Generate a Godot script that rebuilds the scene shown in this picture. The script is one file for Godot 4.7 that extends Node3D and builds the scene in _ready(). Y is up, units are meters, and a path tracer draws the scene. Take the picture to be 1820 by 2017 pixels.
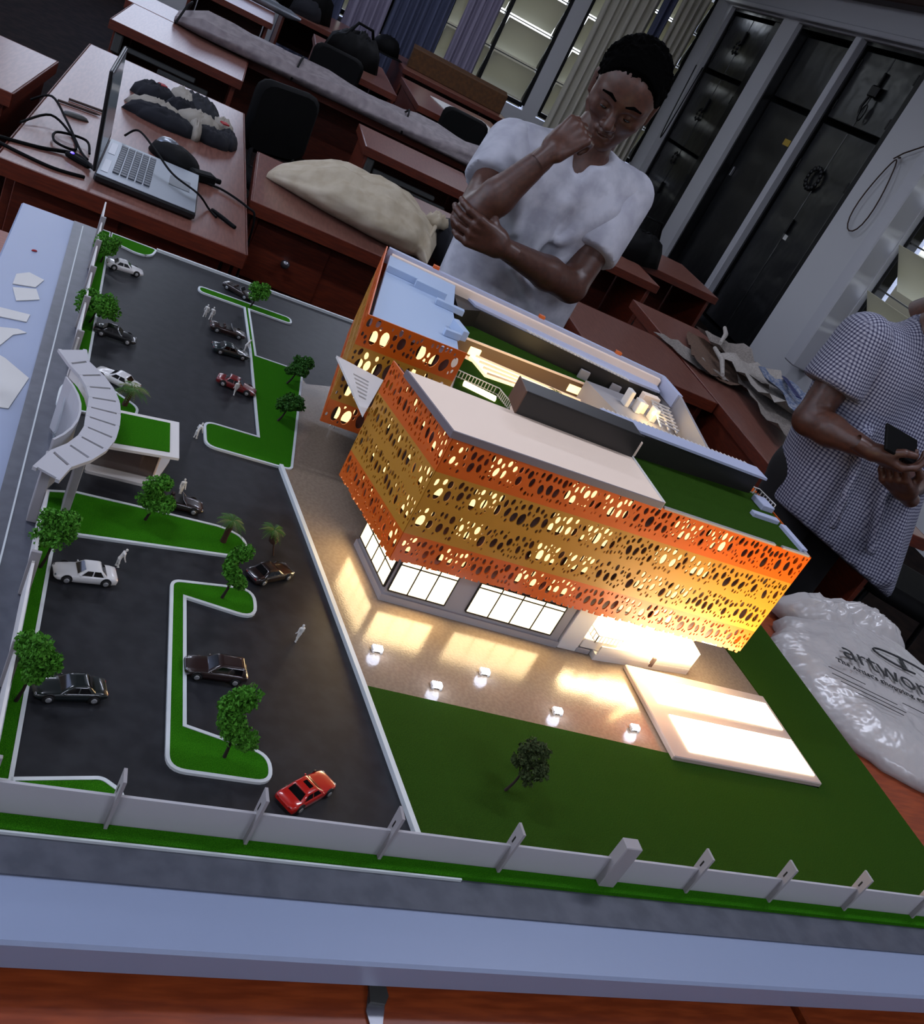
extends Node3D
# An architect's lit model of an office building on a table, in a dim drawing studio.
# World axes: x along the model's front wall, -z away from the viewer, y up, metres.
# The room itself stands turned by ROOM_TURN about y against the model.

const ROOM_TURN := -5.56
const G := 0.80            # ground level of the model
var room_basis := Basis(Vector3.UP, deg_to_rad(ROOM_TURN))
var M := {}
var used := {}
var rng := RandomNumberGenerator.new()

# ---------------------------------------------------------------- mesh builder
class MB:
	var st := SurfaceTool.new()
	var o := Vector3.ZERO
	var tf := Transform3D()
	var n := 0
	var grp := -1
	func _init(off := Vector3.ZERO):
		o = off
		st.begin(Mesh.PRIMITIVE_TRIANGLES)
	func v(p: Vector3):
		st.set_smooth_group(grp)
		st.add_vertex(tf * p - o)
	func vc(p: Vector3, c: Color):
		st.set_smooth_group(grp)
		st.set_color(c)
		st.add_vertex(tf * p - o)
	func tri(a: Vector3, b: Vector3, c: Vector3):
		v(a); v(b); v(c)
		n += 1
	func quad(a: Vector3, b: Vector3, c: Vector3, d: Vector3):
		tri(a, b, c); tri(a, c, d)
	func box(c: Vector3, s: Vector3, b := 0.0, bs := Basis()):
		var h := s * 0.5
		if b <= 0.0:
			var p := []
			for i in 8:
				p.append(c + bs * Vector3(h.x * (1 if i & 1 else -1), h.y * (1 if i & 2 else -1), h.z * (1 if i & 4 else -1)))
			quad(p[4], p[6], p[7], p[5]); quad(p[1], p[3], p[2], p[0])
			quad(p[5], p[7], p[3], p[1]); quad(p[0], p[2], p[6], p[4])
			quad(p[6], p[2], p[3], p[7]); quad(p[0], p[4], p[5], p[1])
			return
		b = minf(b, minf(h.x, minf(h.y, h.z)) * 0.98)
		var q := {}
		for i in 8:
			var sx := 1.0 if i & 1 else -1.0
			var sy := 1.0 if i & 2 else -1.0
			var sz := 1.0 if i & 4 else -1.0
			q[i * 3] = c + bs * Vector3(h.x * sx, (h.y - b) * sy, (h.z - b) * sz)
			q[i * 3 + 1] = c + bs * Vector3((h.x - b) * sx, h.y * sy, (h.z - b) * sz)
			q[i * 3 + 2] = c + bs * Vector3((h.x - b) * sx, (h.y - b) * sy, h.z * sz)
		quad(q[14], q[20], q[23], q[17]); quad(q[5], q[11], q[8], q[2])
		quad(q[15], q[21], q[9], q[3]); quad(q[0], q[6], q[18], q[12])
		quad(q[19], q[7], q[10], q[22]); quad(q[1], q[13], q[16], q[4])
		for e in [[0, 1], [2, 3], [4, 5], [6, 7]]:
			quad(q[e[0] * 3 + 1], q[e[1] * 3 + 1], q[e[1] * 3 + 2], q[e[0] * 3 + 2])
		for e in [[0, 2], [1, 3], [4, 6], [5, 7]]:
			quad(q[e[0] * 3], q[e[1] * 3], q[e[1] * 3 + 2], q[e[0] * 3 + 2])
		for e in [[0, 4], [1, 5], [2, 6], [3, 7]]:
			quad(q[e[0] * 3], q[e[1] * 3], q[e[1] * 3 + 1], q[e[0] * 3 + 1])
		for i in 8:
			tri(q[i * 3], q[i * 3 + 1], q[i * 3 + 2])
	func prism(poly: PackedVector2Array, y0: float, y1: float):
		var t := Geometry2D.triangulate_polygon(poly)
		for i in range(0, t.size(), 3):
			var a := poly[t[i]]
			var b := poly[t[i + 1]]
			var c := poly[t[i + 2]]
			tri(Vector3(a.x, y1, a.y), Vector3(b.x, y1, b.y), Vector3(c.x, y1, c.y))
			tri(Vector3(a.x, y0, a.y), Vector3(c.x, y0, c.y), Vector3(b.x, y0, b.y))
		for i in poly.size():
			var a := poly[i]
			var b := poly[(i + 1) % poly.size()]
			quad(Vector3(a.x, y0, a.y), Vector3(b.x, y0, b.y), Vector3(b.x, y1, b.y), Vector3(a.x, y1, a.y))
	# upright wall between two plan points
	func wall(a: Vector2, b: Vector2, y0: float, y1: float, th: float):
		var d := (b - a).normalized()
		var nn := Vector2(-d.y, d.x) * th * 0.5
		prism(PackedVector2Array([a - nn, b - nn, b + nn, a + nn]), y0, y1)
	# bar with a rectangular section along a plan line, mitred
	func strip(pts: PackedVector2Array, w: float, y0: float, y1: float, closed := false):
		var k := pts.size()
		var L := []
		var R := []
		for i in k:
			var d0: Vector2
			var d1: Vector2
			if closed:
				d0 = (pts[i] - pts[(i - 1 + k) % k]).normalized()
				d1 = (pts[(i + 1) % k] - pts[i]).normalized()
			else:
				d1 = (pts[mini(i + 1, k - 1)] - pts[mini(i, k - 2)]).normalized()
				d0 = (pts[maxi(i, 1)] - pts[maxi(i - 1, 0)]).normalized()
			var m := (d0 + d1).normalized()
			var nn := Vector2(-m.y, m.x)
			var s := w * 0.5 / maxf(0.35, nn.dot(Vector2(-d1.y, d1.x)))
			L.append(pts[i] + nn * s)
			R.append(pts[i] - nn * s)
		for i in (k if closed else k - 1):
			var j := (i + 1) % k
			var a := Vector3(L[i].x, 0, L[i].y)
			var b := Vector3(L[j].x, 0, L[j].y)
			var c := Vector3(R[j].x, 0, R[j].y)
			var d := Vector3(R[i].x, 0, R[i].y)
			var u := Vector3(0, y1, 0)
			var l := Vector3(0, y0, 0)
			quad(a + u, d + u, c + u, b + u)
			quad(a + l, b + l, b + u, a + u)
			quad(d + l, d + u, c + u, c + l)
			quad(a + l, d + l, c + l, b + l)
		if not closed:
			for i in [0, k - 1]:
				quad(Vector3(L[i].x, y0, L[i].y), Vector3(R[i].x, y0, R[i].y), Vector3(R[i].x, y1, R[i].y), Vector3(L[i].x, y1, L[i].y))
	# round bar through points, radius a number or one per point
	func tube(pts: Array, rad, sides := 8):
		var k := pts.size()
		var rings := []
		var up := Vector3.UP
		for i in k:
			var t: Vector3 = (pts[mini(i + 1, k - 1)] - pts[maxi(i - 1, 0)])
			t = t.normalized() if t.length() > 1e-9 else Vector3.UP
			if absf(t.dot(up)) > 0.9:
				up = Vector3.RIGHT if absf(t.x) < 0.8 else Vector3.BACK
			var x := t.cross(up).normalized()
			up = x.cross(t).normalized()
			var r: float = rad[i] if rad is Array else rad
			var ring := []
			for s in sides:
				var a := TAU * s / sides
				ring.append(pts[i] + (x * cos(a) + up * sin(a)) * r)
			rings.append(ring)
		loft(rings, true, true)
	# skin over rings of equal length
	func loft(rings: Array, closed := true, caps := true, smooth := true):
		var old := grp
		if smooth:
			grp = 7
		var m: int = rings[0].size()
		for i in rings.size() - 1:
			for j in (m if closed else m - 1):
				var k := (j + 1) % m
				quad(rings[i][j], rings[i + 1][j], rings[i + 1][k], rings[i][k])
		grp = old
		if caps:
			for e in [0, rings.size() - 1]:
				var c := Vector3.ZERO
				for p in rings[e]:
					c += p
				c /= m
				for j in m:
					var k := (j + 1) % m
					if e == 0:
						tri(c, rings[e][j], rings[e][k])
					else:
						tri(c, rings[e][k], rings[e][j])
	func lathe(c: Vector3, prof: Array, sides := 16, bs := Basis()):
		var rings := []
		for p in prof:
			var ring := []
			for s in sides:
				var a := TAU * s / sides
				ring.append(c + bs * Vector3(p.x * cos(a), p.y, p.x * sin(a)))
			rings.append(ring)
		loft(rings, true, true)
	func ball(c: Vector3, r: Vector3, nu := 12, nv := 8, bs := Basis()):
		var rings := []
		for i in nv + 1:
			var f := PI * clampf(float(i) / nv, 0.02, 0.98)
			var ring := []
			for s in nu:
				var a := TAU * s / nu
				ring.append(c + bs * Vector3(r.x * sin(f) * cos(a), r.y * cos(f), r.z * sin(f) * sin(a)))
			rings.append(ring)
		loft(rings, true, true)
	func done() -> ArrayMesh:
		st.generate_normals()
		return st.commit()

# ---------------------------------------------------------------- scene helpers
func numbered(called: String) -> String:
	if not used.has(called):
		used[called] = 0
		return called
	used[called] += 1
	return "%s_%03d" % [called, used[called]]

func tag(o: Node, label: String, category: String, group := "", kind := ""):
	if label: o.set_meta("label", label)
	if category: o.set_meta("category", category)
	if group: o.set_meta("group", group)
	if kind: o.set_meta("kind", kind)
	return o

func thing(called: String, label: String, category: String, at := Vector3.ZERO, turn := 0.0, group := "") -> Node3D:
	var t := Node3D.new()
	t.name = numbered(called)
	add_child(t)
	t.position = at
	t.rotation.y = deg_to_rad(turn)
	tag(t, label, category, group)
	return t

func part(parent: Node, called: String, m, material: Material, label := "", at := Vector3.ZERO) -> MeshInstance3D:
	var mi := MeshInstance3D.new()
	mi.name = called
	mi.mesh = m.done() if m is MB else m
	mi.material_override = material
	mi.position = at
	parent.add_child(mi, true)
	if label: mi.set_meta("label", label)
	return mi

func struct(called: String, m, material: Material, turned := true) -> MeshInstance3D:
	var mi := MeshInstance3D.new()
	mi.name = called
	mi.mesh = m.done() if m is MB else m
	mi.material_override = material
	if turned: mi.rotation.y = deg_to_rad(ROOM_TURN)
	add_child(mi, true)
	mi.set_meta("kind", "structure")
	return mi

func copy_of(o: Node3D, called: String, at: Vector3, turn: float, label: String, group := "") -> Node3D:
	var c: Node3D = o.duplicate()
	c.name = numbered(called)
	add_child(c)
	c.position = at
	c.rotation.y = deg_to_rad(turn)
	if label: c.set_meta("label", label)
	if group: c.set_meta("group", group)
	return c

func rw(x: float, y: float, z: float) -> Vector3:      # room coordinates to world
	return room_basis * Vector3(x, y, z)

func v2(a: Array) -> PackedVector2Array:               # flat list of x, z
	var p := PackedVector2Array()
	for i in range(0, a.size(), 2):
		p.append(Vector2(a[i], a[i + 1]))
	return p

func round_poly(p: PackedVector2Array, radii: Array, seg := 6) -> PackedVector2Array:
	var out := PackedVector2Array()
	var k := p.size()
	for i in k:
		var r: float = radii[i] if i < radii.size() else 0.0
		var a := p[(i - 1 + k) % k]
		var b := p[i]
		var c := p[(i + 1) % k]
		if r <= 0.0:
			out.append(b)
			continue
		var da := (a - b).normalized()
		var dc := (c - b).normalized()
		var s := b + da * r
		var e := b + dc * r
		for j in seg + 1:
			var t := float(j) / seg
			out.append(s.lerp(b, t).lerp(b.lerp(e, t), t))
	return out

func grain_tex(c0: Color, c1: Color, freq: float, sx := 1.0, octaves := 4, sz := 512, seed_v := 3) -> NoiseTexture2D:
	var f := FastNoiseLite.new()
	f.seed = seed_v
	f.noise_type = FastNoiseLite.TYPE_SIMPLEX_SMOOTH
	f.frequency = freq
	f.fractal_octaves = octaves
	var g := Gradient.new()
	g.colors = PackedColorArray([c0, c1])
	g.offsets = PackedFloat32Array([0.25, 0.75])
	var t := NoiseTexture2D.new()
	t.width = sz
	t.height = sz
	t.seamless = true
	t.noise = f
	t.color_ramp = g
	return t

func mk(called: String, c: Color, rough := 0.7, metal := 0.0, spec := 0.5) -> StandardMaterial3D:
	var m := StandardMaterial3D.new()
	m.resource_name = called
	m.albedo_color = c
	m.roughness = rough
	m.metallic = metal
	m.metallic_specular = spec
	M[called] = m
	return m

func mk_tex(called: String, c0: Color, c1: Color, freq: float, scale: Vector3, rough := 0.7, world := false, octaves := 4, seed_v := 3) -> StandardMaterial3D:
	var m := mk(called, Color.WHITE, rough)
	m.albedo_texture = grain_tex(c0, c1, freq, 1.0, octaves, 512, seed_v)
	m.uv1_triplanar = true
	m.uv1_world_triplanar = world
	m.uv1_scale = scale
	return m

func bump(m: StandardMaterial3D, freq: float, depth: float, seed_v := 9):
	var f := FastNoiseLite.new()
	f.seed = seed_v
	f.frequency = freq
	f.fractal_octaves = 3
	var t := NoiseTexture2D.new()
	t.width = 512
	t.height = 512
	t.seamless = true
	t.noise = f
	t.as_normal_map = true
	t.bump_strength = depth
	m.normal_enabled = true
	m.normal_texture = t

func glow(called: String, c: Color, energy: float) -> StandardMaterial3D:
	var m := mk(called, Color(0.9, 0.88, 0.82), 0.4)
	m.emission_enabled = true
	m.emission = c
	m.emission_energy_multiplier = energy
	return m

func _ready():
	rng.seed = 11
	# ---- camera
	var cam := Camera3D.new()
	cam.name = "camera"
	cam.position = Vector3(0, 1.55, 0)
	cam.rotation_degrees = Vector3(-25.08, -28.13, 28.98)
	cam.fov = 55.47
	cam.near = 0.02
	cam.far = 60.0
	add_child(cam)
	cam.current = true
	# ---- sky (dusk), exposure
	var env := Environment.new()
	var sky := Sky.new()
	var sm := ProceduralSkyMaterial.new()
	sm.sky_top_color = Color(0.50, 0.55, 0.70)
	sm.sky_horizon_color = Color(0.72, 0.74, 0.74)
	sm.ground_bottom_color = Color(0.30, 0.30, 0.28)
	sm.ground_horizon_color = Color(0.55, 0.55, 0.52)
	sm.sky_energy_multiplier = 2.8
	sm.ground_energy_multiplier = 1.0
	sky.sky_material = sm
	env.background_mode = Environment.BG_SKY
	env.sky = sky
	env.tonemap_mode = Environment.TONE_MAPPER_LINEAR
	env.tonemap_exposure = 1.0
	env.sdfgi_enabled = true
	env.ssao_enabled = true
	env.ssil_enabled = true
	var we := WorldEnvironment.new()
	we.name = "environment"
	we.environment = env
	add_child(we)
	materials()
	# ---- unseen ceiling lamps (cool tubes), placed to light the room; room coordinates
	for e in [[Vector3(-1.2, 3.36, 1.2), "above the left front corner of the room"], [Vector3(1.9, 3.36, 1.2), "above the right front corner of the room"], [Vector3(-1.2, 3.36, -1.6), "above the left side of the model table"], [Vector3(1.9, 3.36, -1.6), "above the right side of the model table"], [Vector3(-1.2, 3.36, -5.3), "above the desks on the left"], [Vector3(1.9, 3.36, -5.3), "above the desks by the steel cabinets"], [Vector3(-1.2, 3.36, -9.0), "above the far left end of the room"], [Vector3(1.9, 3.36, -9.0), "above the far desks by the curtains"]]:
		unseen_tube_lamp(e[0], e[1])
	room_shell()
	model_base()
	model_building()
	model_gate()
	model_walls()
	model_lamps()
	cars()
	trees()
	figures()
	furniture()
	desk_things()
	people()

func materials():
	mk("wall_paint", Color(0.76, 0.76, 0.77), 0.75)
	mk("ceiling_paint", Color(0.62, 0.62, 0.62), 0.9)
	mk_tex("floor_tile", Color(0.09, 0.06, 0.05), Color(0.14, 0.10, 0.08), 0.02, Vector3(0.8, 0.8, 0.8), 0.85)
	M.floor_tile.metallic_specular = 0.2
	mk("white_frame", Color(0.72, 0.72, 0.74), 0.4)
	mk("black_steel", Color(0.055, 0.06, 0.068), 0.3, 0.0, 0.55)
	var bs: StandardMaterial3D = M.black_steel
	bump(bs, 0.006, 5.0, 4)
	bs.uv1_triplanar = true
	bs.uv1_scale = Vector3(0.9, 0.9, 0.9)
	bs.normal_scale = 0.5
	mk("black_iron", Color(0.03, 0.03, 0.035), 0.45, 0.3)
	mk("steel", Color(0.6, 0.6, 0.62), 0.3, 0.9)
	mk("brass_label", Color(0.72, 0.60, 0.22), 0.45)
	mk("paper", Color(0.80, 0.79, 0.77), 0.8)
	mk("pelmet_wood", Color(0.20, 0.10, 0.05), 0.6)
	# furniture laminate, glossy red brown
	mk_tex("laminate", Color(0.42, 0.265, 0.225), Color(0.50, 0.33, 0.28), 0.03, Vector3(6.0, 6.0, 0.7), 0.28)
	mk_tex("laminate_edge", Color(0.32, 0.115, 0.05), Color(0.40, 0.15, 0.065), 0.03, Vector3(0.8, 6.0, 0.8), 0.45)
	mk_tex("table_top", Color(0.50, 0.21, 0.09), Color(0.60, 0.27, 0.12), 0.03, Vector3(0.8, 5.0, 6.0), 0.4)
	mk("dark_metal", Color(0.05, 0.048, 0.045), 0.5, 0.4)
	mk("grey_metal", Color(0.30, 0.30, 0.29), 0.5, 0.4)
	# model materials
	mk("board_white", Color(0.535, 0.58, 0.68), 0.35)
	var ap := mk_tex("asphalt", Color(0.125, 0.128, 0.140), Color(0.160, 0.162, 0.174), 0.02, Vector3(3, 3, 3), 0.38)
	ap.metallic_specular = 0.4
	mk_tex("road", Color(0.29, 0.30, 0.335), Color(0.33, 0.34, 0.375), 0.02, Vector3(3, 3, 3), 0.30)  # paler than the asphalt: grazing reflection put into its colour
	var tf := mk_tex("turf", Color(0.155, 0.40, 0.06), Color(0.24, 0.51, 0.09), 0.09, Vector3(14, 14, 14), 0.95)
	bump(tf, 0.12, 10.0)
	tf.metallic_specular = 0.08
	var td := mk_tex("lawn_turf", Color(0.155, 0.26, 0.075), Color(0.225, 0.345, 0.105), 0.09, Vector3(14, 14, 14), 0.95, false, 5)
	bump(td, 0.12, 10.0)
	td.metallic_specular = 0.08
	mk("kerb_white", Color(0.80, 0.82, 0.82), 0.5)
	var pv := mk_tex("paving", Color(0.49, 0.43, 0.37), Color(0.53, 0.47, 0.405), 0.03, Vector3(9, 9, 9), 0.16)
	bump(pv, 0.05, 1.2)
	pv.normal_scale = 0.25
	mk("model_white", Color(0.84, 0.82, 0.80), 0.5)
	mk("fence_white", Color(0.70, 0.69, 0.70), 0.5)
	mk("model_grey", Color(0.60, 0.58, 0.58), 0.5)
	mk("model_beige", Color(0.98, 0.88, 0.79), 0.55)
	mk("slab_white", Color(0.70, 0.63, 0.59), 0.5)
	mk("wing_roof", Color(0.66, 0.73, 0.83), 0.5)
	mk("strip_roof", Color(0.68, 0.70, 0.79), 0.5)
	mk("model_dark", Color(0.13, 0.115, 0.105), 0.4)
	mk("core_wall", Color(0.36, 0.28, 0.27), 0.6)
	mk("mullion", Color(0.08, 0.07, 0.06), 0.5)
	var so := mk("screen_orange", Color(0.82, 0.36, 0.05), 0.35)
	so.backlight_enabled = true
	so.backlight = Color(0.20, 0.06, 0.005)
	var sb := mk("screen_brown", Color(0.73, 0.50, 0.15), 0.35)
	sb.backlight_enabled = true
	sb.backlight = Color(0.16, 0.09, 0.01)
	glow("window_light", Color(1.0, 0.86, 0.60), 1.6)
	glow("window_light_low", Color(1.0, 0.90, 0.70), 4.0)
	glow("lamp_white", Color(0.92, 0.95, 1.0), 8.0)
	glow("strip_light", Color(1.0, 0.90, 0.72), 14.0)
	var gl := mk("clear_glass", Color(0.75, 0.82, 0.84, 0.18), 0.05)
	gl.transparency = BaseMaterial3D.TRANSPARENCY_ALPHA
	var bg := mk("brown_glass", Color(0.30, 0.22, 0.17, 0.55), 0.08)
	bg.transparency = BaseMaterial3D.TRANSPARENCY_ALPHA
	mk("laptop_dark", Color(0.07, 0.07, 0.075), 0.35, 0.2)
	mk("laptop_silver", Color(0.52, 0.54, 0.57), 0.3, 0.6)
	mk("key_dark", Color(0.16, 0.18, 0.22), 0.4)
	mk("laptop_pad", Color(0.24, 0.25, 0.27), 0.3, 0.3)
	glow("screen_glow", Color(0.82, 0.90, 1.0), 0.06)
	M.screen_glow.albedo_color = Color(0.05, 0.05, 0.06)
	M.screen_glow.roughness = 0.15
	glow("led_violet", Color(0.30, 0.15, 1.0), 2.0)
	mk("navy_cloth", Color(0.045, 0.05, 0.085), 0.9)
	mk("cream_cloth", Color(0.58, 0.55, 0.50), 0.9)
	mk("red_tab", Color(0.60, 0.08, 0.10), 0.6)
	mk_tex("canvas", Color(0.66, 0.60, 0.50), Color(0.75, 0.70, 0.61), 0.012, Vector3(2, 2, 2), 0.9)
	mk_tex("wrap_grey", Color(0.42, 0.38, 0.39), Color(0.52, 0.48, 0.48), 0.015, Vector3(2, 2, 2), 0.6)
	mk_tex("cardboard", Color(0.27, 0.16, 0.04), Color(0.33, 0.20, 0.06), 0.02, Vector3(2, 2, 2), 0.85)
	mk_tex("news_grey", Color(0.42, 0.39, 0.36), Color(0.55, 0.51, 0.48), 0.03, Vector3(5, 5, 5), 0.85)
	mk_tex("kraft", Color(0.30, 0.21, 0.15), Color(0.40, 0.29, 0.21), 0.03, Vector3(5, 5, 5), 0.85)
	mk_tex("paper_dull", Color(0.55, 0.52, 0.49), Color(0.64, 0.61, 0.58), 0.03, Vector3(5, 5, 5), 0.85)
	mk_tex("paper_blue", Color(0.26, 0.33, 0.47), Color(0.62, 0.62, 0.64), 0.014, Vector3(6, 6, 6), 0.7)
	var fw := mk("film_white", Color(0.70, 0.68, 0.67), 0.25)
	fw.backlight_enabled = true
	fw.backlight = Color(0.2, 0.2, 0.2)
	bump(fw, 0.012, 10.0, 5)
	fw.uv1_triplanar = true
	fw.uv1_scale = Vector3(3, 3, 3)
	fw.normal_scale = 0.75
	mk("print_grey", Color(0.13, 0.13, 0.14), 0.5)
	var fg := mk("frosted_glass", Color(0.76, 0.75, 0.68), 0.5)
	fg.backlight_enabled = true
	fg.backlight = Color(0.62, 0.60, 0.50)

func unseen_tube_lamp(p: Vector3, where: String):
	var t := thing("unseen_ceiling_lamp", "unseen white ceiling batten with two cool tubes " + where, "lamp", rw(p.x, p.y, p.z), ROOM_TURN, "unseen ceiling tube lamps")
	var b := MB.new()
	b.box(Vector3(0, 0.015, 0), Vector3(1.25, 0.05, 0.16), 0.008)
	part(t, "batten", b, M.white_frame)
	for s in [-1, 1]:
		var m := MB.new()
		m.tube([Vector3(-0.59, -0.03, 0.045 * s), Vector3(0.59, -0.03, 0.045 * s)], 0.014, 10)
		part(t, "tube_light", m, M.lamp_white)
	var l := AreaLight3D.new()
	l.name = "unseen_tube_glow"
	l.area_size = Vector2(1.2, 0.14)
	l.light_color = Color(0.88, 0.91, 1.0)
	l.light_energy = 2.6
	l.area_range = 20.0
	l.shadow_enabled = true
	l.rotation_degrees = Vector3(-90, 0, 0)
	l.position = Vector3(0, -0.06, 0)
	t.add_child(l)

# ---------------------------------------------------------------- room shell
func pierced(axis_x: bool, fixed: float, out_sign: float, a0: float, a1: float, h: float, holes: Array) -> MB:
	var m := MB.new()
	var th := 0.2
	var add := func(p0: float, p1: float, y0: float, y1: float):
		if p1 - p0 < 0.001 or y1 - y0 < 0.001:
			return
		var c := Vector3((p0 + p1) / 2, (y0 + y1) / 2, fixed + out_sign * th / 2)
		var s := Vector3(p1 - p0, y1 - y0, th)
		if not axis_x:
			c = Vector3(fixed + out_sign * th / 2, (y0 + y1) / 2, (p0 + p1) / 2)
			s = Vector3(th, y1 - y0, p1 - p0)
		m.box(c, s)
	var at := a0
	for o in holes:
		add.call(at, o[0], 0.0, h)
		add.call(o[0], o[1], 0.0, o[2])
		add.call(o[0], o[1], o[3], h)
		at = o[1]
	add.call(at, a1, 0.0, h)
	return m

func louvre_window(n: int, at: Vector3, turn: float, w: float, y0: float, y1: float, bays: int, pitch: float, tilt: float):
	var t := Node3D.new()
	t.name = "window_%d" % n
	add_child(t)
	t.position = at
	t.rotation.y = deg_to_rad(turn)
	tag(t, ["", "louvred window with frosted panes behind purple curtains at the far wall", "louvred window half hidden by the pale curtain beside the cabinets", "louvred window on the right behind the checked shirt", "unseen tall glazed window in the left wall"][n], "window", "", "structure")
	var fr := MB.new()
	fr.box(Vector3(0, y0, 0), Vector3(w, 0.05, 0.09), 0.004)
	fr.box(Vector3(0, y1, 0), Vector3(w, 0.05, 0.09), 0.004)
	for i in bays + 1:
		fr.box(Vector3(-w / 2 + w * i / bays, (y0 + y1) / 2, 0), Vector3(0.045, y1 - y0, 0.09), 0.004)
	part(t, "window_frame", fr, M.black_iron)
	var bw := w / bays - 0.05
	for i in bays:
		var y := y0 + pitch * 0.55
		while y < y1 - 0.1:
			var p := MB.new()
			var bs := Basis(Vector3.RIGHT, deg_to_rad(tilt))
			p.box(Vector3(-w / 2 + w * (i + 0.5) / bays, y, 0), Vector3(bw, pitch * 0.96, 0.006), 0.0, bs)
			part(t, "pane", p, M.frosted_glass)
			var e := MB.new()
			e.box(Vector3(-w / 2 + w * (i + 0.5) / bays, y - pitch * 0.5, 0.02), Vector3(bw, 0.012, 0.03), 0.003)
			part(t, "pane_clip", e, M.grey_metal)
			y += pitch

func curtain(called_label: String, at: Vector3, turn: float, w: float, y0: float, y1: float, folds: int, material: Material, sd: int):
	var t := thing("curtain", called_label, "curtain", at, turn)
	var r := RandomNumberGenerator.new()
	r.seed = sd
	var m := MB.new()
	m.grp = 3
	var nx := folds * 8
	var ph := r.randf() * 6.0
	var cols := []
	for i in nx + 1:
		var f := float(i) / nx
		var col := []
		for j in 7:
			var g := float(j) / 6
			var amp := lerpf(0.055, 0.035, g)
			var d := sin(f * folds * TAU + ph + sin(g * 2.0 + i * 0.05) * 0.5) * amp + sin(f * folds * 2.3 * TAU) * 0.012
			var squeeze := lerpf(1.0, 0.93, sin(g * PI))
			col.append(Vector3((f - 0.5) * w * squeeze, lerpf(y0, y1, g), d))
		cols.append(col)
	for i in nx:
		for j in 6:
			m.quad(cols[i][j], cols[i][j + 1], cols[i + 1][j + 1], cols[i + 1][j])
	part(t, "cloth", m, material)
	var h := MB.new()
	h.box(Vector3(0, y1 + 0.02, 0), Vector3(w, 0.05, 0.05), 0.01)
	part(t, "heading", h, material)

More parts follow.
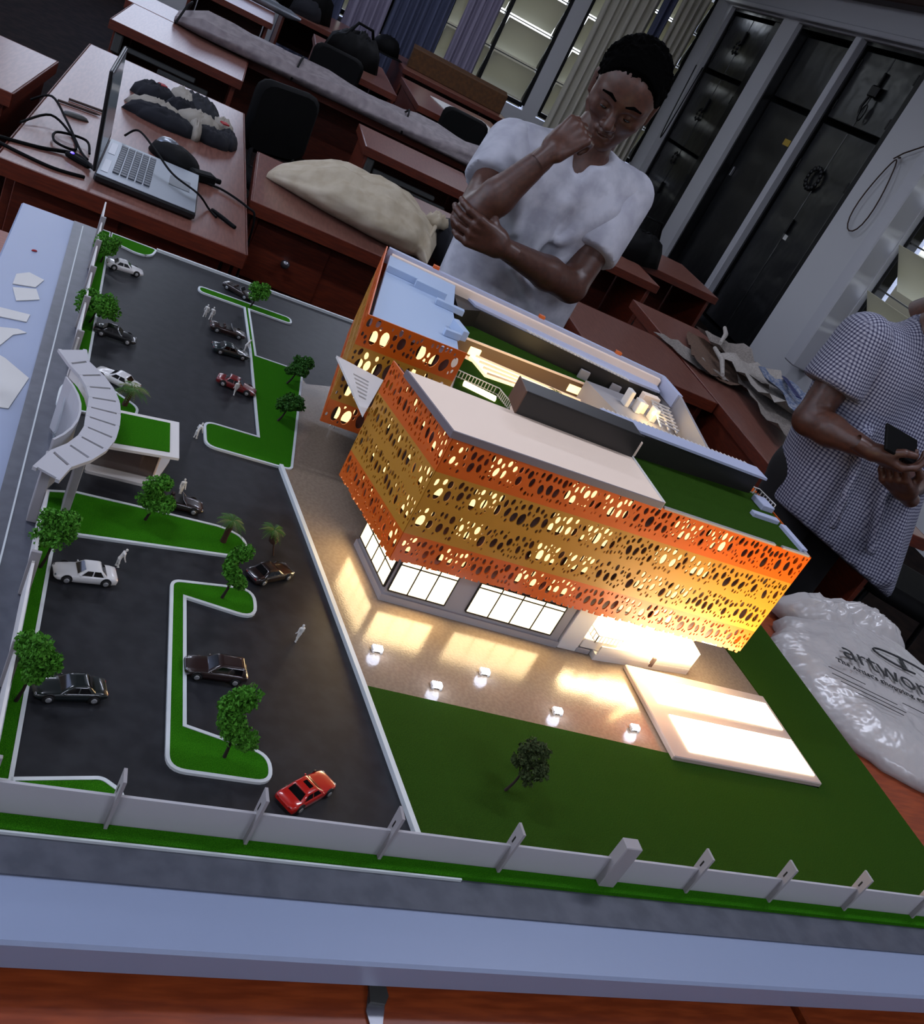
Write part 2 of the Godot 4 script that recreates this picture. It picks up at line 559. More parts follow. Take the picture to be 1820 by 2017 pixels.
func room_shell():
	var H := 3.4
	var f := MB.new()
	f.box(Vector3(1.1, -0.1, -5.05), Vector3(7.8, 0.2, 14.1))
	struct("floor", f, M.floor_tile)
	var c := MB.new()
	c.box(Vector3(1.1, H + 0.1, -5.05), Vector3(7.8, 0.2, 14.1))
	struct("ceiling", c, M.ceiling_paint)
	struct("wall_back", pierced(true, -11.9, -1, -2.8, 5.0, H, [[-2.3, 0.3, 1.3, 2.9], [0.7, 3.15, 0.75, 2.9], [3.33, 4.66, 0.75, 2.9]]), M.wall_paint)
	struct("wall_right", pierced(false, 4.8, 1, -11.9, 1.8, H, [[-11.80, -10.42, 0.0, 2.76], [-10.07, -7.60, 0.0, 2.76], [-6.65, -3.4, 0.70, 2.7]]), M.wall_paint)
	struct("wall_left", pierced(false, -2.6, -1, -11.9, 1.8, H, [[-4.6, -0.6, 0.9, 2.7]]), M.wall_paint)
	struct("wall_front", pierced(true, 1.8, 1, -2.8, 5.0, H, []), M.wall_paint)
	# dark wooden pelmet above the cabinets, corner of the picture
	var pm := MB.new()
	pm.box(Vector3(4.70, 3.18, -8.2), Vector3(0.16, 0.30, 3.4), 0.01)
	struct("trim_1", pm, M.pelmet_wood)
	var sill := MB.new()
	sill.box(Vector3(4.76, 2.80, -9.7), Vector3(0.10, 0.05, 4.4), 0.008)
	struct("trim_2", sill, M.white_frame)
	var jamb := MB.new()
	jamb.box(Vector3(4.72, 1.6, -6.74), Vector3(0.18, 2.5, 0.16), 0.01)
	struct("trim_3", jamb, M.white_frame)
	louvre_window(1, rw(1.925, 0, -11.95), ROOM_TURN, 2.4, 0.80, 2.85, 4, 0.38, 24.0)
	louvre_window(2, rw(3.995, 0, -11.95), ROOM_TURN, 1.3, 0.80, 2.85, 2, 0.38, 24.0)
	louvre_window(3, rw(4.88, 0, -5.02), ROOM_TURN - 90, 3.2, 0.75, 2.65, 4, 0.38, 38.0)
	# unseen clear window high in the far wall, placed for sheen on desks
	var w5 := Node3D.new()
	w5.name = "window_5"
	add_child(w5)
	w5.position = rw(-1.0, 0, -11.95)
	w5.rotation.y = deg_to_rad(ROOM_TURN)
	tag(w5, "unseen clear window high in the far wall left of the curtains", "window", "", "structure")
	var f5 := MB.new()
	for y in [1.33, 2.1, 2.87]:
		f5.box(Vector3(0, y, 0), Vector3(2.6, 0.05, 0.08), 0.004)
	for i in 4:
		f5.box(Vector3(-1.28 + 0.853 * i, 2.1, 0), Vector3(0.05, 1.6, 0.08), 0.004)
	part(w5, "window_frame", f5, M.white_frame)
	for i in 3:
		for y in [1.715, 2.485]:
			var p := MB.new()
			p.box(Vector3(-0.853 + 0.853 * i, y, 0), Vector3(0.80, 0.72, 0.005))
			part(w5, "pane", p, M.clear_glass)
	# unseen left window, clear panes, placed to cast cool light from the left
	var t := Node3D.new()
	t.name = "window_4"
	add_child(t)
	t.position = rw(-2.68, 0, -2.6)
	t.rotation.y = deg_to_rad(ROOM_TURN + 90)
	tag(t, "unseen tall glazed window in the left wall", "window", "", "structure")
	var fr := MB.new()
	for y in [0.93, 1.8, 2.67]:
		fr.box(Vector3(0, y, 0), Vector3(4.0, 0.05, 0.08), 0.004)
	for i in 6:
		fr.box(Vector3(-2.0 + 0.8 * i, 1.8, 0), Vector3(0.05, 1.8, 0.08), 0.004)
	part(t, "window_frame", fr, M.white_frame)
	for i in 5:
		for y in [1.365, 2.235]:
			var p := MB.new()
			p.box(Vector3(-1.6 + 0.8 * i, y, 0), Vector3(0.75, 0.82, 0.005))
			part(t, "pane", p, M.clear_glass)
	# curtains of the far wall
	var pur := mk("curtain_purple", Color(0.58, 0.55, 0.63), 0.85)
	pur.backlight_enabled = true
	pur.backlight = Color(0.10, 0.09, 0.12)
	var pal := mk("curtain_pale", Color(0.76, 0.74, 0.68), 0.85)
	pal.backlight_enabled = true
	pal.backlight = Color(0.25, 0.24, 0.19)
	var blu := mk("curtain_blue", Color(0.33, 0.35, 0.45), 0.85)
	blu.backlight_enabled = true
	blu.backlight = Color(0.05, 0.06, 0.10)
	curtain("sheer purple curtain hanging left of the louvred panes", rw(2.22, 0, -11.72), ROOM_TURN, 0.38, 0.12, 2.95, 4, pur, 5)
	curtain("dark blue curtain drawn across the far window behind the desks", rw(1.62, 0, -11.74), ROOM_TURN, 0.64, 0.12, 2.95, 6, blu, 6)
	curtain("purple curtain gathered at the left end of the far window", rw(1.08, 0, -11.70), ROOM_TURN, 0.44, 0.12, 2.95, 4, pur, 7)
	curtain("dark blue curtain at the far left edge of the window wall", rw(0.55, 0, -11.74), ROOM_TURN, 0.60, 0.12, 2.95, 5, blu, 8)
	curtain("long pale curtain hanging behind the man's head", rw(3.70, 0, -11.70), ROOM_TURN, 0.62, 0.12, 3.0, 6, pal, 9)
	curtain("narrow blue curtain between the pale curtain's halves", rw(4.11, 0, -11.74), ROOM_TURN, 0.16, 0.12, 3.0, 2, blu, 10)
	curtain("pale striped curtain next to the steel cabinets", rw(4.37, 0, -11.72), ROOM_TURN, 0.32, 0.12, 3.0, 4, pal, 12)
	steel_cabinets()

func steel_cabinets():
	# three built-in black steel cabinets in the right wall; x runs into the wall
	var defs := [[-11.80, -10.42, "black steel cabinet nearest the curtains, left of the wide white post", 0.34],
		[-10.07, -8.88, "black steel cabinet with a yellow sticker between the white post and thin bar", 0.26],
		[-8.78, -7.60, "black steel cabinet with shiny upper doors and hanging padlock, beside the white wall", 0.22]]
	for k in 3:
		var z0: float = defs[k][0]
		var z1: float = defs[k][1]
		var w := z1 - z0
		var t := thing("steel_cabinet", defs[k][2], "cabinet", rw(4.86, 0.0, (z0 + z1) / 2), ROOM_TURN, "built-in steel cabinets")
		# local: -x faces the room, z along the wall (near = +z)
		var body := MB.new()
		body.box(Vector3(0.36, 1.38, 0), Vector3(0.03, 2.74, w))
		body.box(Vector3(0.17, 0.03, 0), Vector3(0.36, 0.06, w))
		body.box(Vector3(0.17, 2.745, 0), Vector3(0.36, 0.03, w))
		body.box(Vector3(0.17, 1.38, w / 2 - 0.015), Vector3(0.36, 2.74, 0.03))
		body.box(Vector3(0.17, 1.38, -w / 2 + 0.015), Vector3(0.36, 2.74, 0.03))
		part(t, "body", body, M.black_steel)
		var side := 0.28 if k == 0 else 0.06
		var dx := 0.10 if k == 1 else 0.03
		var zl := -w / 2 + 0.04
		var zr := w / 2 - side - (0.12 if k == 2 else 0.0)
		var rows := [[0.08, 1.22], [1.24, 2.05], [2.09, 2.70]] if k == 0 else [[0.08, 2.05], [2.09, 2.70]]
		var leaves := 1 if k == 1 else 2
		for r in rows:
			for i in leaves:
				var a := lerpf(zl, zr, float(i) / leaves)
				var b := lerpf(zl, zr, float(i + 1) / leaves)
				var d := MB.new()
				d.box(Vector3(dx, (r[0] + r[1]) / 2, (a + b) / 2), Vector3(0.03, r[1] - r[0] - 0.014, b - a - 0.012), 0.006)
				var dm := part(t, "door", d, M.black_steel)
				if leaves == 2 and i == 1:
					var hd := MB.new()
					var hy: float = (r[0] + r[1]) / 2 + 0.1
					hd.box(Vector3(dx - 0.03, hy, a + 0.03), Vector3(0.03, 0.14, 0.02), 0.006)
					part(dm, "handle", hd, M.black_iron)
				if k == 0 or k == 2:
					for s in [0.2, 0.8]:
						var hg := MB.new()
						hg.box(Vector3(dx - 0.018, lerpf(r[0], r[1], s), (b - 0.02) if i == leaves - 1 else (a + 0.02)), Vector3(0.012, 0.09, 0.02), 0.004)
						part(dm, "hinge", hg, M.black_iron)
		if side > 0.1:
			var sp := MB.new()
			sp.box(Vector3(0.02, 1.38, w / 2 - side / 2), Vector3(0.03, 2.70, side), 0.004)
			part(t, "side_panel", sp, M.black_iron)
		if k == 2:
			var sp := MB.new()
			sp.box(Vector3(0.02, 1.38, w / 2 - 0.09), Vector3(0.03, 2.70, 0.17), 0.004)
			part(t, "side_panel", sp, M.black_iron)
			var pl := MB.new()
			pl.box(Vector3(-0.02, 2.40, -0.02), Vector3(0.03, 0.10, 0.13), 0.012)
			pl.tube([Vector3(-0.03, 2.35, -0.03), Vector3(-0.045, 2.26, -0.03), Vector3(-0.03, 2.20, -0.02)], 0.012, 6)
			part(t, "padlock", pl, M.black_iron)
			var ring := MB.new()
			var pts := []
			for i in 13:
				var an := TAU * i / 12
				pts.append(Vector3(-0.02, 2.22 + sin(an) * 0.07, 0.0 + cos(an) * 0.035))
			ring.tube(pts, 0.006, 6)
			part(t, "shackle", ring, M.black_iron)
			var ch := MB.new()
			for j in 14:
				var an := TAU * j / 14
				var p := Vector3(-0.012, 1.60 + sin(an) * 0.09, -0.12 + cos(an) * 0.10)
				ch.ball(p, Vector3(0.012, 0.026, 0.026), 6, 5)
			part(t, "chain", ch, M.black_iron)
			var pa := MB.new()
			pa.box(Vector3(0.012, 1.07, -0.02), Vector3(0.003, 0.045, 0.06))
			part(t, "paper_scrap", pa, M.paper)
		if k == 1:
			var ye := MB.new()
			ye.box(Vector3(0.082, 1.765, 0.22), Vector3(0.004, 0.06, 0.13), 0.0015)
			part(t, "sticker", ye, M.brass_label, "yellow sticker")
			var hd := MB.new()
			hd.box(Vector3(0.07, 1.30, -0.45), Vector3(0.03, 0.10, 0.02), 0.005)
			part(t, "handle", hd, M.steel)
		if k == 0:
			for y in [2.38, 1.62, 1.10]:
				var ch := MB.new()
				for j in 8:
					var an := TAU * j / 8
					ch.ball(Vector3(-0.005, y + sin(an) * 0.06, -0.15 + cos(an) * 0.05), Vector3(0.012, 0.018, 0.018), 6, 5)
				part(t, "chain", ch, M.black_iron)
	# thin white bar between the second and third cabinet
	var bar := MB.new()
	bar.box(Vector3(4.84, 1.38, -8.83), Vector3(0.12, 2.76, 0.10), 0.006)
	struct("trim_4", bar, M.white_frame)
	# cord loops on the wall
	var t1 := thing("rope_loop", "thin brown cord looped on a nail on the white wall", "cord", rw(4.76, 1.99, -7.24), ROOM_TURN)
	var pts := []
	for i in 25:
		var a := TAU * i / 24
		pts.append(Vector3(0.0, -0.30 + cos(a) * 0.30, sin(a) * 0.11 * (1.0 - 0.45 * cos(a))))
	var m := MB.new()
	m.tube(pts, 0.006, 5)
	m.tube([Vector3(0, 0.0, -0.04), Vector3(-0.01, 0.06, 0.05), Vector3(0, 0.16, 0.22)], 0.006, 5)
	m.tube([Vector3(0.02, 0.02, -0.02), Vector3(-0.02, 0.02, 0.06)], 0.008, 5)
	part(t1, "cord", m, M.pelmet_wood)
	var t2 := thing("cable_loop", "black cable looped beside the pale curtain at the cabinet edge", "cord", rw(4.70, 2.06, -11.55), ROOM_TURN)
	var q := []
	for i in 15:
		var a := PI * i / 14
		q.append(Vector3(0, -0.85 * sin(a), 0.20 * (0.5 - float(i) / 14)))
	var m2 := MB.new()
	m2.tube(q, 0.007, 5)
	part(t2, "cable", m2, M.black_iron)

# ---------------------------------------------------------------- the model's base board
func model_base():
	var t := thing("display_table", "red-brown wooden table top under the architectural model", "table", Vector3(0.75, 0, -1.2))
	var o := t.position
	var a := MB.new(o)
	a.box(Vector3(0.30, 0.722, -1.10), Vector3(1.425, 0.04, 2.10), 0.003)
	part(t, "table_top", a, M.table_top)
	var a2 := MB.new(o)
	a2.box(Vector3(1.375, 0.722, -1.10), Vector3(0.695, 0.04, 2.10), 0.003)
	part(t, "table_top", a2, M.table_top)
	for x in [-0.34, 0.98, 1.06, 1.66]:
		for z in [-2.08, -0.12]:
			var l := MB.new(o)
			l.box(Vector3(x, 0.351, z), Vector3(0.05, 0.702, 0.05), 0.004)
			part(t, "leg", l, M.dark_metal)
	var fp := MB.new(o)
	fp.box(Vector3(0.65, 0.52, -2.06), Vector3(1.9, 0.40, 0.02))
	part(t, "back_panel", fp, M.laminate_edge)

	var b := thing("model_base_board", "white painted base board with roads, parking and lawns of the architectural model", "model base", Vector3(0.6635, 0.742, -1.354))
	o = b.position
	var m := MB.new(o)
	m.box(Vector3(0.6635, 0.7795, -1.354), Vector3(1.513, 0.035, 1.692), 0.003)
	part(b, "board", m, M.board_white)
	for z in [-2.1, -1.62, -1.14, -0.62]:  # out of view; lift the board so its edge shades the table
		var bb := MB.new(o)
		bb.box(Vector3(0.6635, 0.7525, z), Vector3(1.40, 0.0208, 0.05))
		part(b, "unseen_bearer", bb, M.laminate_edge)
	var rd := MB.new(o)
	rd.prism(v2([0.012, -2.196, 0.066, -2.196, 0.066, -0.612, 1.42, -0.612, 1.42, -0.570, 0.012, -0.570]), 0.797, 0.7992)
	part(b, "road", rd, M.road)
	var ap := MB.new(o)
	ap.prism(v2([0.066, -2.196, 1.42, -2.196, 1.42, -0.612, 0.066, -0.612]), 0.797, 0.8)
	part(b, "asphalt", ap, M.asphalt)
	var ln := MB.new(o)
	ln.box(Vector3(0.031, 0.7996, -1.38), Vector3(0.0022, 0.0012, 1.60))
	part(b, "road_line", ln, M.kerb_white)
	# paving around the building
	var pv := MB.new(o)
	pv.prism(v2([0.408, -1.385, 0.470, -0.887, 0.957, -0.866, 1.262, -1.048, 1.245, -1.30, 1.26, -1.78, 0.86, -1.93, 0.49, -1.745, 0.482, -1.765, 0.426, -1.40]), 0.7985, 0.8012)
	part(b, "paving", pv, M.paving)
	var K: Material = M.kerb_white
	var lawn := func(poly: PackedVector2Array, mat: Material, kerb := true):
		var l := MB.new(o)
		l.prism(poly, 0.7985, 0.8028)
		part(b, "lawn", l, mat)
		if kerb:
			var k := MB.new(o)
			k.strip(poly, 0.0042, 0.7985, 0.8036, true)
			part(b, "kerb", k, K)
	# far left corner
	lawn.call(round_poly(v2([0.089, -2.193, 0.186, -2.190, 0.176, -2.140, 0.150, -2.122, 0.106, -2.139, 0.089, -2.139]), [0, 0.01, 0.02, 0.02, 0.02, 0]), M.turf)
	# strip inside the left wall, far part and near part
	lawn.call(v2([0.066, -2.193, 0.087, -2.193, 0.087, -1.50, 0.066, -1.50]), M.turf)
	lawn.call(v2([0.066, -1.060, 0.083, -1.060, 0.083, -0.664, 0.066, -0.664]), M.turf)
	# far edge kerb
	var fk := MB.new(o)
	fk.strip(v2([0.186, -2.190, 1.40, -2.192]), 0.006, 0.798, 0.806)
	part(b, "kerb", fk, K)
	# T shaped island
	lawn.call(round_poly(v2([0.279, -2.064, 0.279, -2.033, 0.379, -2.033, 0.379, -1.82, 0.372, -1.463, 0.279, -1.463, 0.279, -1.383, 0.423, -1.383, 0.486, -1.794, 0.388, -1.796, 0.388, -2.033, 0.486, -2.033, 0.486, -2.066]),
		[0.014, 0.014, 0, 0, 0, 0.02, 0.02, 0.012, 0.014, 0, 0, 0.014, 0.014]), M.turf)
	# lawn by the gate's near side
	lawn.call(round_poly(v2([0.066, -1.145, 0.10, -1.158, 0.174, -1.161, 0.296, -1.163, 0.331, -1.150, 0.330, -1.102, 0.304, -1.098, 0.090, -1.062, 0.066, -1.062]), [0, 0, 0, 0.01, 0.02, 0.008, 0, 0, 0]), M.turf)
	# C shaped island
	lawn.call(round_poly(v2([0.228, -1.015, 0.300, -1.028, 0.336, -1.034, 0.336, -0.973, 0.244, -0.988, 0.243, -0.768, 0.335, -0.744, 0.335, -0.705, 0.225, -0.705]), [0.012, 0.005, 0.026, 0.026, 0, 0, 0.018, 0.018, 0.02]), M.turf)
	# island under the gate with the palm
	lawn.call(round_poly(v2([0.055, -1.372, 0.092, -1.378, 0.165, -1.395, 0.172, -1.440, 0.135, -1.470, 0.090, -1.500, 0.055, -1.440]), [0.015, 0, 0.01, 0.015, 0.02, 0, 0.02]), M.turf)
	# triangular bed at the near left corner
	lawn.call(round_poly(v2([0.085, -0.667, 0.163, -0.682, 0.182, -0.668, 0.186, -0.634, 0.085, -0.634]), [0, 0.006, 0.006, 0, 0]), M.turf)
	# big lawns
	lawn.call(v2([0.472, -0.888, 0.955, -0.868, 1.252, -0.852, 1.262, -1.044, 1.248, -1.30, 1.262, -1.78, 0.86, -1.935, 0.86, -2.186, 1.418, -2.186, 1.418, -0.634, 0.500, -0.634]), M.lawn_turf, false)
	var dk := MB.new(o)
	dk.strip(v2([0.404, -1.384, 0.431, -1.184, 0.4695, -0.888, 0.500, -0.634]), 0.0065, 0.798, 0.8075)
	part(b, "kerb", dk, K, "long white kerb between parking and paving")
	# outer grass verge and its white edge
	var vg := MB.new(o)
	vg.prism(v2([0.050, -0.627, 1.42, -0.627, 1.42, -0.611, 0.050, -0.611]), 0.798, 0.8045)
	part(b, "lawn", vg, M.turf)
	var ve := MB.new(o)
	ve.box(Vector3(0.29, 0.8, -0.6095), Vector3(0.50, 0.0055, 0.0022))
	part(b, "kerb", ve, K)
	# slab in front of the portico with two lit panels
	var s := thing("light_slab", "white slab with two glaring light strips on the lawn by the portico", "light box", Vector3(1.105, 0.8015, -0.953))
	o = s.position
	var sm := MB.new(o)
	sm.box(Vector3(1.105, 0.8060, -0.953), Vector3(0.300, 0.009, 0.196), 0.0015)
	part(s, "slab", sm, M.slab_white)
	for r in [[0.980, 1.246, -0.999, 0.062], [0.990, 1.248, -0.908, 0.076]]:
		var lp := MB.new(o)
		lp.box(Vector3((r[0] + r[1]) / 2, 0.8112, r[2]), Vector3(r[1] - r[0], 0.002, r[3]), 0.001)
		part(s, "strip_light", lp, M.strip_light)
		var al := AreaLight3D.new()
		al.name = "strip_glow"
		al.area_size = Vector2(r[1] - r[0], r[3])
		al.light_color = Color(1.0, 0.88, 0.66)
		al.light_energy = 0.15
		al.area_range = 4.0
		al.shadow_enabled = true
		al.rotation_degrees = Vector3(90, 0, 0)
		al.position = Vector3((r[0] + r[1]) / 2, 0.818, r[2]) - o
		s.add_child(al, true)

func model_walls():
	# near perimeter wall with fins
	var t := thing("perimeter_wall", "grey-white wall with fin posts along the model's near edge", "wall", Vector3(0.74, 0.80, -0.6295))
	var o := t.position
	var px := [0.026, 0.169, 0.301, 0.444, 0.588, 0.733, 0.854, 0.991, 1.127, 1.262, 1.398]
	for i in px.size() - 1:
		var m := MB.new(o)
		var a: float = px[i] if i > 0 else 0.062
		m.box(Vector3((a + px[i + 1]) / 2, 0.8205, -0.6295), Vector3(px[i + 1] - a - 0.0012, 0.041, 0.003))
		part(t, "wall_panel", m, M.fence_white)
	var last := MB.new(o)
	last.box(Vector3(1.409, 0.8205, -0.6295), Vector3(0.02, 0.041, 0.003))
	part(t, "wall_panel", last, M.fence_white)
	for i in px.size():
		if i == 0: continue
		var x: float = px[i]
		var f := MB.new(o)
		if i == 5:
			f.box(Vector3(x, 0.836, -0.6265), Vector3(0.022, 0.070, 0.016), 0.001)
			part(t, "post", f, M.model_grey, "thick square post")
			continue
		# thin tapering fin standing across the wall
		f.loft([[Vector3(x - 0.0016, 0.801, -0.634), Vector3(x + 0.0016, 0.801, -0.634), Vector3(x + 0.0016, 0.801, -0.6215), Vector3(x - 0.0016, 0.801, -0.6215)],
			[Vector3(x - 0.0016, 0.867, -0.6385), Vector3(x + 0.0016, 0.867, -0.6385), Vector3(x + 0.0016, 0.867, -0.6215), Vector3(x - 0.0016, 0.867, -0.6215)]], true, true, false)
		var pm := part(t, "post", f, M.model_grey)
		var sl := MB.new(o)
		sl.box(Vector3(x, 0.8495, -0.630), Vector3(0.0036, 0.009, 0.0022))
		part(pm, "slot", sl, M.mullion)
	# left walls
	for seg in [[-2.235, -1.52, "white boundary wall with small piers at the model's far left edge", 0.050], [-1.075, -0.631, "white boundary wall along the model's left edge nearest the viewer", 0.050]]:
		var w := thing("boundary_wall", seg[2], "wall", Vector3(0.0615, 0.80, (seg[0] + seg[1]) / 2))
		var oo := w.position
		var n := 5 if seg[0] < -2 else 3
		for i in n:
			var z0 := lerpf(seg[0], seg[1], float(i) / n)
			var z1 := lerpf(seg[0], seg[1], float(i + 1) / n)
			var m := MB.new(oo)
			m.box(Vector3(0.0615, 0.8 + seg[3] / 2, (z0 + z1) / 2), Vector3(0.003, seg[3], z1 - z0 - 0.0015))
			part(w, "wall_panel", m, M.model_white)
			var f := MB.new(oo)
			f.box(Vector3(0.0620, 0.8 + 0.031, z1 - 0.006), Vector3(0.011, 0.062, 0.0045), 0.0006)
			part(w, "post", f, M.model_grey)

func model_lamps():
	# little square floor lamps on the paving
	var places := [[0.503, -0.963, "small square lamp on the paving nearest the long kerb"], [0.581, -0.913, "small square lamp on the paving at the lawn's edge, second from the kerb"], [0.670, -0.963, "small square lamp on the paving below the wide lit windows"], [0.774, -0.910, "small glaring lamp at the lawn's edge in the middle of the paving"], [0.910, -0.907, "small glaring lamp at the corner of the white slab"]]
	for p in places:
		var t := thing("floor_lamp", p[2], "lamp", Vector3(p[0], 0.8014, p[1]), 0, "lamps on the model's paving")
		var b := MB.new()
		b.box(Vector3(0, 0.0035, 0), Vector3(0.016, 0.005, 0.010), 0.001)
		for s in [-1, 1]:
			b.box(Vector3(0.006 * s, 0.0015, 0.003), Vector3(0.003, 0.003, 0.006))
		part(t, "housing", b, M.model_white)
		var g := MB.new()
		g.box(Vector3(0, 0.0065, 0), Vector3(0.0135, 0.001, 0.0075))
		for s in [-1, 1]:
			g.box(Vector3(0.0035 * s, 0.005, 0.0055), Vector3(0.005, 0.004, 0.002), 0.0008)
		part(t, "lamp_lens", g, M.lamp_white)
		var l := OmniLight3D.new()
		l.name = "lamp_glow"
		l.light_color = Color(0.86, 0.9, 1.0)
		l.light_energy = 0.0012
		l.light_size = 0.004
		l.omni_range = 2.0
		l.shadow_enabled = true
		l.position = Vector3(0, 0.011, 0.003)
		t.add_child(l)

# ---------------------------------------------------------------- perforated screens
# pebble shaped holes are packed in a band; each gets the part of the plate that is nearest to it (power diagram), cut out as a ring
func screen_band(m: MB, a: Vector2, b: Vector2, y0: float, y1: float, th: float, size: float, sd: int, ragged := false):
	var r := RandomNumberGenerator.new()
	r.seed = sd
	var L := a.distance_to(b)
	var d := (b - a) / L
	var nn := Vector2(-d.y, d.x)
	var H := y1 - y0
	var q := 0.60                      # holes are circles when heights are squeezed by q
	var HH := H * q
	var cs: Array[Vector3] = []        # s, t, radius
	var add := func(s: float, t: float, rad: float, gap: float) -> bool:
		if s - rad < 0.0008 or s + rad > L - 0.0008 or t - rad < 0.0008 or t + rad > HH - 0.0008:
			return false
		for c in cs:
			if absf(c.x - s) < rad + c.z + gap and Vector2(c.x - s, c.y - t).length() < rad + c.z + gap:
				return false
		cs.append(Vector3(s, t, rad))
		return true
	var s := 0.004
	var run := 0
	while s < L:
		var rad := size * r.randf_range(0.75, 1.1)
		add.call(s, HH * r.randf_range(0.38, 0.52), rad, 0.0008)
		s += rad * r.randf_range(2.06, 2.3)
		run += 1
		if run % 3 == 0:
			s += size * r.randf_range(0.3, 1.5)
	for i in int(L / size * 8.0):
		add.call(r.randf() * L, HH * r.randf_range(0.58, 0.90), size * r.randf_range(0.45, 0.80), 0.0005)
	for i in int(L / size * 12.0):
		add.call(r.randf() * L, HH * r.randf_range(0.16, 0.94), size * r.randf_range(0.24, 0.42), 0.0006)
	for i in cs.size():
		var c := cs[i]
		var poly := PackedVector2Array([Vector2(0, 0), Vector2(L, 0), Vector2(L, HH), Vector2(0, HH)])
		var p := Vector2(c.x, c.y)
		for j in cs.size():
			if j == i:
				continue
			var e := cs[j]
			if absf(e.x - c.x) > size * 9.0:
				continue
			var dv := Vector2(e.x, e.y) - p
			var dl := dv.length()
			var k := (dl * dl + c.z * c.z - e.z * e.z) / (2.0 * dl)
			poly = clip_half(poly, p + dv / dl * k, dv / dl)
			if poly.size() < 3:
				break
		if poly.size() < 3:
			continue
		var angs := []
		var ns := 14 if c.z > size * 0.6 else (10 if c.z > size * 0.38 else 7)
		for j in ns:
			angs.append(TAU * j / ns - PI)
		for v in poly:
			angs.append((v - p).angle())
		angs.sort()
		var egg := r.randf_range(-0.20, 0.08)
		var lean := r.randf_range(-0.08, 0.08)
		var thin := r.randf_range(0.0, 0.26)
		var tilt := Vector2.RIGHT.rotated(r.randf_range(-0.7, 0.7))
		var inner := []
		var outer := []
		for an in angs:
			var u := Vector2(cos(an), sin(an))
			var far := 1e9
			for j in poly.size():
				var v0 := poly[j]
				var v1 := poly[(j + 1) % poly.size()]
				var ed := v1 - v0
				var den := u.x * ed.y - u.y * ed.x
				if absf(den) < 1e-12:
					continue
				var tt := ((v0.x - p.x) * ed.y - (v0.y - p.y) * ed.x) / den
				var ss := ((v0.x - p.x) * u.y - (v0.y - p.y) * u.x) / den
				if tt > 0 and ss > -0.0001 and ss < 1.0001:
					far = minf(far, tt)
			if far > 1e8:
				continue
			var rr := c.z * (0.99 + egg * (u.y + 1.0) * 0.5 + lean * u.x * u.y - thin * pow(u.dot(tilt), 2.0))
			var ip := p + u * minf(rr, far * 0.97)
			var op := p + u * far
			inner.append(ip)
			outer.append(op)
		var cnt := inner.size()
		var f := func(w: Vector2, side: float) -> Vector3:
			var pl := a + d * w.x + nn * side
			return Vector3(pl.x, y0 + w.y / q, pl.y)
		for j in cnt:
			var k := (j + 1) % cnt
			m.quad(f.call(inner[j], th / 2), f.call(outer[j], th / 2), f.call(outer[k], th / 2), f.call(inner[k], th / 2))
			m.quad(f.call(inner[j], -th / 2), f.call(inner[k], -th / 2), f.call(outer[k], -th / 2), f.call(outer[j], -th / 2))
			m.quad(f.call(inner[j], -th / 2), f.call(inner[j], th / 2), f.call(inner[k], th / 2), f.call(inner[k], -th / 2))
	# plate edges
	for e in [[0.0, 0.0, L, 0.0], [0.0, HH, L, HH], [0.0, 0.0, 0.0, HH], [L, 0.0, L, HH]]:
		var p0: Vector2 = a + d * float(e[0])
		var p1: Vector2 = a + d * float(e[2])
		var ya: float = y0 + e[1] / q
		var yb: float = y0 + e[3] / q
		m.quad(Vector3(p0.x - nn.x * th / 2, ya, p0.y - nn.y * th / 2), Vector3(p0.x + nn.x * th / 2, ya, p0.y + nn.y * th / 2), Vector3(p1.x + nn.x * th / 2, yb, p1.y + nn.y * th / 2), Vector3(p1.x - nn.x * th / 2, yb, p1.y - nn.y * th / 2))
	if ragged:
		# scalloped lower fringe
		var x := 0.0
		while x < L - 0.004:
			var w := r.randf_range(0.004, 0.012)
			var h := r.randf_range(0.001, 0.005)
			var p0 := a + d * x
			var p1 := a + d * minf(x + w, L)
			m.wall(p0, p1, y0 - h, y0, th)
			x += w + r.randf_range(0.001, 0.006)

func clip_half(poly: PackedVector2Array, p: Vector2, nrm: Vector2) -> PackedVector2Array:
	var out := PackedVector2Array()
	var k := poly.size()
	for i in k:
		var a := poly[i]
		var b := poly[(i + 1) % k]
		var da := (a - p).dot(nrm)
		var db := (b - p).dot(nrm)
		if da <= 0.0:
			out.append(a)
		if (da < 0.0 and db > 0.0) or (da > 0.0 and db < 0.0):
			out.append(a.lerp(b, da / (da - db)))
	return out

func lit_panes(parent: Node, o: Vector3, a: Vector2, b: Vector2, s0: float, s1: float, y0: float, y1: float, cols: int, material: Material, proud := 0.0006, transom := 0.0):
	var d := (b - a).normalized()
	var nn := Vector2(-d.y, d.x)
	for i in cols:
		var e0 := lerpf(s0, s1, float(i) / cols) + 0.0006
		var e1 := lerpf(s0, s1, float(i + 1) / cols) - 0.0006
		var rows := [[y0, y1]] if transom <= 0.0 else [[y0, transom - 0.0006], [transom + 0.0006, y1]]
		for r in rows:
			var m := MB.new(o)
			m.wall(a + d * e0 + nn * proud, a + d * e1 + nn * proud, r[0], r[1], 0.0012)
			part(parent, "window_pane", m, material)
	var fr := MB.new(o)
	for i in cols + 1:
		var e := lerpf(s0, s1, float(i) / cols)
		fr.wall(a + d * (e - 0.0010) + nn * proud, a + d * (e + 0.0010) + nn * proud, y0, y1, 0.0036)
	for y in ([y0, y1] if transom <= 0.0 else [y0, transom, y1]):
		fr.wall(a + d * s0 + nn * proud, a + d * s1 + nn * proud, y - 0.0010, y + 0.0010, 0.0036)
	part(parent, "window_frame", fr, M.mullion)

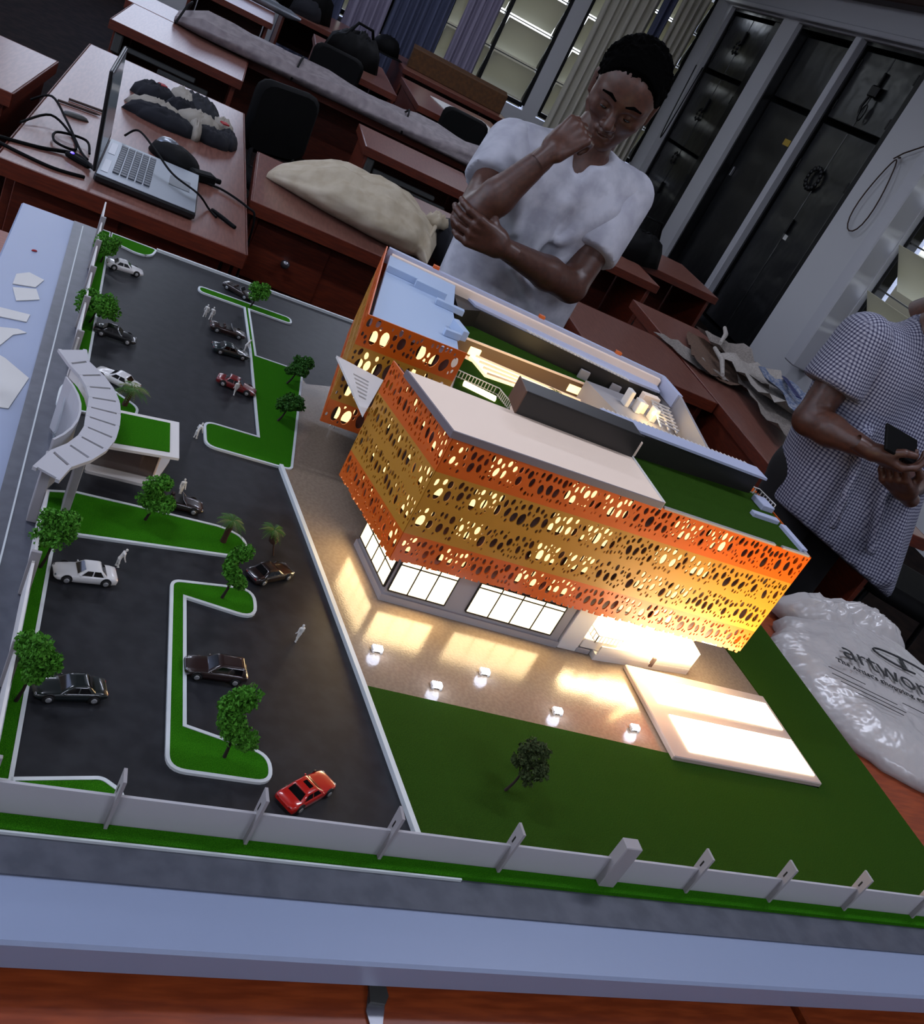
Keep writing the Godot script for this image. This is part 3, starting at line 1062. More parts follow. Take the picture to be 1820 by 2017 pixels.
func model_building():
	var t := thing("office_building_model", "lit office building model with orange perforated screens and green roof terraces", "building model", Vector3(0.80, 0.80, -1.40))
	var o := t.position
	var A := Vector2(0.501, -1.056)
	var B := Vector2(1.136, -1.045)
	var D := Vector2(0.454, -1.251)
	var LA := Vector2(0.441, -1.408)
	var LB := Vector2(0.614, -1.397)
	var BL := Vector2(0.556, -1.846)
	var BR := Vector2(1.185, -1.715)
	var RE := Vector2(1.200, -1.620)
	var RM := Vector2(1.150, -1.300)
	var bands := [[1.037, 1.090], [0.986, 1.037], [0.935, 0.986], [0.892, 0.935]]
	# ---- screens: nine faces, four bands each
	var sd := 100
	for e in [[A, B, "front", 0.0058], [D, A, "chamfer", 0.0054], [LA, LB, "wing", 0.0082], [BL, LA, "wing side", 0.0064], [B, RM, "end", 0.0058]]:
		for k in 4:
			sd += 1
			var m := MB.new(o)
			screen_band(m, e[0], e[1], bands[k][0], bands[k][1], 0.0022, e[3], sd, k == 3 and (e[2] == "front" or e[2] == "chamfer"))
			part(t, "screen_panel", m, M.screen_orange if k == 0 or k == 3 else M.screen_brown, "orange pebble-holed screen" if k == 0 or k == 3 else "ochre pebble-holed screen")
	# back screen, plain plate with three notched tabs showing over the parapet
	var bs := MB.new(o)
	bs.wall(BL, BR, 0.892, 1.078, 0.003)
	part(t, "screen_panel", bs, M.screen_orange)
	var db := (BR - BL).normalized()
	for s in [0.098, 0.337, 0.520]:
		var tb := MB.new(o)
		tb.wall(BL + db * s, BL + db * (s + 0.013), 1.078, 1.0965, 0.010)
		part(t, "screen_tab", tb, M.screen_orange)
	# ---- core walls behind the screens
	var inset := 0.013
	var cA := A + Vector2(0.010, -0.014)
	var cB := B + Vector2(-0.012, -0.013)
	var cD := D + Vector2(0.014, 0.0)
	var fc := MB.new(o)
	fc.prism(PackedVector2Array([cD, cA, cB, Vector2(1.135, -1.252), Vector2(0.66, -1.250), Vector2(0.635, -1.198), Vector2(0.478, -1.212)]), 0.884, 1.084)
	part(t, "front_core", fc, M.core_wall)
	# lit windows of the front: five columns on four floors
	var df := (cB - cA).normalized()
	for k in 4:
		var y0: float = bands[k][0] + 0.010
		var y1: float = bands[k][1] - 0.009
		if k == 3:
			y0 = 0.899
		for c in [[0.001, 0.022], [0.062, 0.104], [0.188, 0.232], [0.246, 0.292], [0.376, 0.424], [0.438, 0.482]]:
			lit_panes(t, o, cA, cB, c[0], c[1], y0, y1, 2 if c[1] - c[0] > 0.03 else 1, M.window_light, 0.0012)
	for k in 4:
		var y0: float = bands[k][0] + 0.010 if k < 3 else 0.899
		lit_panes(t, o, cD, cA, 0.150, 0.180, y0, bands[k][1] - 0.009, 1, M.window_light, 0.0012)
		for c in [0.03, 0.07, 0.11]:
			lit_panes(t, o, cD, cA, c, c + 0.014, y0 + 0.008, bands[k][1] - 0.014, 1, M.window_light, 0.0012)
	# ---- ground floor
	var gA := Vector2(0.531, -1.084)
	var gB := Vector2(0.828, -1.0673)
	var gD := Vector2(0.512, -1.209)
	var gf := MB.new(o)
	gf.prism(PackedVector2Array([gD, gA, gB, Vector2(0.840, -1.24), Vector2(0.55, -1.25)]), 0.801, 0.892)
	part(t, "ground_floor", gf, M.model_grey)
	var pl := MB.new(o)
	var off := Vector2(-0.004, 0.004)
	pl.prism(PackedVector2Array([gD + Vector2(-0.004, 0), gA + off, gB + Vector2(0.002, 0.004), Vector2(0.84, -1.2), Vector2(0.55, -1.22)]), 0.801, 0.8125)
	part(t, "plinth", pl, M.model_grey)
	lit_panes(t, o, gA, gB, 0.003, 0.094, 0.8205, 0.876, 3, M.window_light_low, 0.0015, 0.868)
	lit_panes(t, o, gA, gB, 0.130, 0.279, 0.8205, 0.876, 4, M.window_light_low, 0.0015, 0.868)
	lit_panes(t, o, gD, gA, 0.004, 0.122, 0.8205, 0.876, 4, M.window_light_low, 0.0015, 0.850)
	for e in [[gA, gB, 0.003, 0.094], [gA, gB, 0.130, 0.279], [gD, gA, 0.004, 0.122]]:
		var dd: Vector2 = (e[1] - e[0]).normalized()
		var n2 := Vector2(-dd.y, dd.x)
		var mid: Vector2 = e[0] + dd * (e[2] + e[3]) * 0.5 + n2 * 0.006
		var al := AreaLight3D.new()
		al.name = "warm_glow"
		al.area_size = Vector2(e[3] - e[2], 0.055)
		al.light_color = Color(1.0, 0.86, 0.62)
		al.light_energy = 0.02
		al.area_range = 3.0
		al.shadow_enabled = true
		t.add_child(al, true)
		al.look_at_from_position(Vector3(mid.x, 0.848, mid.y), Vector3(mid.x + n2.x, 0.848, mid.y + n2.y))
	portico(t, o)
	# ---- front roofs
	var rf := MB.new(o)
	rf.prism(v2([0.4625, -1.205, 0.497, -1.0545, 0.836, -1.0455, 0.845, -1.225, 0.640, -1.225, 0.634, -1.192]), 1.0905, 1.100)
	part(t, "roof_slab", rf, M.model_beige)
	var fa := MB.new(o)
	fa.strip(v2([0.4605, -1.205, 0.4955, -1.0530, 0.836, -1.0440]), 0.003, 1.0905, 1.1008)
	part(t, "fascia", fa, mk("fascia_mauve", Color(0.44, 0.40, 0.42), 0.5))
	for x in [0.625, 0.715]:
		var sm := MB.new(o)
		sm.box(Vector3(x, 1.0965, -1.0535), Vector3(0.05, 0.006, 0.006), 0.001)
		part(t, "coping", sm, M.fascia_mauve)
	var gr := MB.new(o)
	gr.prism(v2([0.838, -1.052, 1.130, -1.0475, 1.142, -1.235, 0.842, -1.245]), 1.084, 1.0895)
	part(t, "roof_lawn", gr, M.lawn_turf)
	var ge := MB.new(o)
	ge.strip(v2([0.845, -1.0505, 1.060, -1.0475]), 0.006, 1.0895, 1.0925)
	ge.strip(v2([1.075, -1.0470, 1.128, -1.0465, 1.132, -1.10]), 0.006, 1.0895, 1.0925)
	part(t, "coping", ge, M.model_grey)
	var ey := MB.new(o)
	ey.wall(Vector2(0.837, -1.046), Vector2(0.842, -1.243), 1.088, 1.1012, 0.004)
	part(t, "roof_edge", ey, M.model_white)
	# raised beds on the right end of the green roof
	for e in [[Vector3(1.095, 1.0925, -1.135), Vector3(0.055, 0.008, 0.012)], [Vector3(1.127, 1.092, -1.09), Vector3(0.012, 0.007, 0.07)], [Vector3(1.122, 1.094, -1.185), Vector3(0.026, 0.010, 0.035)]]:
		var rb := MB.new(o)
		rb.box(e[0], e[1], 0.001)
		part(t, "planter", rb, M.strip_roof)
	railing(t, o, [Vector3(1.112, 1.0895, -1.226), Vector3(1.136, 1.0895, -1.226), Vector3(1.142, 1.0895, -1.18)], 0.012, 10)
	# ---- dark stair wall and pergola walls on the roof
	var dw := MB.new(o)
	dw.prism(v2([0.633, -1.187, 0.838, -1.173, 0.842, -1.225, 0.640, -1.240]), 1.100, 1.1355)
	part(t, "stair_block", dw, M.model_dark)
	var de := MB.new(o)
	de.wall(Vector2(0.6315, -1.186), Vector2(0.6385, -1.241), 1.100, 1.1375, 0.002)
	part(t, "stair_end", de, mk("stair_brown", Color(0.36, 0.25, 0.19), 0.5))
	var dp := MB.new(o)
	dp.strip(v2([0.633, -1.186, 0.838, -1.172]), 0.003, 1.1355, 1.1385)
	part(t, "coping", dp, M.mullion)
	var d2 := MB.new(o)
	d2.prism(v2([0.850, -1.205, 1.118, -1.222, 1.118, -1.245, 0.850, -1.245]), 1.0895, 1.128)
	part(t, "pergola_wall", d2, M.model_dark)
	for x in [0.92, 0.985, 1.05]:
		var gm := MB.new(o)
		gm.box(Vector3(x, 1.108, -1.2125 - (x - 0.85) * 0.05), Vector3(0.0012, 0.036, 0.003))
		part(t, "glazing_bar", gm, M.model_grey)
	var ex := MB.new(o)
	ex.box(Vector3(0.8445, 1.112, -1.19), Vector3(0.008, 0.026, 0.018), 0.001)
	part(t, "wall_pier", ex, M.model_beige)
	var ps := MB.new(o)
	ps.prism(v2([0.783, -1.210, 1.113, -1.200, 1.113, -1.238, 0.790, -1.246]), 1.1285, 1.1325)
	part(t, "pergola_roof", ps, M.strip_roof)
	for i in 34:
		var x := 0.800 + i * 0.0088
		var f := MB.new(o)
		f.box(Vector3(x + 0.001, 1.1305, -1.2475 + (x - 0.79) * 0.026), Vector3(0.0022, 0.003, 0.012), 0.0, Basis(Vector3.UP, 0.4))
		part(t, "pergola_slat", f, M.model_white)
	# ---- left wing
	var lw := MB.new(o)
	lw.prism(v2([0.456, -1.421, 0.602, -1.412, 0.640, -1.60, 0.700, -1.800, 0.567, -1.830]), 0.890, 1.070)
	part(t, "wing_core", lw, M.core_wall)
	var la := Vector2(0.456, -1.421)
	var lb := Vector2(0.602, -1.412)
	for k in 4:
		var y0: float = bands[k][0] + 0.008 if k < 3 else 0.898
		var y1: float = bands[k][1] - 0.008
		lit_panes(t, o, la, lb, 0.006, 0.036, y0, y1, 1, M.window_light, 0.0012)
		lit_panes(t, o, la, lb, 0.088, 0.118, y0, y1, 1, M.window_light, 0.0012)
	var wr := MB.new(o)
	wr.prism(v2([0.452, -1.418, 0.606, -1.408, 0.650, -1.62, 0.700, -1.795, 0.563, -1.826]), 1.070, 1.0815)
	part(t, "roof_slab", wr, M.wing_roof)
	var ups := [
		[Vector3(0.560, 1.088, -1.700), Vector3(0.060, 0.013, 0.006), 0.0008, Basis(Vector3.UP, -0.216)],
		[Vector3(0.612, 1.088, -1.672), Vector3(0.062, 0.016, 0.010), 0.0008, Basis(Vector3.UP, -0.216)],
		[Vector3(0.640, 1.087, -1.620), Vector3(0.055, 0.011, 0.012), 0.0008, Basis(Vector3.UP, -0.216)],
		[Vector3(0.627, 1.090, -1.500), Vector3(0.012, 0.018, 0.050), 0.0008, Basis(Vector3.UP, 0.15)],
		[Vector3(0.606, 1.088, -1.470), Vector3(0.030, 0.012, 0.010), 0.0008],
	]
	for e in ups:
		var wl := MB.new(o)
		wl.box(e[0], e[1], e[2], e[3] if e.size() > 3 else Basis())
		part(t, "roof_upstand", wl, M.wing_roof)
	# ---- back wing: parapet, flat roof strip, dark wall
	var bw := MB.new(o)
	bw.prism(v2([0.705, -1.800, 0.690, -1.700, 0.752, -1.747, 1.092, -1.665, 1.150, -1.655, 1.172, -1.712]), 0.89, 1.066)
	part(t, "back_core", bw, M.model_dark)
	var pp := MB.new(o)
	pp.strip(PackedVector2Array([BL + Vector2(0.004, 0.004), BR + Vector2(-0.004, 0.004), Vector2(1.179, -1.620)]), 0.012, 1.060, 1.0905)
	part(t, "parapet", pp, M.strip_roof)
	var pf := MB.new(o)
	pf.strip(PackedVector2Array([BL + Vector2(0.010, 0.018), BR + Vector2(-0.014, 0.014)]), 0.012, 1.066, 1.0840)
	part(t, "parapet_face", pf, M.model_beige)
	var st := MB.new(o)
	st.prism(v2([0.742, -1.757, 1.082, -1.664, 1.160, -1.662, 1.170, -1.705, 0.730, -1.800]), 1.066, 1.0705)
	part(t, "roof_strip", st, M.strip_roof)
	for i in 30:
		var f := MB.new(o)
		var s := 0.335 + 0.66 * i / 30.0
		var p := Vector2(0.742, -1.757).lerp(Vector2(1.082, -1.664), s)
		f.box(Vector3(p.x, 1.0700, p.y + 0.004), Vector3(0.0024, 0.0025, 0.014), 0.0, Basis(Vector3.UP, 0.45))
		part(t, "pergola_slat", f, M.model_white)
	# green wedge terrace at 1.03 and its lit edge
	var gw := MB.new(o)
	gw.prism(v2([0.676, -1.720, 0.752, -1.748, 1.094, -1.664, 1.094, -1.655, 0.680, -1.664]), 1.0285, 1.0305)
	part(t, "terrace_lawn", gw, M.lawn_turf)
	var gedge := MB.new(o)
	gedge.wall(Vector2(0.680, -1.6625), Vector2(1.094, -1.6535), 1.0285, 1.0325, 0.0028)
	part(t, "terrace_edge", gedge, M.model_beige)
	for p in [[0.99, -1.6835], [1.062, -1.668]]:
		var sb := MB.new(o)
		sb.box(Vector3(p[0], 1.040, p[1] + 0.004), Vector3(0.022, 0.020, 0.006), 0.0008, Basis(Vector3.UP, -0.25))
		part(t, "wall_box", sb, M.model_grey)
	# wall under the terrace and the courtyard deck
	var uw := MB.new(o)
	uw.wall(Vector2(0.676, -1.670), Vector2(1.100, -1.661), 0.995, 1.0285, 0.010)
	part(t, "court_wall", uw, mk("court_brown", Color(0.42, 0.33, 0.23), 0.55))
	for e in [[0.742, 0.024], [0.975, 0.030], [1.045, 0.020]]:
		var lp := MB.new(o)
		lp.box(Vector3(e[0], 1.011, -1.6590), Vector3(e[1], 0.016, 0.004), 0.0006)
		part(t, "window_pane", lp, M.window_light)
	var dk := MB.new(o)
	dk.prism(v2([0.610, -1.410, 0.650, -1.668, 1.100, -1.660, 1.185, -1.64, 1.150, -1.262, 0.600, -1.262]), 0.990, 0.998)
	part(t, "court_deck", dk, M.model_beige)
	var cg := MB.new(o)
	cg.prism(v2([0.640, -1.440, 0.716, -1.636, 0.90, -1.570, 1.04, -1.560, 1.05, -1.45, 0.76, -1.440]), 0.998, 1.0005)
	part(t, "court_lawn", cg, M.lawn_turf)
	var cu := MB.new(o)
	cu.prism(v2([0.60, -1.262, 0.61, -1.41, 0.65, -1.66, 1.12, -1.655, 1.15, -1.262]), 0.80, 0.990)
	part(t, "lower_core", cu, M.core_wall)
	# long low glass skylight, lit from inside
	var sk := MB.new(o)
	sk.prism(v2([0.731, -1.646, 0.748, -1.656, 0.980, -1.618, 0.955, -1.588, 0.830, -1.578, 0.745, -1.574]), 1.0005, 1.006)
	part(t, "skylight", sk, M.window_light, "lit glass skylight")
	for i in 4:
		var bm := MB.new(o)
		var g0 := Vector2(0.745, -1.652).lerp(Vector2(0.748, -1.577), i / 3.0)
		var g1 := Vector2(0.976, -1.617).lerp(Vector2(0.835, -1.580), i / 3.0)
		bm.wall(g0, g1, 1.0005, 1.0095, 0.0026)
		part(t, "glazing_bar", bm, M.model_beige)
	railing(t, o, [Vector3(0.668, 1.0005, -1.522), Vector3(0.749, 1.0005, -1.504), Vector3(0.758, 1.0005, -1.455)], 0.014, 22)
	# lit roof light by the railing
	var rl := MB.new(o)
	rl.box(Vector3(0.708, 1.0035, -1.486), Vector3(0.064, 0.006, 0.016), 0.001, Basis(Vector3.UP, -0.35))
	part(t, "window_pane", rl, M.window_light_low)
	# white lit pillars and grid on the right
	var td := MB.new(o)
	td.prism(v2([0.985, -1.652, 1.094, -1.652, 1.176, -1.640, 1.176, -1.615, 1.112, -1.395, 1.03, -1.395]), 0.998, 1.040)
	part(t, "terrace_deck", td, M.model_grey)
	for e in [[1.052, -1.590, 0.010, 0.034], [1.072, -1.575, 0.012, 0.026], [1.100, -1.555, 0.012, 0.028]]:
		var pm := MB.new(o)
		pm.box(Vector3(e[0], 1.040 + e[3] / 2, e[1]), Vector3(e[2], e[3], 0.022), 0.0012)
		part(t, "terrace_pier", pm, M.model_white)
	for e in [[1.125, -1.630, 0.040, 0.026, 0.018], [1.086, -1.585, 0.014, 0.022, 0.026]]:
		var pm := MB.new(o)
		pm.box(Vector3(e[0], 1.040 + e[3] / 2, e[1]), Vector3(e[2], e[3], e[4]), 0.0012)
		part(t, "roof_box", pm, M.model_beige)
	for i in 7:
		var b1 := MB.new(o)
		b1.box(Vector3(1.140 - i * 0.006, 1.061, -1.608 + i * 0.019), Vector3(0.044, 0.0028, 0.0028), 0.0, Basis(Vector3.UP, -0.2))
		part(t, "trellis_bar", b1, M.model_white)
	for i in 3:
		var b2 := MB.new(o)
		b2.box(Vector3(1.103 + i * 0.019, 1.058, -1.55), Vector3(0.0028, 0.0028, 0.14), 0.0, Basis(Vector3.UP, -0.32))
		part(t, "trellis_bar", b2, M.model_white)
	# right side walls
	var rwl := MB.new(o)
	rwl.strip(PackedVector2Array([BR + Vector2(-0.004, 0.004), Vector2(1.181, -1.617), Vector2(1.116, -1.381), Vector2(1.120, -1.255)]), 0.006, 0.802, 1.088)
	part(t, "side_wall", rwl, M.model_grey)
	var gl := MB.new(o)
	gl.strip(PackedVector2Array([Vector2(0.70, -1.262), Vector2(1.14, -1.252)]), 0.004, 0.998, 1.084)
	part(t, "back_wall", gl, M.model_beige)
	# slotted triangular canopy between the wing and the front block
	tri_canopy(t, o)
	# warm lights added over the courtyard and beside the terrace piers
	var l := OmniLight3D.new()
	l.name = "warm_glow"
	l.light_color = Color(1.0, 0.86, 0.60)
	l.light_energy = 0.006
	l.light_size = 0.02
	l.omni_range = 2.0
	l.shadow_enabled = true
	l.position = Vector3(0.86, 1.022, -1.52) - o
	t.add_child(l, true)
	var l2 := l.duplicate()
	l2.position = Vector3(1.082, 1.064, -1.530) - o
	l2.light_energy = 0.004
	t.add_child(l2, true)
	for p in [[Vector3(0.86, 1.0, -1.52), 0.022], [Vector3(1.082, 1.04, -1.530), 0.024]]:  # added stems and bulbs at those two lights
		var st2 := MB.new(o)
		st2.tube([p[0], p[0] + Vector3(0, p[1] - 0.003, 0)], 0.0009, 6)
		var sm2 := part(t, "added_lamp_stem", st2, M.model_white)
		var bl := MB.new(o)
		bl.ball(p[0] + Vector3(0, p[1], 0), Vector3(0.004, 0.004, 0.004), 10, 8)
		part(sm2, "added_lamp_bulb", bl, M.window_light_low)

func tri_canopy(t: Node, o: Vector3):
	var P := Vector2(0.4225, -1.412)
	var Q := Vector2(0.498, -1.377)
	var R := Vector2(0.438, -1.223)
	var m := MB.new(o)
	# plate as strips that leave slots open in the middle
	var rows := 12
	for i in rows:
		var f0 := float(i) / rows
		var f1 := float(i + 1) / rows
		var l0 := P.lerp(R, f0)
		var r0 := Q.lerp(R, f0)
		var l1 := P.lerp(R, f1)
		var r1 := Q.lerp(R, f1)
		if i >= 2 and i <= 7:
			m.prism(PackedVector2Array([l0, l0.lerp(r0, 0.30), l1.lerp(r1, 0.30), l1]), 1.003, 1.007)
			m.prism(PackedVector2Array([l0.lerp(r0, 0.72), r0, r1, l1.lerp(r1, 0.72)]), 1.003, 1.007)
			var h0 := l0.lerp(l1, 0.55)
			var h1 := r0.lerp(r1, 0.55)
			m.prism(PackedVector2Array([l0.lerp(r0, 0.30), l0.lerp(r0, 0.72), h0.lerp(h1, 0.72), h0.lerp(h1, 0.30)]), 1.003, 1.007)
		elif i < rows - 1:
			m.prism(PackedVector2Array([l0, r0, r1, l1]), 1.003, 1.007)
		else:
			m.prism(PackedVector2Array([l0, r0, R]), 1.003, 1.007)
	part(t, "slotted_canopy", m, M.model_white, "triangular slotted white canopy")

func railing(t: Node, o: Vector3, pts: Array, h: float, n: int):
	var m := MB.new(o)
	var top := []
	for p in pts:
		top.append(p + Vector3(0, h, 0))
	for i in pts.size() - 1:
		m.tube([top[i], top[i + 1]], 0.0011, 5)
		m.tube([pts[i] + Vector3(0, 0.002, 0), pts[i + 1] + Vector3(0, 0.002, 0)], 0.0008, 5)
	var r := part(t, "railing", m, M.model_white)
	var total := 0.0
	for i in pts.size() - 1:
		total += pts[i].distance_to(pts[i + 1])
	for i in pts.size() - 1:
		var k := maxi(2, int(n * pts[i].distance_to(pts[i + 1]) / total))
		for j in k + 1:
			var p: Vector3 = pts[i].lerp(pts[i + 1], float(j) / k)
			var b := MB.new(o)
			b.box(p + Vector3(0, h / 2, 0), Vector3(0.0014, h, 0.0014))
			part(r, "baluster", b, M.model_white)

func portico(t: Node, o: Vector3):
	var pm := MB.new(o)
	pm.prism(v2([0.896, -1.054, 1.100, -1.0735, 1.108, -1.20, 0.896, -1.20]), 0.801, 0.8125)
	part(t, "portico_base", pm, M.model_white)
	var pier := MB.new(o)
	pier.box(Vector3(0.850, 0.843, -1.090), Vector3(0.036, 0.084, 0.050), 0.001)
	part(t, "portico_pier", pier, M.model_white)
	var step := MB.new(o)
	step.box(Vector3(0.879, 0.806, -1.082), Vector3(0.026, 0.009, 0.036), 0.0008)
	part(t, "step", step, M.model_grey)
	# lit rear wall, floor and low parapet
	var bw := MB.new(o)
	bw.wall(Vector2(0.872, -1.150), Vector2(1.112, -1.150), 0.8125, 0.884, 0.003)
	part(t, "portico_wall", bw, M.model_white)
	var lp := MB.new(o)
	lp.wall(Vector2(0.900, -1.0565), Vector2(1.008, -1.0670), 0.8125, 0.829, 0.003)
	lp.wall(Vector2(1.020, -1.0682), Vector2(1.100, -1.0760), 0.8125, 0.846, 0.003)
	lp.wall(Vector2(1.100, -1.0760), Vector2(1.106, -1.150), 0.8125, 0.846, 0.003)
	part(t, "portico_parapet", lp, M.model_white)
	var dr := MB.new(o)
	dr.box(Vector3(1.014, 0.8155, -1.0655), Vector3(0.007, 0.018, 0.005), 0.0006)
	part(t, "portico_door", dr, M.core_wall)
	railing(t, o, [Vector3(0.868, 0.8425, -1.078), Vector3(0.886, 0.8305, -1.060), Vector3(0.935, 0.8305, -1.063)], 0.014, 12)
	var lg := MB.new(o)
	lg.box(Vector3(0.902, 0.8215, -1.090), Vector3(0.064, 0.018, 0.050), 0.001)
	part(t, "landing", lg, M.model_white)
	for x in [0.925, 1.075]:
		var c := MB.new(o)
		c.box(Vector3(x, 0.848, -1.10), Vector3(0.008, 0.072, 0.008), 0.0008)
		part(t, "column", c, M.model_white)
	var so := MB.new(o)
	so.prism(v2([0.835, -1.062, 1.120, -1.060, 1.120, -1.245, 0.835, -1.245]), 0.8845, 0.8915)
	part(t, "soffit", so, M.model_white)
	for x in [0.93, 1.0, 1.07]:  # unseen lamps under the soffit, placed to light the portico
		var l := MB.new(o)
		l.box(Vector3(x, 0.8835, -1.095), Vector3(0.045, 0.002, 0.02))
		part(t, "unseen_soffit_light", l, M.strip_light)
	var al := AreaLight3D.new()
	al.name = "unseen_soffit_glow"
	al.area_size = Vector2(0.22, 0.05)
	al.light_color = Color(1.0, 0.88, 0.66)
	al.light_energy = 0.11
	al.area_range = 3.0
	al.shadow_enabled = true
	t.add_child(al, true)
	al.position = Vector3(1.0, 0.881, -1.095) - o
	al.rotation_degrees = Vector3(-90, 0, 0)
	# unseen lamp bar under the soffit's edge, placed to warm slab and lawn
	var lb := MB.new(o)
	lb.box(Vector3(1.03, 0.8815, -1.0660), Vector3(0.16, 0.006, 0.008), 0.001)
	part(t, "unseen_edge_lamp", lb, M.strip_light)
	var el := AreaLight3D.new()
	el.name = "unseen_edge_glow"
	el.area_size = Vector2(0.16, 0.008)
	el.light_color = Color(1.0, 0.86, 0.58)
	el.light_energy = 0.010
	el.area_range = 3.0
	el.shadow_enabled = true
	t.add_child(el, true)
	el.look_at_from_position(Vector3(1.03, 0.8800, -1.0600), Vector3(1.10, 0.81, -0.95))

# ---------------------------------------------------------------- entrance gate
func model_gate():
	var t := thing("entrance_gate_model", "white curved slotted entrance canopy over the model's side gate", "gate model", Vector3(0.09, 0.80, -1.22))
	var o := t.position
	var Y := 0.889
	# arc in plan: centre, radii
	var c := Vector2(-0.058, -1.218)
	var n := 11
	var pts_in := []
	var pts_out := []
	for i in n + 1:
		var f := float(i) / n
		var a := lerpf(-1.02, 1.02, f)
		var ro := lerpf(0.186, 0.206, absf(f - 0.5) * 2.0)
		var ri := lerpf(0.141, 0.170, absf(f - 0.5) * 2.0)
		pts_out.append(c + Vector2(cos(a) * ro, -sin(a) * ro * 0.98))
		pts_in.append(c + Vector2(cos(a) * ri, -sin(a) * ri * 0.98))
	# widen both ends outwards like the wings of the canopy
	pts_in[0] = Vector2(0.037, -1.052)
	pts_in[n] = Vector2(0.034, -1.374)
	pts_out[0] = Vector2(0.068, -1.036)
	pts_out[n] = Vector2(0.072, -1.402)
	for i in n:
		var m := MB.new(o)
		var g := 0.065
		var a0: Vector2 = pts_in[i].lerp(pts_in[i + 1], g)
		var a1: Vector2 = pts_in[i].lerp(pts_in[i + 1], 1 - g)
		var b0: Vector2 = pts_out[i].lerp(pts_out[i + 1], g)
		var b1: Vector2 = pts_out[i].lerp(pts_out[i + 1], 1 - g)
		m.prism(PackedVector2Array([a0, b0, b1, a1]), Y, Y + 0.003)
		part(t, "roof_panel", m, M.fence_white)
	for e in [0.06, 0.93]:
		var rim := MB.new(o)
		var pl := PackedVector2Array()
		for i in n + 1:
			pl.append(pts_in[i].lerp(pts_out[i], e))
		rim.strip(pl, 0.005, Y - 0.002, Y + 0.0028)
		part(t, "roof_rim", rim, M.fence_white)
	# curved inner beam and screen wall under the canopy
	var bm := MB.new(o)
	var pb := PackedVector2Array()
	for i in range(1, n):
		pb.append(pts_in[i].lerp(pts_out[i], 0.10))
	bm.strip(pb, 0.0035, Y - 0.016, Y - 0.001)
	part(t, "curved_beam", bm, M.model_white)
	for e in [[0.054, -1.085, 0.012, 0.030], [0.090, -1.118, 0.010, 0.034], [0.060, -1.350, 0.010, 0.030]]:
		var p := MB.new(o)
		p.box(Vector3(e[0], 0.845, e[1]), Vector3(e[2], 0.088, e[3]), 0.001)
		part(t, "gate_pier", p, M.model_grey)
	var gw := MB.new(o)
	gw.wall(Vector2(0.058, -1.250), Vector2(0.058, -1.362), 0.802, 0.862, 0.002)
	part(t, "glass_screen", gw, M.clear_glass)
	var sl := MB.new(o)
	var pw := PackedVector2Array()
	for i in 9:
		var a := lerpf(-0.62, 0.62, i / 8.0)
		pw.append(c + Vector2(cos(a) * 0.136, -sin(a) * 0.150))
	sl.strip(pw, 0.003, 0.8035, Y - 0.001)
	part(t, "curved_wall", sl, M.fence_white)
	# kiosk with a green roof
	var k := thing("gate_kiosk_model", "small glass kiosk with green roof behind the curved gate canopy", "kiosk model", Vector3(0.165, 0.8, -1.27))
	o = k.position
	var kb := MB.new(o)
	kb.prism(round_poly(v2([0.106, -1.215, 0.198, -1.219, 0.224, -1.31, 0.222, -1.335, 0.112, -1.335]), [0.004, 0.012, 0.008, 0.006, 0.004]), 0.799, 0.8045)
	part(k, "plinth", kb, M.model_white)
	for e in [[0.112, -1.236, 0.196, -1.240], [0.196, -1.240, 0.212, -1.318], [0.112, -1.318, 0.212, -1.318]]:
		var w := MB.new(o)
		w.wall(Vector2(e[0], e[1]), Vector2(e[2], e[3]), 0.8045, 0.846, 0.002)
		part(k, "glass_wall", w, M.brown_glass)
	var cn := MB.new(o)
	cn.box(Vector3(0.19, 0.8253, -1.262), Vector3(0.022, 0.0415, 0.022))
	part(k, "inner_pier", cn, M.model_beige)
	var rf := MB.new(o)
	rf.prism(v2([0.110, -1.322, 0.222, -1.342, 0.222, -1.236, 0.110, -1.212]), 0.846, 0.850)
	part(k, "roof", rf, M.model_white)
	var rl := MB.new(o)
	rl.prism(v2([0.112, -1.312, 0.208, -1.329, 0.208, -1.245, 0.112, -1.224]), 0.850, 0.8515)
	part(k, "roof_lawn", rl, M.turf)

# ---------------------------------------------------------------- toy cars, about 7 cm; front at +x, origin on the ground
func rrect(cx: float, hw: float, hl: float, y: float, rc: float) -> Array:      # rounded rectangle in plan
	var out := []
	for q in 4:
		var sx := 1.0 if q == 0 or q == 3 else -1.0
		var sz := 1.0 if q < 2 else -1.0
		for j in 4:
			var a := PI / 2 * (q + j / 3.0)
			out.append(Vector3(cx + sx * (hl - rc) + cos(a) * rc, y, sz * (hw - rc) + sin(a) * rc))
	return out

func hull_section(x: float, hw: float, yb: float, yt: float) -> Array:
	var out := []
	var pts := [[-1.0, 0.0], [-1.0, 0.45], [-0.985, 0.7], [-0.93, 0.9], [-0.8, 1.0], [-0.4, 1.03], [0.0, 1.04], [0.4, 1.03], [0.8, 1.0], [0.93, 0.9], [0.985, 0.7], [1.0, 0.45], [1.0, 0.0], [0.9, -0.06], [-0.9, -0.06]]
	for p in pts:
		out.append(Vector3(x, lerpf(yb, yt, p[1]), hw * p[0]))
	return out

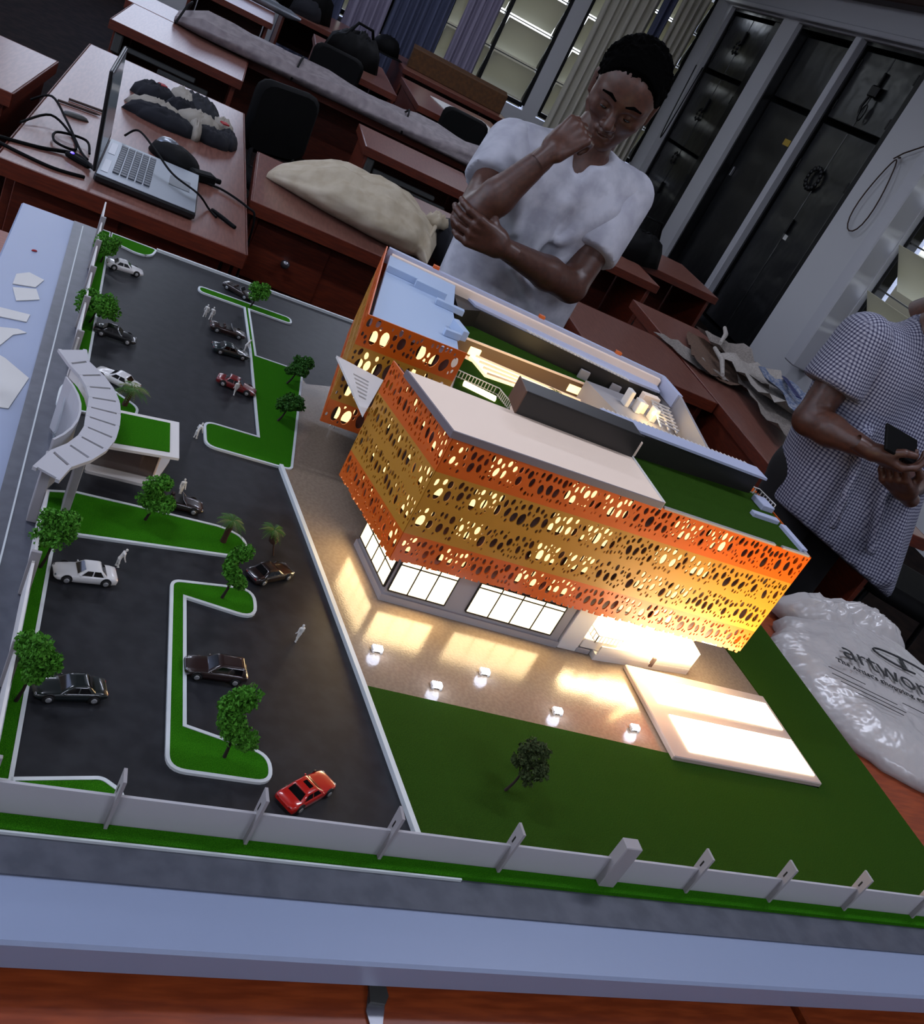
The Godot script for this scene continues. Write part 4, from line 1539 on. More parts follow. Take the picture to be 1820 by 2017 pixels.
func make_car(label: String, kind: String, paint: Material, at: Vector3, turn: float):
	var t := thing("toy_car", label, "toy car", at, turn, "toy cars on the model")
	var suv := kind == "suv"
	var open := kind == "open"
	var up := 0.0018 if suv else 0.0
	var W := 0.0150 if suv else 0.0145
	var secs := []
	for s in [[-0.0365, 0.76, 0.0062, 0.0098], [-0.0350, 0.93, 0.0045, 0.0120], [-0.0280, 1.0, 0.0038, 0.0132], [-0.0150, 1.0, 0.0036, 0.0134], [0.0, 1.0, 0.0036, 0.0132], [0.0120, 1.0, 0.0036, 0.0127], [0.0240, 0.98, 0.0038, 0.0114], [0.0320, 0.92, 0.0044, 0.0102], [0.0352, 0.80, 0.0055, 0.0090], [0.0365, 0.66, 0.0062, 0.0080]]:
		secs.append(hull_section(s[0], W * s[1], s[2] + up * 0.4, s[3] + up))
	var b := MB.new()
	b.loft(secs, true, true)
	var body := part(t, "body", b, paint)
	for z in [-1, 1]:
		var hl := MB.new()
		hl.ball(Vector3(0.0345, 0.0085 + up, 0.0092 * z), Vector3(0.0016, 0.0012, 0.0024), 8, 6)
		part(body, "headlamp", hl, M.steel)
		var tl := MB.new()
		tl.ball(Vector3(-0.0357, 0.0100 + up, 0.0090 * z), Vector3(0.0010, 0.0012, 0.0026), 8, 6)
		part(body, "tail_lens", tl, M.tail_red)
	var gr := MB.new()
	gr.box(Vector3(0.0362, 0.0070 + up, 0), Vector3(0.0012, 0.0016, 0.012), 0.0003)
	part(body, "grille", gr, M.mullion)
	# cabin
	var y0 := 0.0124 + up
	var y1 := (0.0238 if suv else 0.0205)
	var bx := [-0.0335 if suv else -0.0245, 0.0135]
	var rx := [-0.0300 if suv else -0.0150, 0.0 if suv else 0.0015]
	var hb := W * 0.93
	var hr := W * 0.72
	if open:
		var tub := MB.new()
		tub.loft([rrect(-0.006, hb * 0.86, 0.0130, y0 + 0.0014, 0.003), rrect(-0.006, hb * 0.8, 0.0125, y0 - 0.001, 0.003)], true, true, false)
		part(t, "interior", tub, M.mullion)
		for z in [-1, 1]:
			var st := MB.new()
			st.box(Vector3(-0.0085, y0 + 0.0026, 0.0058 * z), Vector3(0.0045, 0.0052, 0.0062), 0.0012)
			part(t, "seat", st, M.seat_brown)
		var ws := MB.new()
		ws.tube([Vector3(0.0105, y0, -hb * 0.86), Vector3(0.0045, y0 + 0.0066, -hr), Vector3(0.0045, y0 + 0.0066, hr), Vector3(0.0105, y0, hb * 0.86)], 0.0006, 5)
		part(t, "windscreen_frame", ws, M.steel)
		var wg := MB.new()
		wg.quad(Vector3(0.0105, y0, -hb * 0.86), Vector3(0.0045, y0 + 0.0066, -hr), Vector3(0.0045, y0 + 0.0066, hr), Vector3(0.0105, y0, hb * 0.86))
		wg.quad(Vector3(0.0108, y0, hb * 0.86), Vector3(0.0048, y0 + 0.0066, hr), Vector3(0.0048, y0 + 0.0066, -hr), Vector3(0.0108, y0, -hb * 0.86))
		part(t, "windscreen", wg, M.car_glass)
	else:
		var rings := []
		for k in 5:
			var f: float = [0.0, 0.45, 0.86, 0.97, 1.0][k]
			var sh: float = [0.0, 0.0, 0.0, 0.0016, 0.0045][k]
			var x0 := lerpf(bx[0], rx[0], f) + sh
			var x1 := lerpf(bx[1], rx[1], f) - sh
			rings.append(rrect((x0 + x1) / 2, lerpf(hb, hr, f) - sh * 0.9, (x1 - x0) / 2, lerpf(y0 - 0.001, y1, f), 0.0022))
		var cb := MB.new()
		cb.loft(rings, true, true)
		var cab := part(t, "cabin", cb, paint)
		# panes set just proud of the cabin faces
		var face := func(f: float, side: String, along: float) -> Vector3:
			var x0 := lerpf(bx[0], rx[0], f)
			var x1 := lerpf(bx[1], rx[1], f)
			var hw := lerpf(hb, hr, f)
			var y := lerpf(y0 - 0.001, y1, f)
			if side == "front": return Vector3(x1 + 0.0003, y + 0.0003, lerpf(-hw, hw, along))
			if side == "rear": return Vector3(x0 - 0.0003, y + 0.0003, lerpf(-hw, hw, along))
			return Vector3(lerpf(x0, x1, along), y, (hw + 0.00035) * (1.0 if side == "left" else -1.0))
		for w in [["front", 0.10, 0.90], ["rear", 0.12, 0.88], ["left", 0.12, 0.48], ["left", 0.53, 0.88], ["right", 0.12, 0.48], ["right", 0.53, 0.88]]:
			var p := MB.new()
			p.quad(face.call(0.22, w[0], w[1]), face.call(0.22, w[0], w[2]), face.call(0.86, w[0], w[2]), face.call(0.86, w[0], w[1]))
			var inn := Vector3(0.0007 if w[0] == "rear" else (-0.0007 if w[0] == "front" else 0.0), 0, -0.0007 if w[0] == "left" else (0.0007 if w[0] == "right" else 0.0))
			p.quad(face.call(0.22, w[0], w[1]) + inn, face.call(0.86, w[0], w[1]) + inn, face.call(0.86, w[0], w[2]) + inn, face.call(0.22, w[0], w[2]) + inn)
			part(cab, "pane", p, M.car_glass)
		if kind == "roof":
			var sr := MB.new()
			sr.box(Vector3((rx[0] + rx[1]) / 2 + 0.002, y1, 0), Vector3(0.006, 0.0007, 0.011), 0.0003)
			part(cab, "sunroof", sr, M.car_glass)
		for z in [-1, 1]:
			var mr := MB.new()
			mr.ball(Vector3(0.0085, y0 + 0.0012, (hb + 0.0012) * z), Vector3(0.0011, 0.0009, 0.0014), 6, 5)
			part(cab, "mirror", mr, paint)
	for x in [-0.0225, 0.0222]:
		for z in [-1, 1]:
			var ar := MB.new()
			ar.lathe(Vector3(x, 0.0062, (W - 0.0003) * z), [Vector2(0.0064, -0.0006), Vector2(0.0064, 0.0006)], 16, Basis(Vector3.RIGHT, PI / 2))
			part(t, "wheel_arch", ar, M.mullion)
			var wh := MB.new()
			wh.lathe(Vector3(x, 0.0053, (W - 0.0012) * z), [Vector2(0.0030, -0.0022), Vector2(0.0053, -0.0018), Vector2(0.0053, 0.0018), Vector2(0.0030, 0.0022)], 16, Basis(Vector3.RIGHT, PI / 2))
			var wm := part(t, "wheel", wh, M.tyre)
			var hu := MB.new()
			hu.lathe(Vector3(x, 0.0053, (W + 0.0010) * z), [Vector2(0.0034, -0.0005), Vector2(0.0030, 0.0005), Vector2(0.0009, 0.0002)], 12, Basis(Vector3.RIGHT, PI / 2 * z))
			part(wm, "hub", hu, M.hub_silver)

func cars():
	mk("tail_red", Color(0.5, 0.03, 0.02), 0.25)
	mk("tyre", Color(0.04, 0.04, 0.042), 0.7)
	mk("hub_silver", Color(0.72, 0.72, 0.72), 0.3, 0.6)
	mk("seat_brown", Color(0.20, 0.12, 0.09), 0.6)
	mk("car_glass", Color(0.03, 0.03, 0.035), 0.08)
	var paint := func(n: String, c: Color) -> StandardMaterial3D:
		var m := mk(n, c, 0.28)
		m.clearcoat_enabled = true
		m.clearcoat = 0.8
		m.clearcoat_roughness = 0.05
		return m
	var white: Material = paint.call("car_white", Color(0.82, 0.81, 0.80))
	var black: Material = paint.call("car_black", Color(0.035, 0.035, 0.04))
	var brown: Material = paint.call("car_brown", Color(0.13, 0.055, 0.04))
	var dkbrown: Material = paint.call("car_dark_brown", Color(0.11, 0.05, 0.035))
	var green: Material = paint.call("car_green", Color(0.06, 0.12, 0.125))
	var dgreen: Material = paint.call("car_deep_green", Color(0.03, 0.075, 0.075))
	var maroon: Material = paint.call("car_maroon", Color(0.42, 0.035, 0.04))
	var red: Material = paint.call("car_red", Color(0.70, 0.075, 0.035))
	# each: label, kind, paint, near wheel contacts (left x, z, right x, z in the picture), which end is the front (1 right, -1 left)
	var list := [
		["white toy car parked nearest the far left lawn corner", "sedan", white, 0.101, -1.989, 0.152, -1.996, 1],
		["black toy coupe parked by the left wall beside the leafy tree", "sedan", black, 0.101, -1.664, 0.143, -1.662, 1],
		["dark open-top toy car behind the narrow T-shaped island", "open", dkbrown, 0.340, -2.108, 0.382, -2.084, 1],
		["brown open-top toy car next to the pair of white figures", "open", brown, 0.310, -1.850, 0.357, -1.852, 1],
		["grey-green toy sedan parked at the island's stem", "sedan", green, 0.314, -1.751, 0.359, -1.757, 1],
		["dark red toy car with a white figure standing in front", "sedan", maroon, 0.315, -1.618, 0.358, -1.608, 1],
		["white toy car half hidden behind the gate's palm", "sedan", white, 0.108, -1.505, 0.150, -1.487, -1],
		["dark brown open-top toy car by the tree on the gate lawn", "open", dkbrown, 0.212, -1.176, 0.256, -1.178, 1],
		["shiny dark brown toy sedan below the leaning palm", "sedan", dkbrown, 0.350, -1.050, 0.388, -1.076, 1],
		["dark brown toy estate car inside the C-shaped island", "suv", brown, 0.257, -0.844, 0.300, -0.846, -1],
		["large white toy saloon with a white figure behind its boot", "sedan", white, 0.105, -0.967, 0.147, -0.975, -1],
		["dark green toy saloon at the tree near the left edge", "sedan", dgreen, 0.104, -0.771, 0.148, -0.780, -1],
		["bright red toy coupe with black sunroof near the front wall", "roof", red, 0.357, -0.668, 0.404, -0.704, 1],
	]
	for c in list:
		var a := Vector2(c[3], c[4])
		var b := Vector2(c[5], c[6])
		var d := (b - a).normalized()
		var ctr := (a + b) / 2 + Vector2(d.y, -d.x) * 0.0142
		var turn := rad_to_deg(atan2(-d.y, d.x)) + (0.0 if c[7] > 0 else 180.0)
		make_car(c[0], c[1], c[2], Vector3(ctr.x, 0.8001, ctr.y), turn)

# ---------------------------------------------------------------- model trees and palms
func make_tree(label: String, at: Vector3, h: float, lean: Vector2, spread: float, clumps: int, tall: bool, sd: int, base_y: float, leaf: Material):
	var r := RandomNumberGenerator.new()
	r.seed = sd
	var t := thing("model_tree", label, "model tree", Vector3(at.x, base_y, at.z), 0, "trees on the model")
	var top := Vector3(lean.x, h * 0.55, lean.y)
	var tr := MB.new()
	tr.tube([Vector3(0, -0.0005, 0), top * 0.35 + Vector3(0.001, 0, 0.001), top * 0.8, top + Vector3(0, h * 0.2, 0)], [0.0022, 0.0017, 0.0014, 0.0007], 6)
	var trunk := part(t, "trunk", tr, M.bark)
	var f := MB.new()
	f.grp = -1
	var ends := []
	for k in clumps:
		var a := TAU * k / clumps + r.randf_range(-0.4, 0.4)
		var rad := spread * sqrt(r.randf_range(0.05, 1.0)) * (0.65 if tall else 1.0)
		var y := h * r.randf_range(0.45, 0.95)
		if tall:
			y = h * lerpf(0.35, 0.97, float(k) / clumps)
		var sh := 1.0 - 0.55 * maxf(0.0, (y / h - 0.6) / 0.4)
		var c := Vector3(lean.x * y / h * 1.5 + cos(a) * rad * sh, y, lean.y * y / h * 1.5 + sin(a) * rad * sh)
		ends.append(c)
		var cr := spread * r.randf_range(0.40, 0.58)
		for j in 120:
			var u := Vector3(r.randfn(), r.randfn(), r.randfn()).normalized() * pow(r.randf(), 0.45) * cr
			u.y *= 0.85
			var p := c + u
			var s := r.randf_range(0.0018, 0.0036)
			var e1 := Vector3(r.randfn(), r.randfn(), r.randfn()).normalized() * s
			var e2 := Vector3(r.randfn(), r.randfn(), r.randfn()).normalized() * s
			var e3 := e1.cross(e2).normalized() * s
			f.tri(p + e1, p + e2, p - e1)
			f.tri(p + e1, p + e3, p - e2)
			f.tri(p - e1, p + e3, p + e2)
			f.tri(p - e2, p - e3, p + e1)
	for k in mini(clumps, 6):
		var c: Vector3 = ends[k]
		var b := MB.new()
		var s := top * r.randf_range(0.55, 0.95)
		b.tube([s, s.lerp(c, 0.5) + Vector3(0, 0.002, 0), c], [0.0010, 0.0007, 0.0004], 5)
		part(trunk, "branch", b, M.bark)
	part(t, "foliage", f, leaf)

func make_palm(label: String, at: Vector3, h: float, lean: Vector3, fronds: int, flen: float, sd: int, base_y: float, bulb: bool):
	var r := RandomNumberGenerator.new()
	r.seed = sd
	var t := thing("model_palm", label, "model palm", Vector3(at.x, base_y, at.z), 0, "palms on the model")
	var top := Vector3(0, h, 0) + lean
	var m := MB.new()
	if bulb:
		m.tube([Vector3(0, -0.0005, 0), top * 0.45, top * 0.5, top * 0.62, top * 0.78, top], [0.0010, 0.0010, 0.0040, 0.0072, 0.0060, 0.0030], 10)
	else:
		m.tube([Vector3(0, -0.0005, 0), top * 0.3, top * 0.7, top], [0.0045, 0.0040, 0.0046, 0.0028], 8)
	part(t, "trunk", m, M.palm_trunk)
	for k in fronds:
		var a := TAU * k / fronds + r.randf_range(-0.2, 0.2)
		var elev := r.randf_range(0.25, 1.15)
		var L := flen * r.randf_range(0.75, 1.1)
		var dir := Vector3(cos(a), 0, sin(a))
		var pts := []
		for i in 6:
			var f := i / 5.0
			pts.append(top + dir * L * f * cos(elev * (1.0 - 0.4 * f)) + Vector3(0, L * (sin(elev) * f - 0.85 * f * f), 0))
		var fm := MB.new()
		var side := dir.cross(Vector3.UP).normalized()
		fm.tube(pts, [0.0006, 0.0006, 0.0005, 0.0004, 0.0003, 0.0002], 4)
		for i in range(1, 12):
			var f := i / 11.0
			var idx := mini(int(f * 5.0), 4)
			var p: Vector3 = pts[idx].lerp(pts[idx + 1], f * 5.0 - idx)
			var w := L * 0.30 * sin(PI * (0.15 + 0.8 * f))
			for s in [-1, 1]:
				var tip: Vector3 = p + side * w * s + dir * w * 0.75 + Vector3(0, -w * 0.30, 0)
				fm.tri(p - dir * 0.0007, tip, p + dir * 0.0007)
				fm.tri(p + dir * 0.0007 + Vector3(0, 0.0002, 0), tip, p - dir * 0.0007 + Vector3(0, 0.0002, 0))
		part(t, "frond", fm, M.palm_leaf if k % 4 else M.palm_leaf_pale)

func trees():
	mk("bark", Color(0.13, 0.085, 0.045), 0.9)
	mk_tex("leaf_bright", Color(0.16, 0.40, 0.03), Color(0.32, 0.58, 0.07), 0.2, Vector3(40, 40, 40), 0.85)
	mk_tex("leaf_deep", Color(0.10, 0.30, 0.03), Color(0.20, 0.42, 0.05), 0.2, Vector3(40, 40, 40), 0.85)
	mk_tex("leaf_olive", Color(0.13, 0.18, 0.04), Color(0.22, 0.28, 0.07), 0.2, Vector3(40, 40, 40), 0.85)
	mk("palm_trunk", Color(0.23, 0.12, 0.05), 0.85)
	mk("palm_leaf", Color(0.22, 0.38, 0.09), 0.6)
	mk("palm_leaf_pale", Color(0.42, 0.46, 0.22), 0.6)
	var L := 0.803
	make_tree("bushy bright green tree at the far left wall corner", Vector3(0.078, 0, -2.001), 0.066, Vector2(0.002, 0.0), 0.024, 12, false, 21, L, M.leaf_bright)
	make_tree("spreading green tree behind the black coupe at the left wall", Vector3(0.078, 0, -1.700), 0.062, Vector2(0.006, 0.004), 0.030, 13, false, 22, L, M.leaf_bright)
	make_tree("round leafy tree on the left verge beside the white saloon", Vector3(0.074, 0, -0.984), 0.082, Vector2(0.006, 0.0), 0.026, 13, false, 23, L, M.leaf_bright)
	make_tree("round leafy tree in front of the dark green saloon at the left edge", Vector3(0.075, 0, -0.765), 0.086, Vector2(0.006, 0.0), 0.024, 13, false, 24, L, M.leaf_bright)
	make_tree("two-tufted tree on the gate lawn beside the dark open-top car", Vector3(0.191, 0, -1.134), 0.066, Vector2(0.004, 0.0), 0.024, 12, false, 25, L, M.leaf_bright)
	make_tree("small tree on the narrow T-shaped island at the far edge", Vector3(0.392, 0, -2.050), 0.055, Vector2(0.006, 0.0), 0.022, 10, false, 26, L, M.leaf_bright)
	make_tree("dark green tree leaning over the island's upper right corner", Vector3(0.446, 0, -1.715), 0.060, Vector2(0.012, -0.004), 0.022, 10, false, 27, L, M.leaf_deep)
	make_tree("sparse dark tree in the middle of the triangular lawn island", Vector3(0.413, 0, -1.545), 0.054, Vector2(0.010, -0.004), 0.022, 9, false, 28, L, M.leaf_deep)
	make_tree("tall narrow tree on the upper arm of the C-shaped island", Vector3(0.292, 0, -1.002), 0.084, Vector2(0.002, 0.002), 0.021, 12, true, 29, L, M.leaf_bright)
	make_tree("tall forked tree on the lower arm of the C-shaped island", Vector3(0.285, 0, -0.732), 0.094, Vector2(-0.005, 0.0), 0.026, 15, true, 30, L, M.leaf_bright)
	make_tree("bare olive-coloured tree alone on the big front lawn", Vector3(0.637, 0, -0.746), 0.080, Vector2(0.008, 0.0), 0.026, 8, false, 31, L, M.leaf_olive)
	make_palm("palm at the tip of the gate lawn, left of the leaning palm", Vector3(0.298, 0, -1.128), 0.034, Vector3(0.001, 0, 0), 17, 0.026, 41, L, false)
	make_palm("leaning palm with bulbous brown trunk on the bare asphalt", Vector3(0.372, 0, -1.128), 0.036, Vector3(-0.012, 0, -0.006), 17, 0.024, 42, 0.8, true)
	make_palm("big palm with yellowish fronds under the curved gate canopy", Vector3(0.150, 0, -1.436), 0.030, Vector3(0.004, 0, 0), 20, 0.032, 43, L, false)
	make_palm("small palm in the lit courtyard of the office building", Vector3(0.890, 0, -1.570), 0.020, Vector3.ZERO, 12, 0.024, 44, 1.0005, false)
	make_palm("tiny palm beside the lit piers at the courtyard's right", Vector3(0.985, 0, -1.505), 0.010, Vector3.ZERO, 9, 0.014, 45, 1.0005, false)

# ---------------------------------------------------------------- signed distance fields meshed as surface nets
class Field:
	var o: Vector3
	var h: float
	var nx: int
	var ny: int
	var nz: int
	var d: PackedFloat32Array
	func _init(lo: Vector3, hi: Vector3, cell: float):
		o = lo
		h = cell
		nx = int(ceil((hi.x - lo.x) / h)) + 1
		ny = int(ceil((hi.y - lo.y) / h)) + 1
		nz = int(ceil((hi.z - lo.z) / h)) + 1
		d = PackedFloat32Array()
		d.resize(nx * ny * nz)
		d.fill(10.0)
	func cap(a: Vector3, b: Vector3, ra: float, rb: float, k: float, sq := Vector3.ONE):
		# tapered capsule; sq squashes space about the bone's middle
		var m := maxf(ra, rb) * maxf(sq.x, maxf(sq.y, sq.z)) + k + h * 2.0
		var lo := a.min(b) - Vector3.ONE * m - o
		var hi := a.max(b) + Vector3.ONE * m - o
		var i0 := maxi(0, int(lo.x / h))
		var i1 := mini(nx - 1, int(hi.x / h) + 1)
		var j0 := maxi(0, int(lo.y / h))
		var j1 := mini(ny - 1, int(hi.y / h) + 1)
		var k0 := maxi(0, int(lo.z / h))
		var k1 := mini(nz - 1, int(hi.z / h) + 1)
		var inv := Vector3.ONE / sq
		var mn := minf(sq.x, minf(sq.y, sq.z))
		var ba := (b - a) * inv
		var bb := maxf(ba.dot(ba), 1e-9)
		var dr := rb - ra
		var k4 := 0.25 / maxf(k, 1e-6)
		for z in range(k0, k1 + 1):
			for y in range(j0, j1 + 1):
				var row := (z * ny + y) * nx
				for x in range(i0, i1 + 1):
					var p := (o + Vector3(x, y, z) * h - a) * inv
					var t := clampf(p.dot(ba) / bb, 0.0, 1.0)
					var v := ((p - ba * t).length() - ra - dr * t) * mn
					var w := d[row + x]
					var e := k - absf(v - w)
					d[row + x] = minf(v, w) - (e * e * k4 if e > 0.0 else 0.0)
	func carve(c: Vector3, r: Vector3, k: float):
		var m := maxf(r.x, maxf(r.y, r.z)) + k + h
		var i0 := maxi(0, int((c.x - m - o.x) / h))
		var i1 := mini(nx - 1, int((c.x + m - o.x) / h) + 1)
		var j0 := maxi(0, int((c.y - m - o.y) / h))
		var j1 := mini(ny - 1, int((c.y + m - o.y) / h) + 1)
		var k0 := maxi(0, int((c.z - m - o.z) / h))
		var k1 := mini(nz - 1, int((c.z + m - o.z) / h) + 1)
		var inv := Vector3.ONE / r
		var mn := minf(r.x, minf(r.y, r.z))
		for z in range(k0, k1 + 1):
			for y in range(j0, j1 + 1):
				var row := (z * ny + y) * nx
				for x in range(i0, i1 + 1):
					var p := (o + Vector3(x, y, z) * h - c) * inv
					var v := -(p.length() - 1.0) * mn
					var w := d[row + x]
					var e := k - absf(v - w)
					d[row + x] = maxf(v, w) + (e * e * 0.25 / k if e > 0.0 else 0.0)
	func below(y_cut: float, up: bool):
		# keep only what lies above (up) or below the height
		for z in nz:
			for y in ny:
				var v := (y_cut - (o.y + y * h)) * (1.0 if up else -1.0)
				var row := (z * ny + y) * nx
				for x in nx:
					if d[row + x] < v:
						d[row + x] = v
	func halfspace(p0: Vector3, nrm: Vector3):
		# cut away the side the normal points to
		for z in nz:
			for y in ny:
				var row := (z * ny + y) * nx
				for x in nx:
					var w := d[row + x]
					if w < h * 3.0:
						var v := (o + Vector3(x, y, z) * h - p0).dot(nrm)
						if v > w:
							d[row + x] = v
	func nets(V: PackedVector3Array, I: PackedInt32Array):
		var id := {}
		var sx := 1
		var sy := nx
		var sz := nx * ny
		var corner := [0, sx, sy, sx + sy, sz, sx + sz, sy + sz, sx + sy + sz]
		var cp := [Vector3(0, 0, 0), Vector3(1, 0, 0), Vector3(0, 1, 0), Vector3(1, 1, 0), Vector3(0, 0, 1), Vector3(1, 0, 1), Vector3(0, 1, 1), Vector3(1, 1, 1)]
		var edges := [[0, 1], [2, 3], [4, 5], [6, 7], [0, 2], [1, 3], [4, 6], [5, 7], [0, 4], [1, 5], [2, 6], [3, 7]]
		for z in nz - 1:
			for y in ny - 1:
				var row := (z * ny + y) * nx
				for x in nx - 1:
					var b := row + x
					var v0 := d[b]
					if v0 > h * 2.0 or v0 < -h * 2.0:
						continue
					var mask := 0
					for c in 8:
						if d[b + corner[c]] < 0.0:
							mask |= 1 << c
					if mask == 0 or mask == 255:
						continue
					var s := Vector3.ZERO
					var cnt := 0
					for e in edges:
						var da := d[b + corner[e[0]]]
						var db := d[b + corner[e[1]]]
						if (da < 0.0) != (db < 0.0):
							s += cp[e[0]].lerp(cp[e[1]], da / (da - db))
							cnt += 1
					id[b] = V.size()
					V.append(o + (Vector3(x, y, z) + s / cnt) * h)
		for b in id:
			var neg: bool = d[b] < 0.0
			var quads := [[sx, sy, sz], [sy, sz, sx], [sz, sx, sy]]
			for q in quads:
				if b + q[0] >= d.size():
					continue
				var other: bool = d[b + q[0]] < 0.0
				if other == neg:
					continue
				var i1 = id.get(b - q[1])
				var i2 = id.get(b - q[1] - q[2])
				var i3 = id.get(b - q[2])
				if i1 == null or i2 == null or i3 == null:
					continue
				if neg:
					I.append_array(PackedInt32Array([id[b], i2, i1, id[b], i3, i2]))
				else:
					I.append_array(PackedInt32Array([id[b], i1, i2, id[b], i2, i3]))

func net_mesh(fields: Array, off := Vector3.ZERO) -> ArrayMesh:
	var V := PackedVector3Array()
	var I := PackedInt32Array()
	for e in fields:                     # a field, or a field and where it is put
		var v := PackedVector3Array()
		var i := PackedInt32Array()
		var f: Field = e[0] if e is Array else e
		f.nets(v, i)
		var n0 := V.size()
		if e is Array:
			var x: Transform3D = e[1]
			for q in v.size():
				v[q] = x * v[q]
		V.append_array(v)
		for k in i:
			I.append(k + n0)
	var N := PackedVector3Array()
	N.resize(V.size())
	for k in range(0, I.size(), 3):
		var a := V[I[k]]
		var n := (V[I[k + 2]] - a).cross(V[I[k + 1]] - a)
		N[I[k]] += n
		N[I[k + 1]] += n
		N[I[k + 2]] += n
	for k in N.size():
		N[k] = N[k].normalized()
		V[k] -= off
	var arr := []
	arr.resize(Mesh.ARRAY_MAX)
	arr[Mesh.ARRAY_VERTEX] = V
	arr[Mesh.ARRAY_NORMAL] = N
	arr[Mesh.ARRAY_INDEX] = I
	var m := ArrayMesh.new()
	m.add_surface_from_arrays(Mesh.PRIMITIVE_TRIANGLES, arr)
	return m

# ---------------------------------------------------------------- white scale figures, 28 mm
func figure_mesh(pose: int) -> ArrayMesh:
	var f := Field.new(Vector3(-0.011, -0.001, -0.009), Vector3(0.011, 0.031, 0.011), 0.00062)
	var k := 0.0012
	var step: float = [0.0018, 0.0034, 0.0010, 0.0026][pose]
	var bend: float = [0.0, 0.0, 0.0035, 0.0][pose]
	f.cap(Vector3(-0.0018, 0.0008, step + 0.0010), Vector3(-0.0018, 0.0008, step - 0.0004), 0.0010, 0.0010, k)
	f.cap(Vector3(0.0018, 0.0008, -step + 0.0012), Vector3(0.0018, 0.0008, -step), 0.0010, 0.0010, k)
	f.cap(Vector3(-0.0018, 0.0010, step), Vector3(-0.0015, 0.0070, step * 0.6), 0.0009, 0.0012, k)
	f.cap(Vector3(-0.0015, 0.0070, step * 0.6), Vector3(-0.0012, 0.0132, 0), 0.0012, 0.0018, k)
	f.cap(Vector3(0.0018, 0.0010, -step), Vector3(0.0015, 0.0070, -step * 0.3), 0.0009, 0.0012, k)
	f.cap(Vector3(0.0015, 0.0070, -step * 0.3), Vector3(0.0012, 0.0132, 0), 0.0012, 0.0018, k)
	f.cap(Vector3(0, 0.0135, 0), Vector3(0, 0.0215, bend), 0.0021, 0.0026, k)
	f.cap(Vector3(-0.0026, 0.0225, bend), Vector3(0.0026, 0.0225, bend), 0.0014, 0.0014, k)
	f.cap(Vector3(0, 0.0230, bend), Vector3(0, 0.0255, bend * 1.3), 0.0009, 0.0010, 0.0006)
	f.cap(Vector3(0, 0.0266, bend * 1.5), Vector3(0, 0.0274, bend * 1.5), 0.0016, 0.0015, 0.0006)
	for s in [-1.0, 1.0]:
		var sh := Vector3(0.0034 * s, 0.0222, bend)
		var el := Vector3(0.0046 * s, 0.0168, bend - 0.0010 * s)
		var ha := Vector3(0.0042 * s, 0.0118, bend + (0.0022 if pose != 2 else 0.0036))
		if pose == 3 and s > 0:
			el = Vector3(0.0052, 0.0180, 0.002)
			ha = Vector3(0.0026, 0.0205, 0.0045)
		f.cap(sh, el, 0.0011, 0.0009, 0.0007)
		f.cap(el, ha, 0.0009, 0.0008, 0.0007)
	return net_mesh([f])

func figures():
	mk("figure_white", Color(0.84, 0.83, 0.80), 0.55)
	var meshes := [figure_mesh(0), figure_mesh(1), figure_mesh(2), figure_mesh(3)]
	var list := [
		[0.288, -1.909, 0, 160, "white scale figure, left one of the walking pair"],
		[0.300, -1.906, 3, 160, "white scale figure, right one of the walking pair"],
		[0.366, -1.806, 2, 60, "white scale figure bending at the grey-green car's bonnet"],
		[0.336, -1.600, 1, 200, "white scale figure striding in front of the dark red car"],
		[0.263, -1.401, 2, 130, "white scale figure stooping at the rounded end of the lawn island"],
		[0.238, -1.222, 0, 20, "white scale figure standing beyond the dark open-top car"],
		[0.160, -1.021, 2, 100, "white scale figure behind the boot of the white saloon"],
		[0.388, -0.949, 0, 200, "white scale figure walking alone on the asphalt by the long kerb"],
		[0.523, -1.590, 1, 90, "white scale figure walking at the corner of the building's left wing"],
	]
	for e in list:
		var y := 0.8002
		if e[0] > 0.5: y = 0.8014
		var t := thing("scale_figure", e[4], "figurine", Vector3(e[0], y, e[1]), e[3], "white scale figures on the model")
		part(t, "body", meshes[e[2]], M.figure_white)

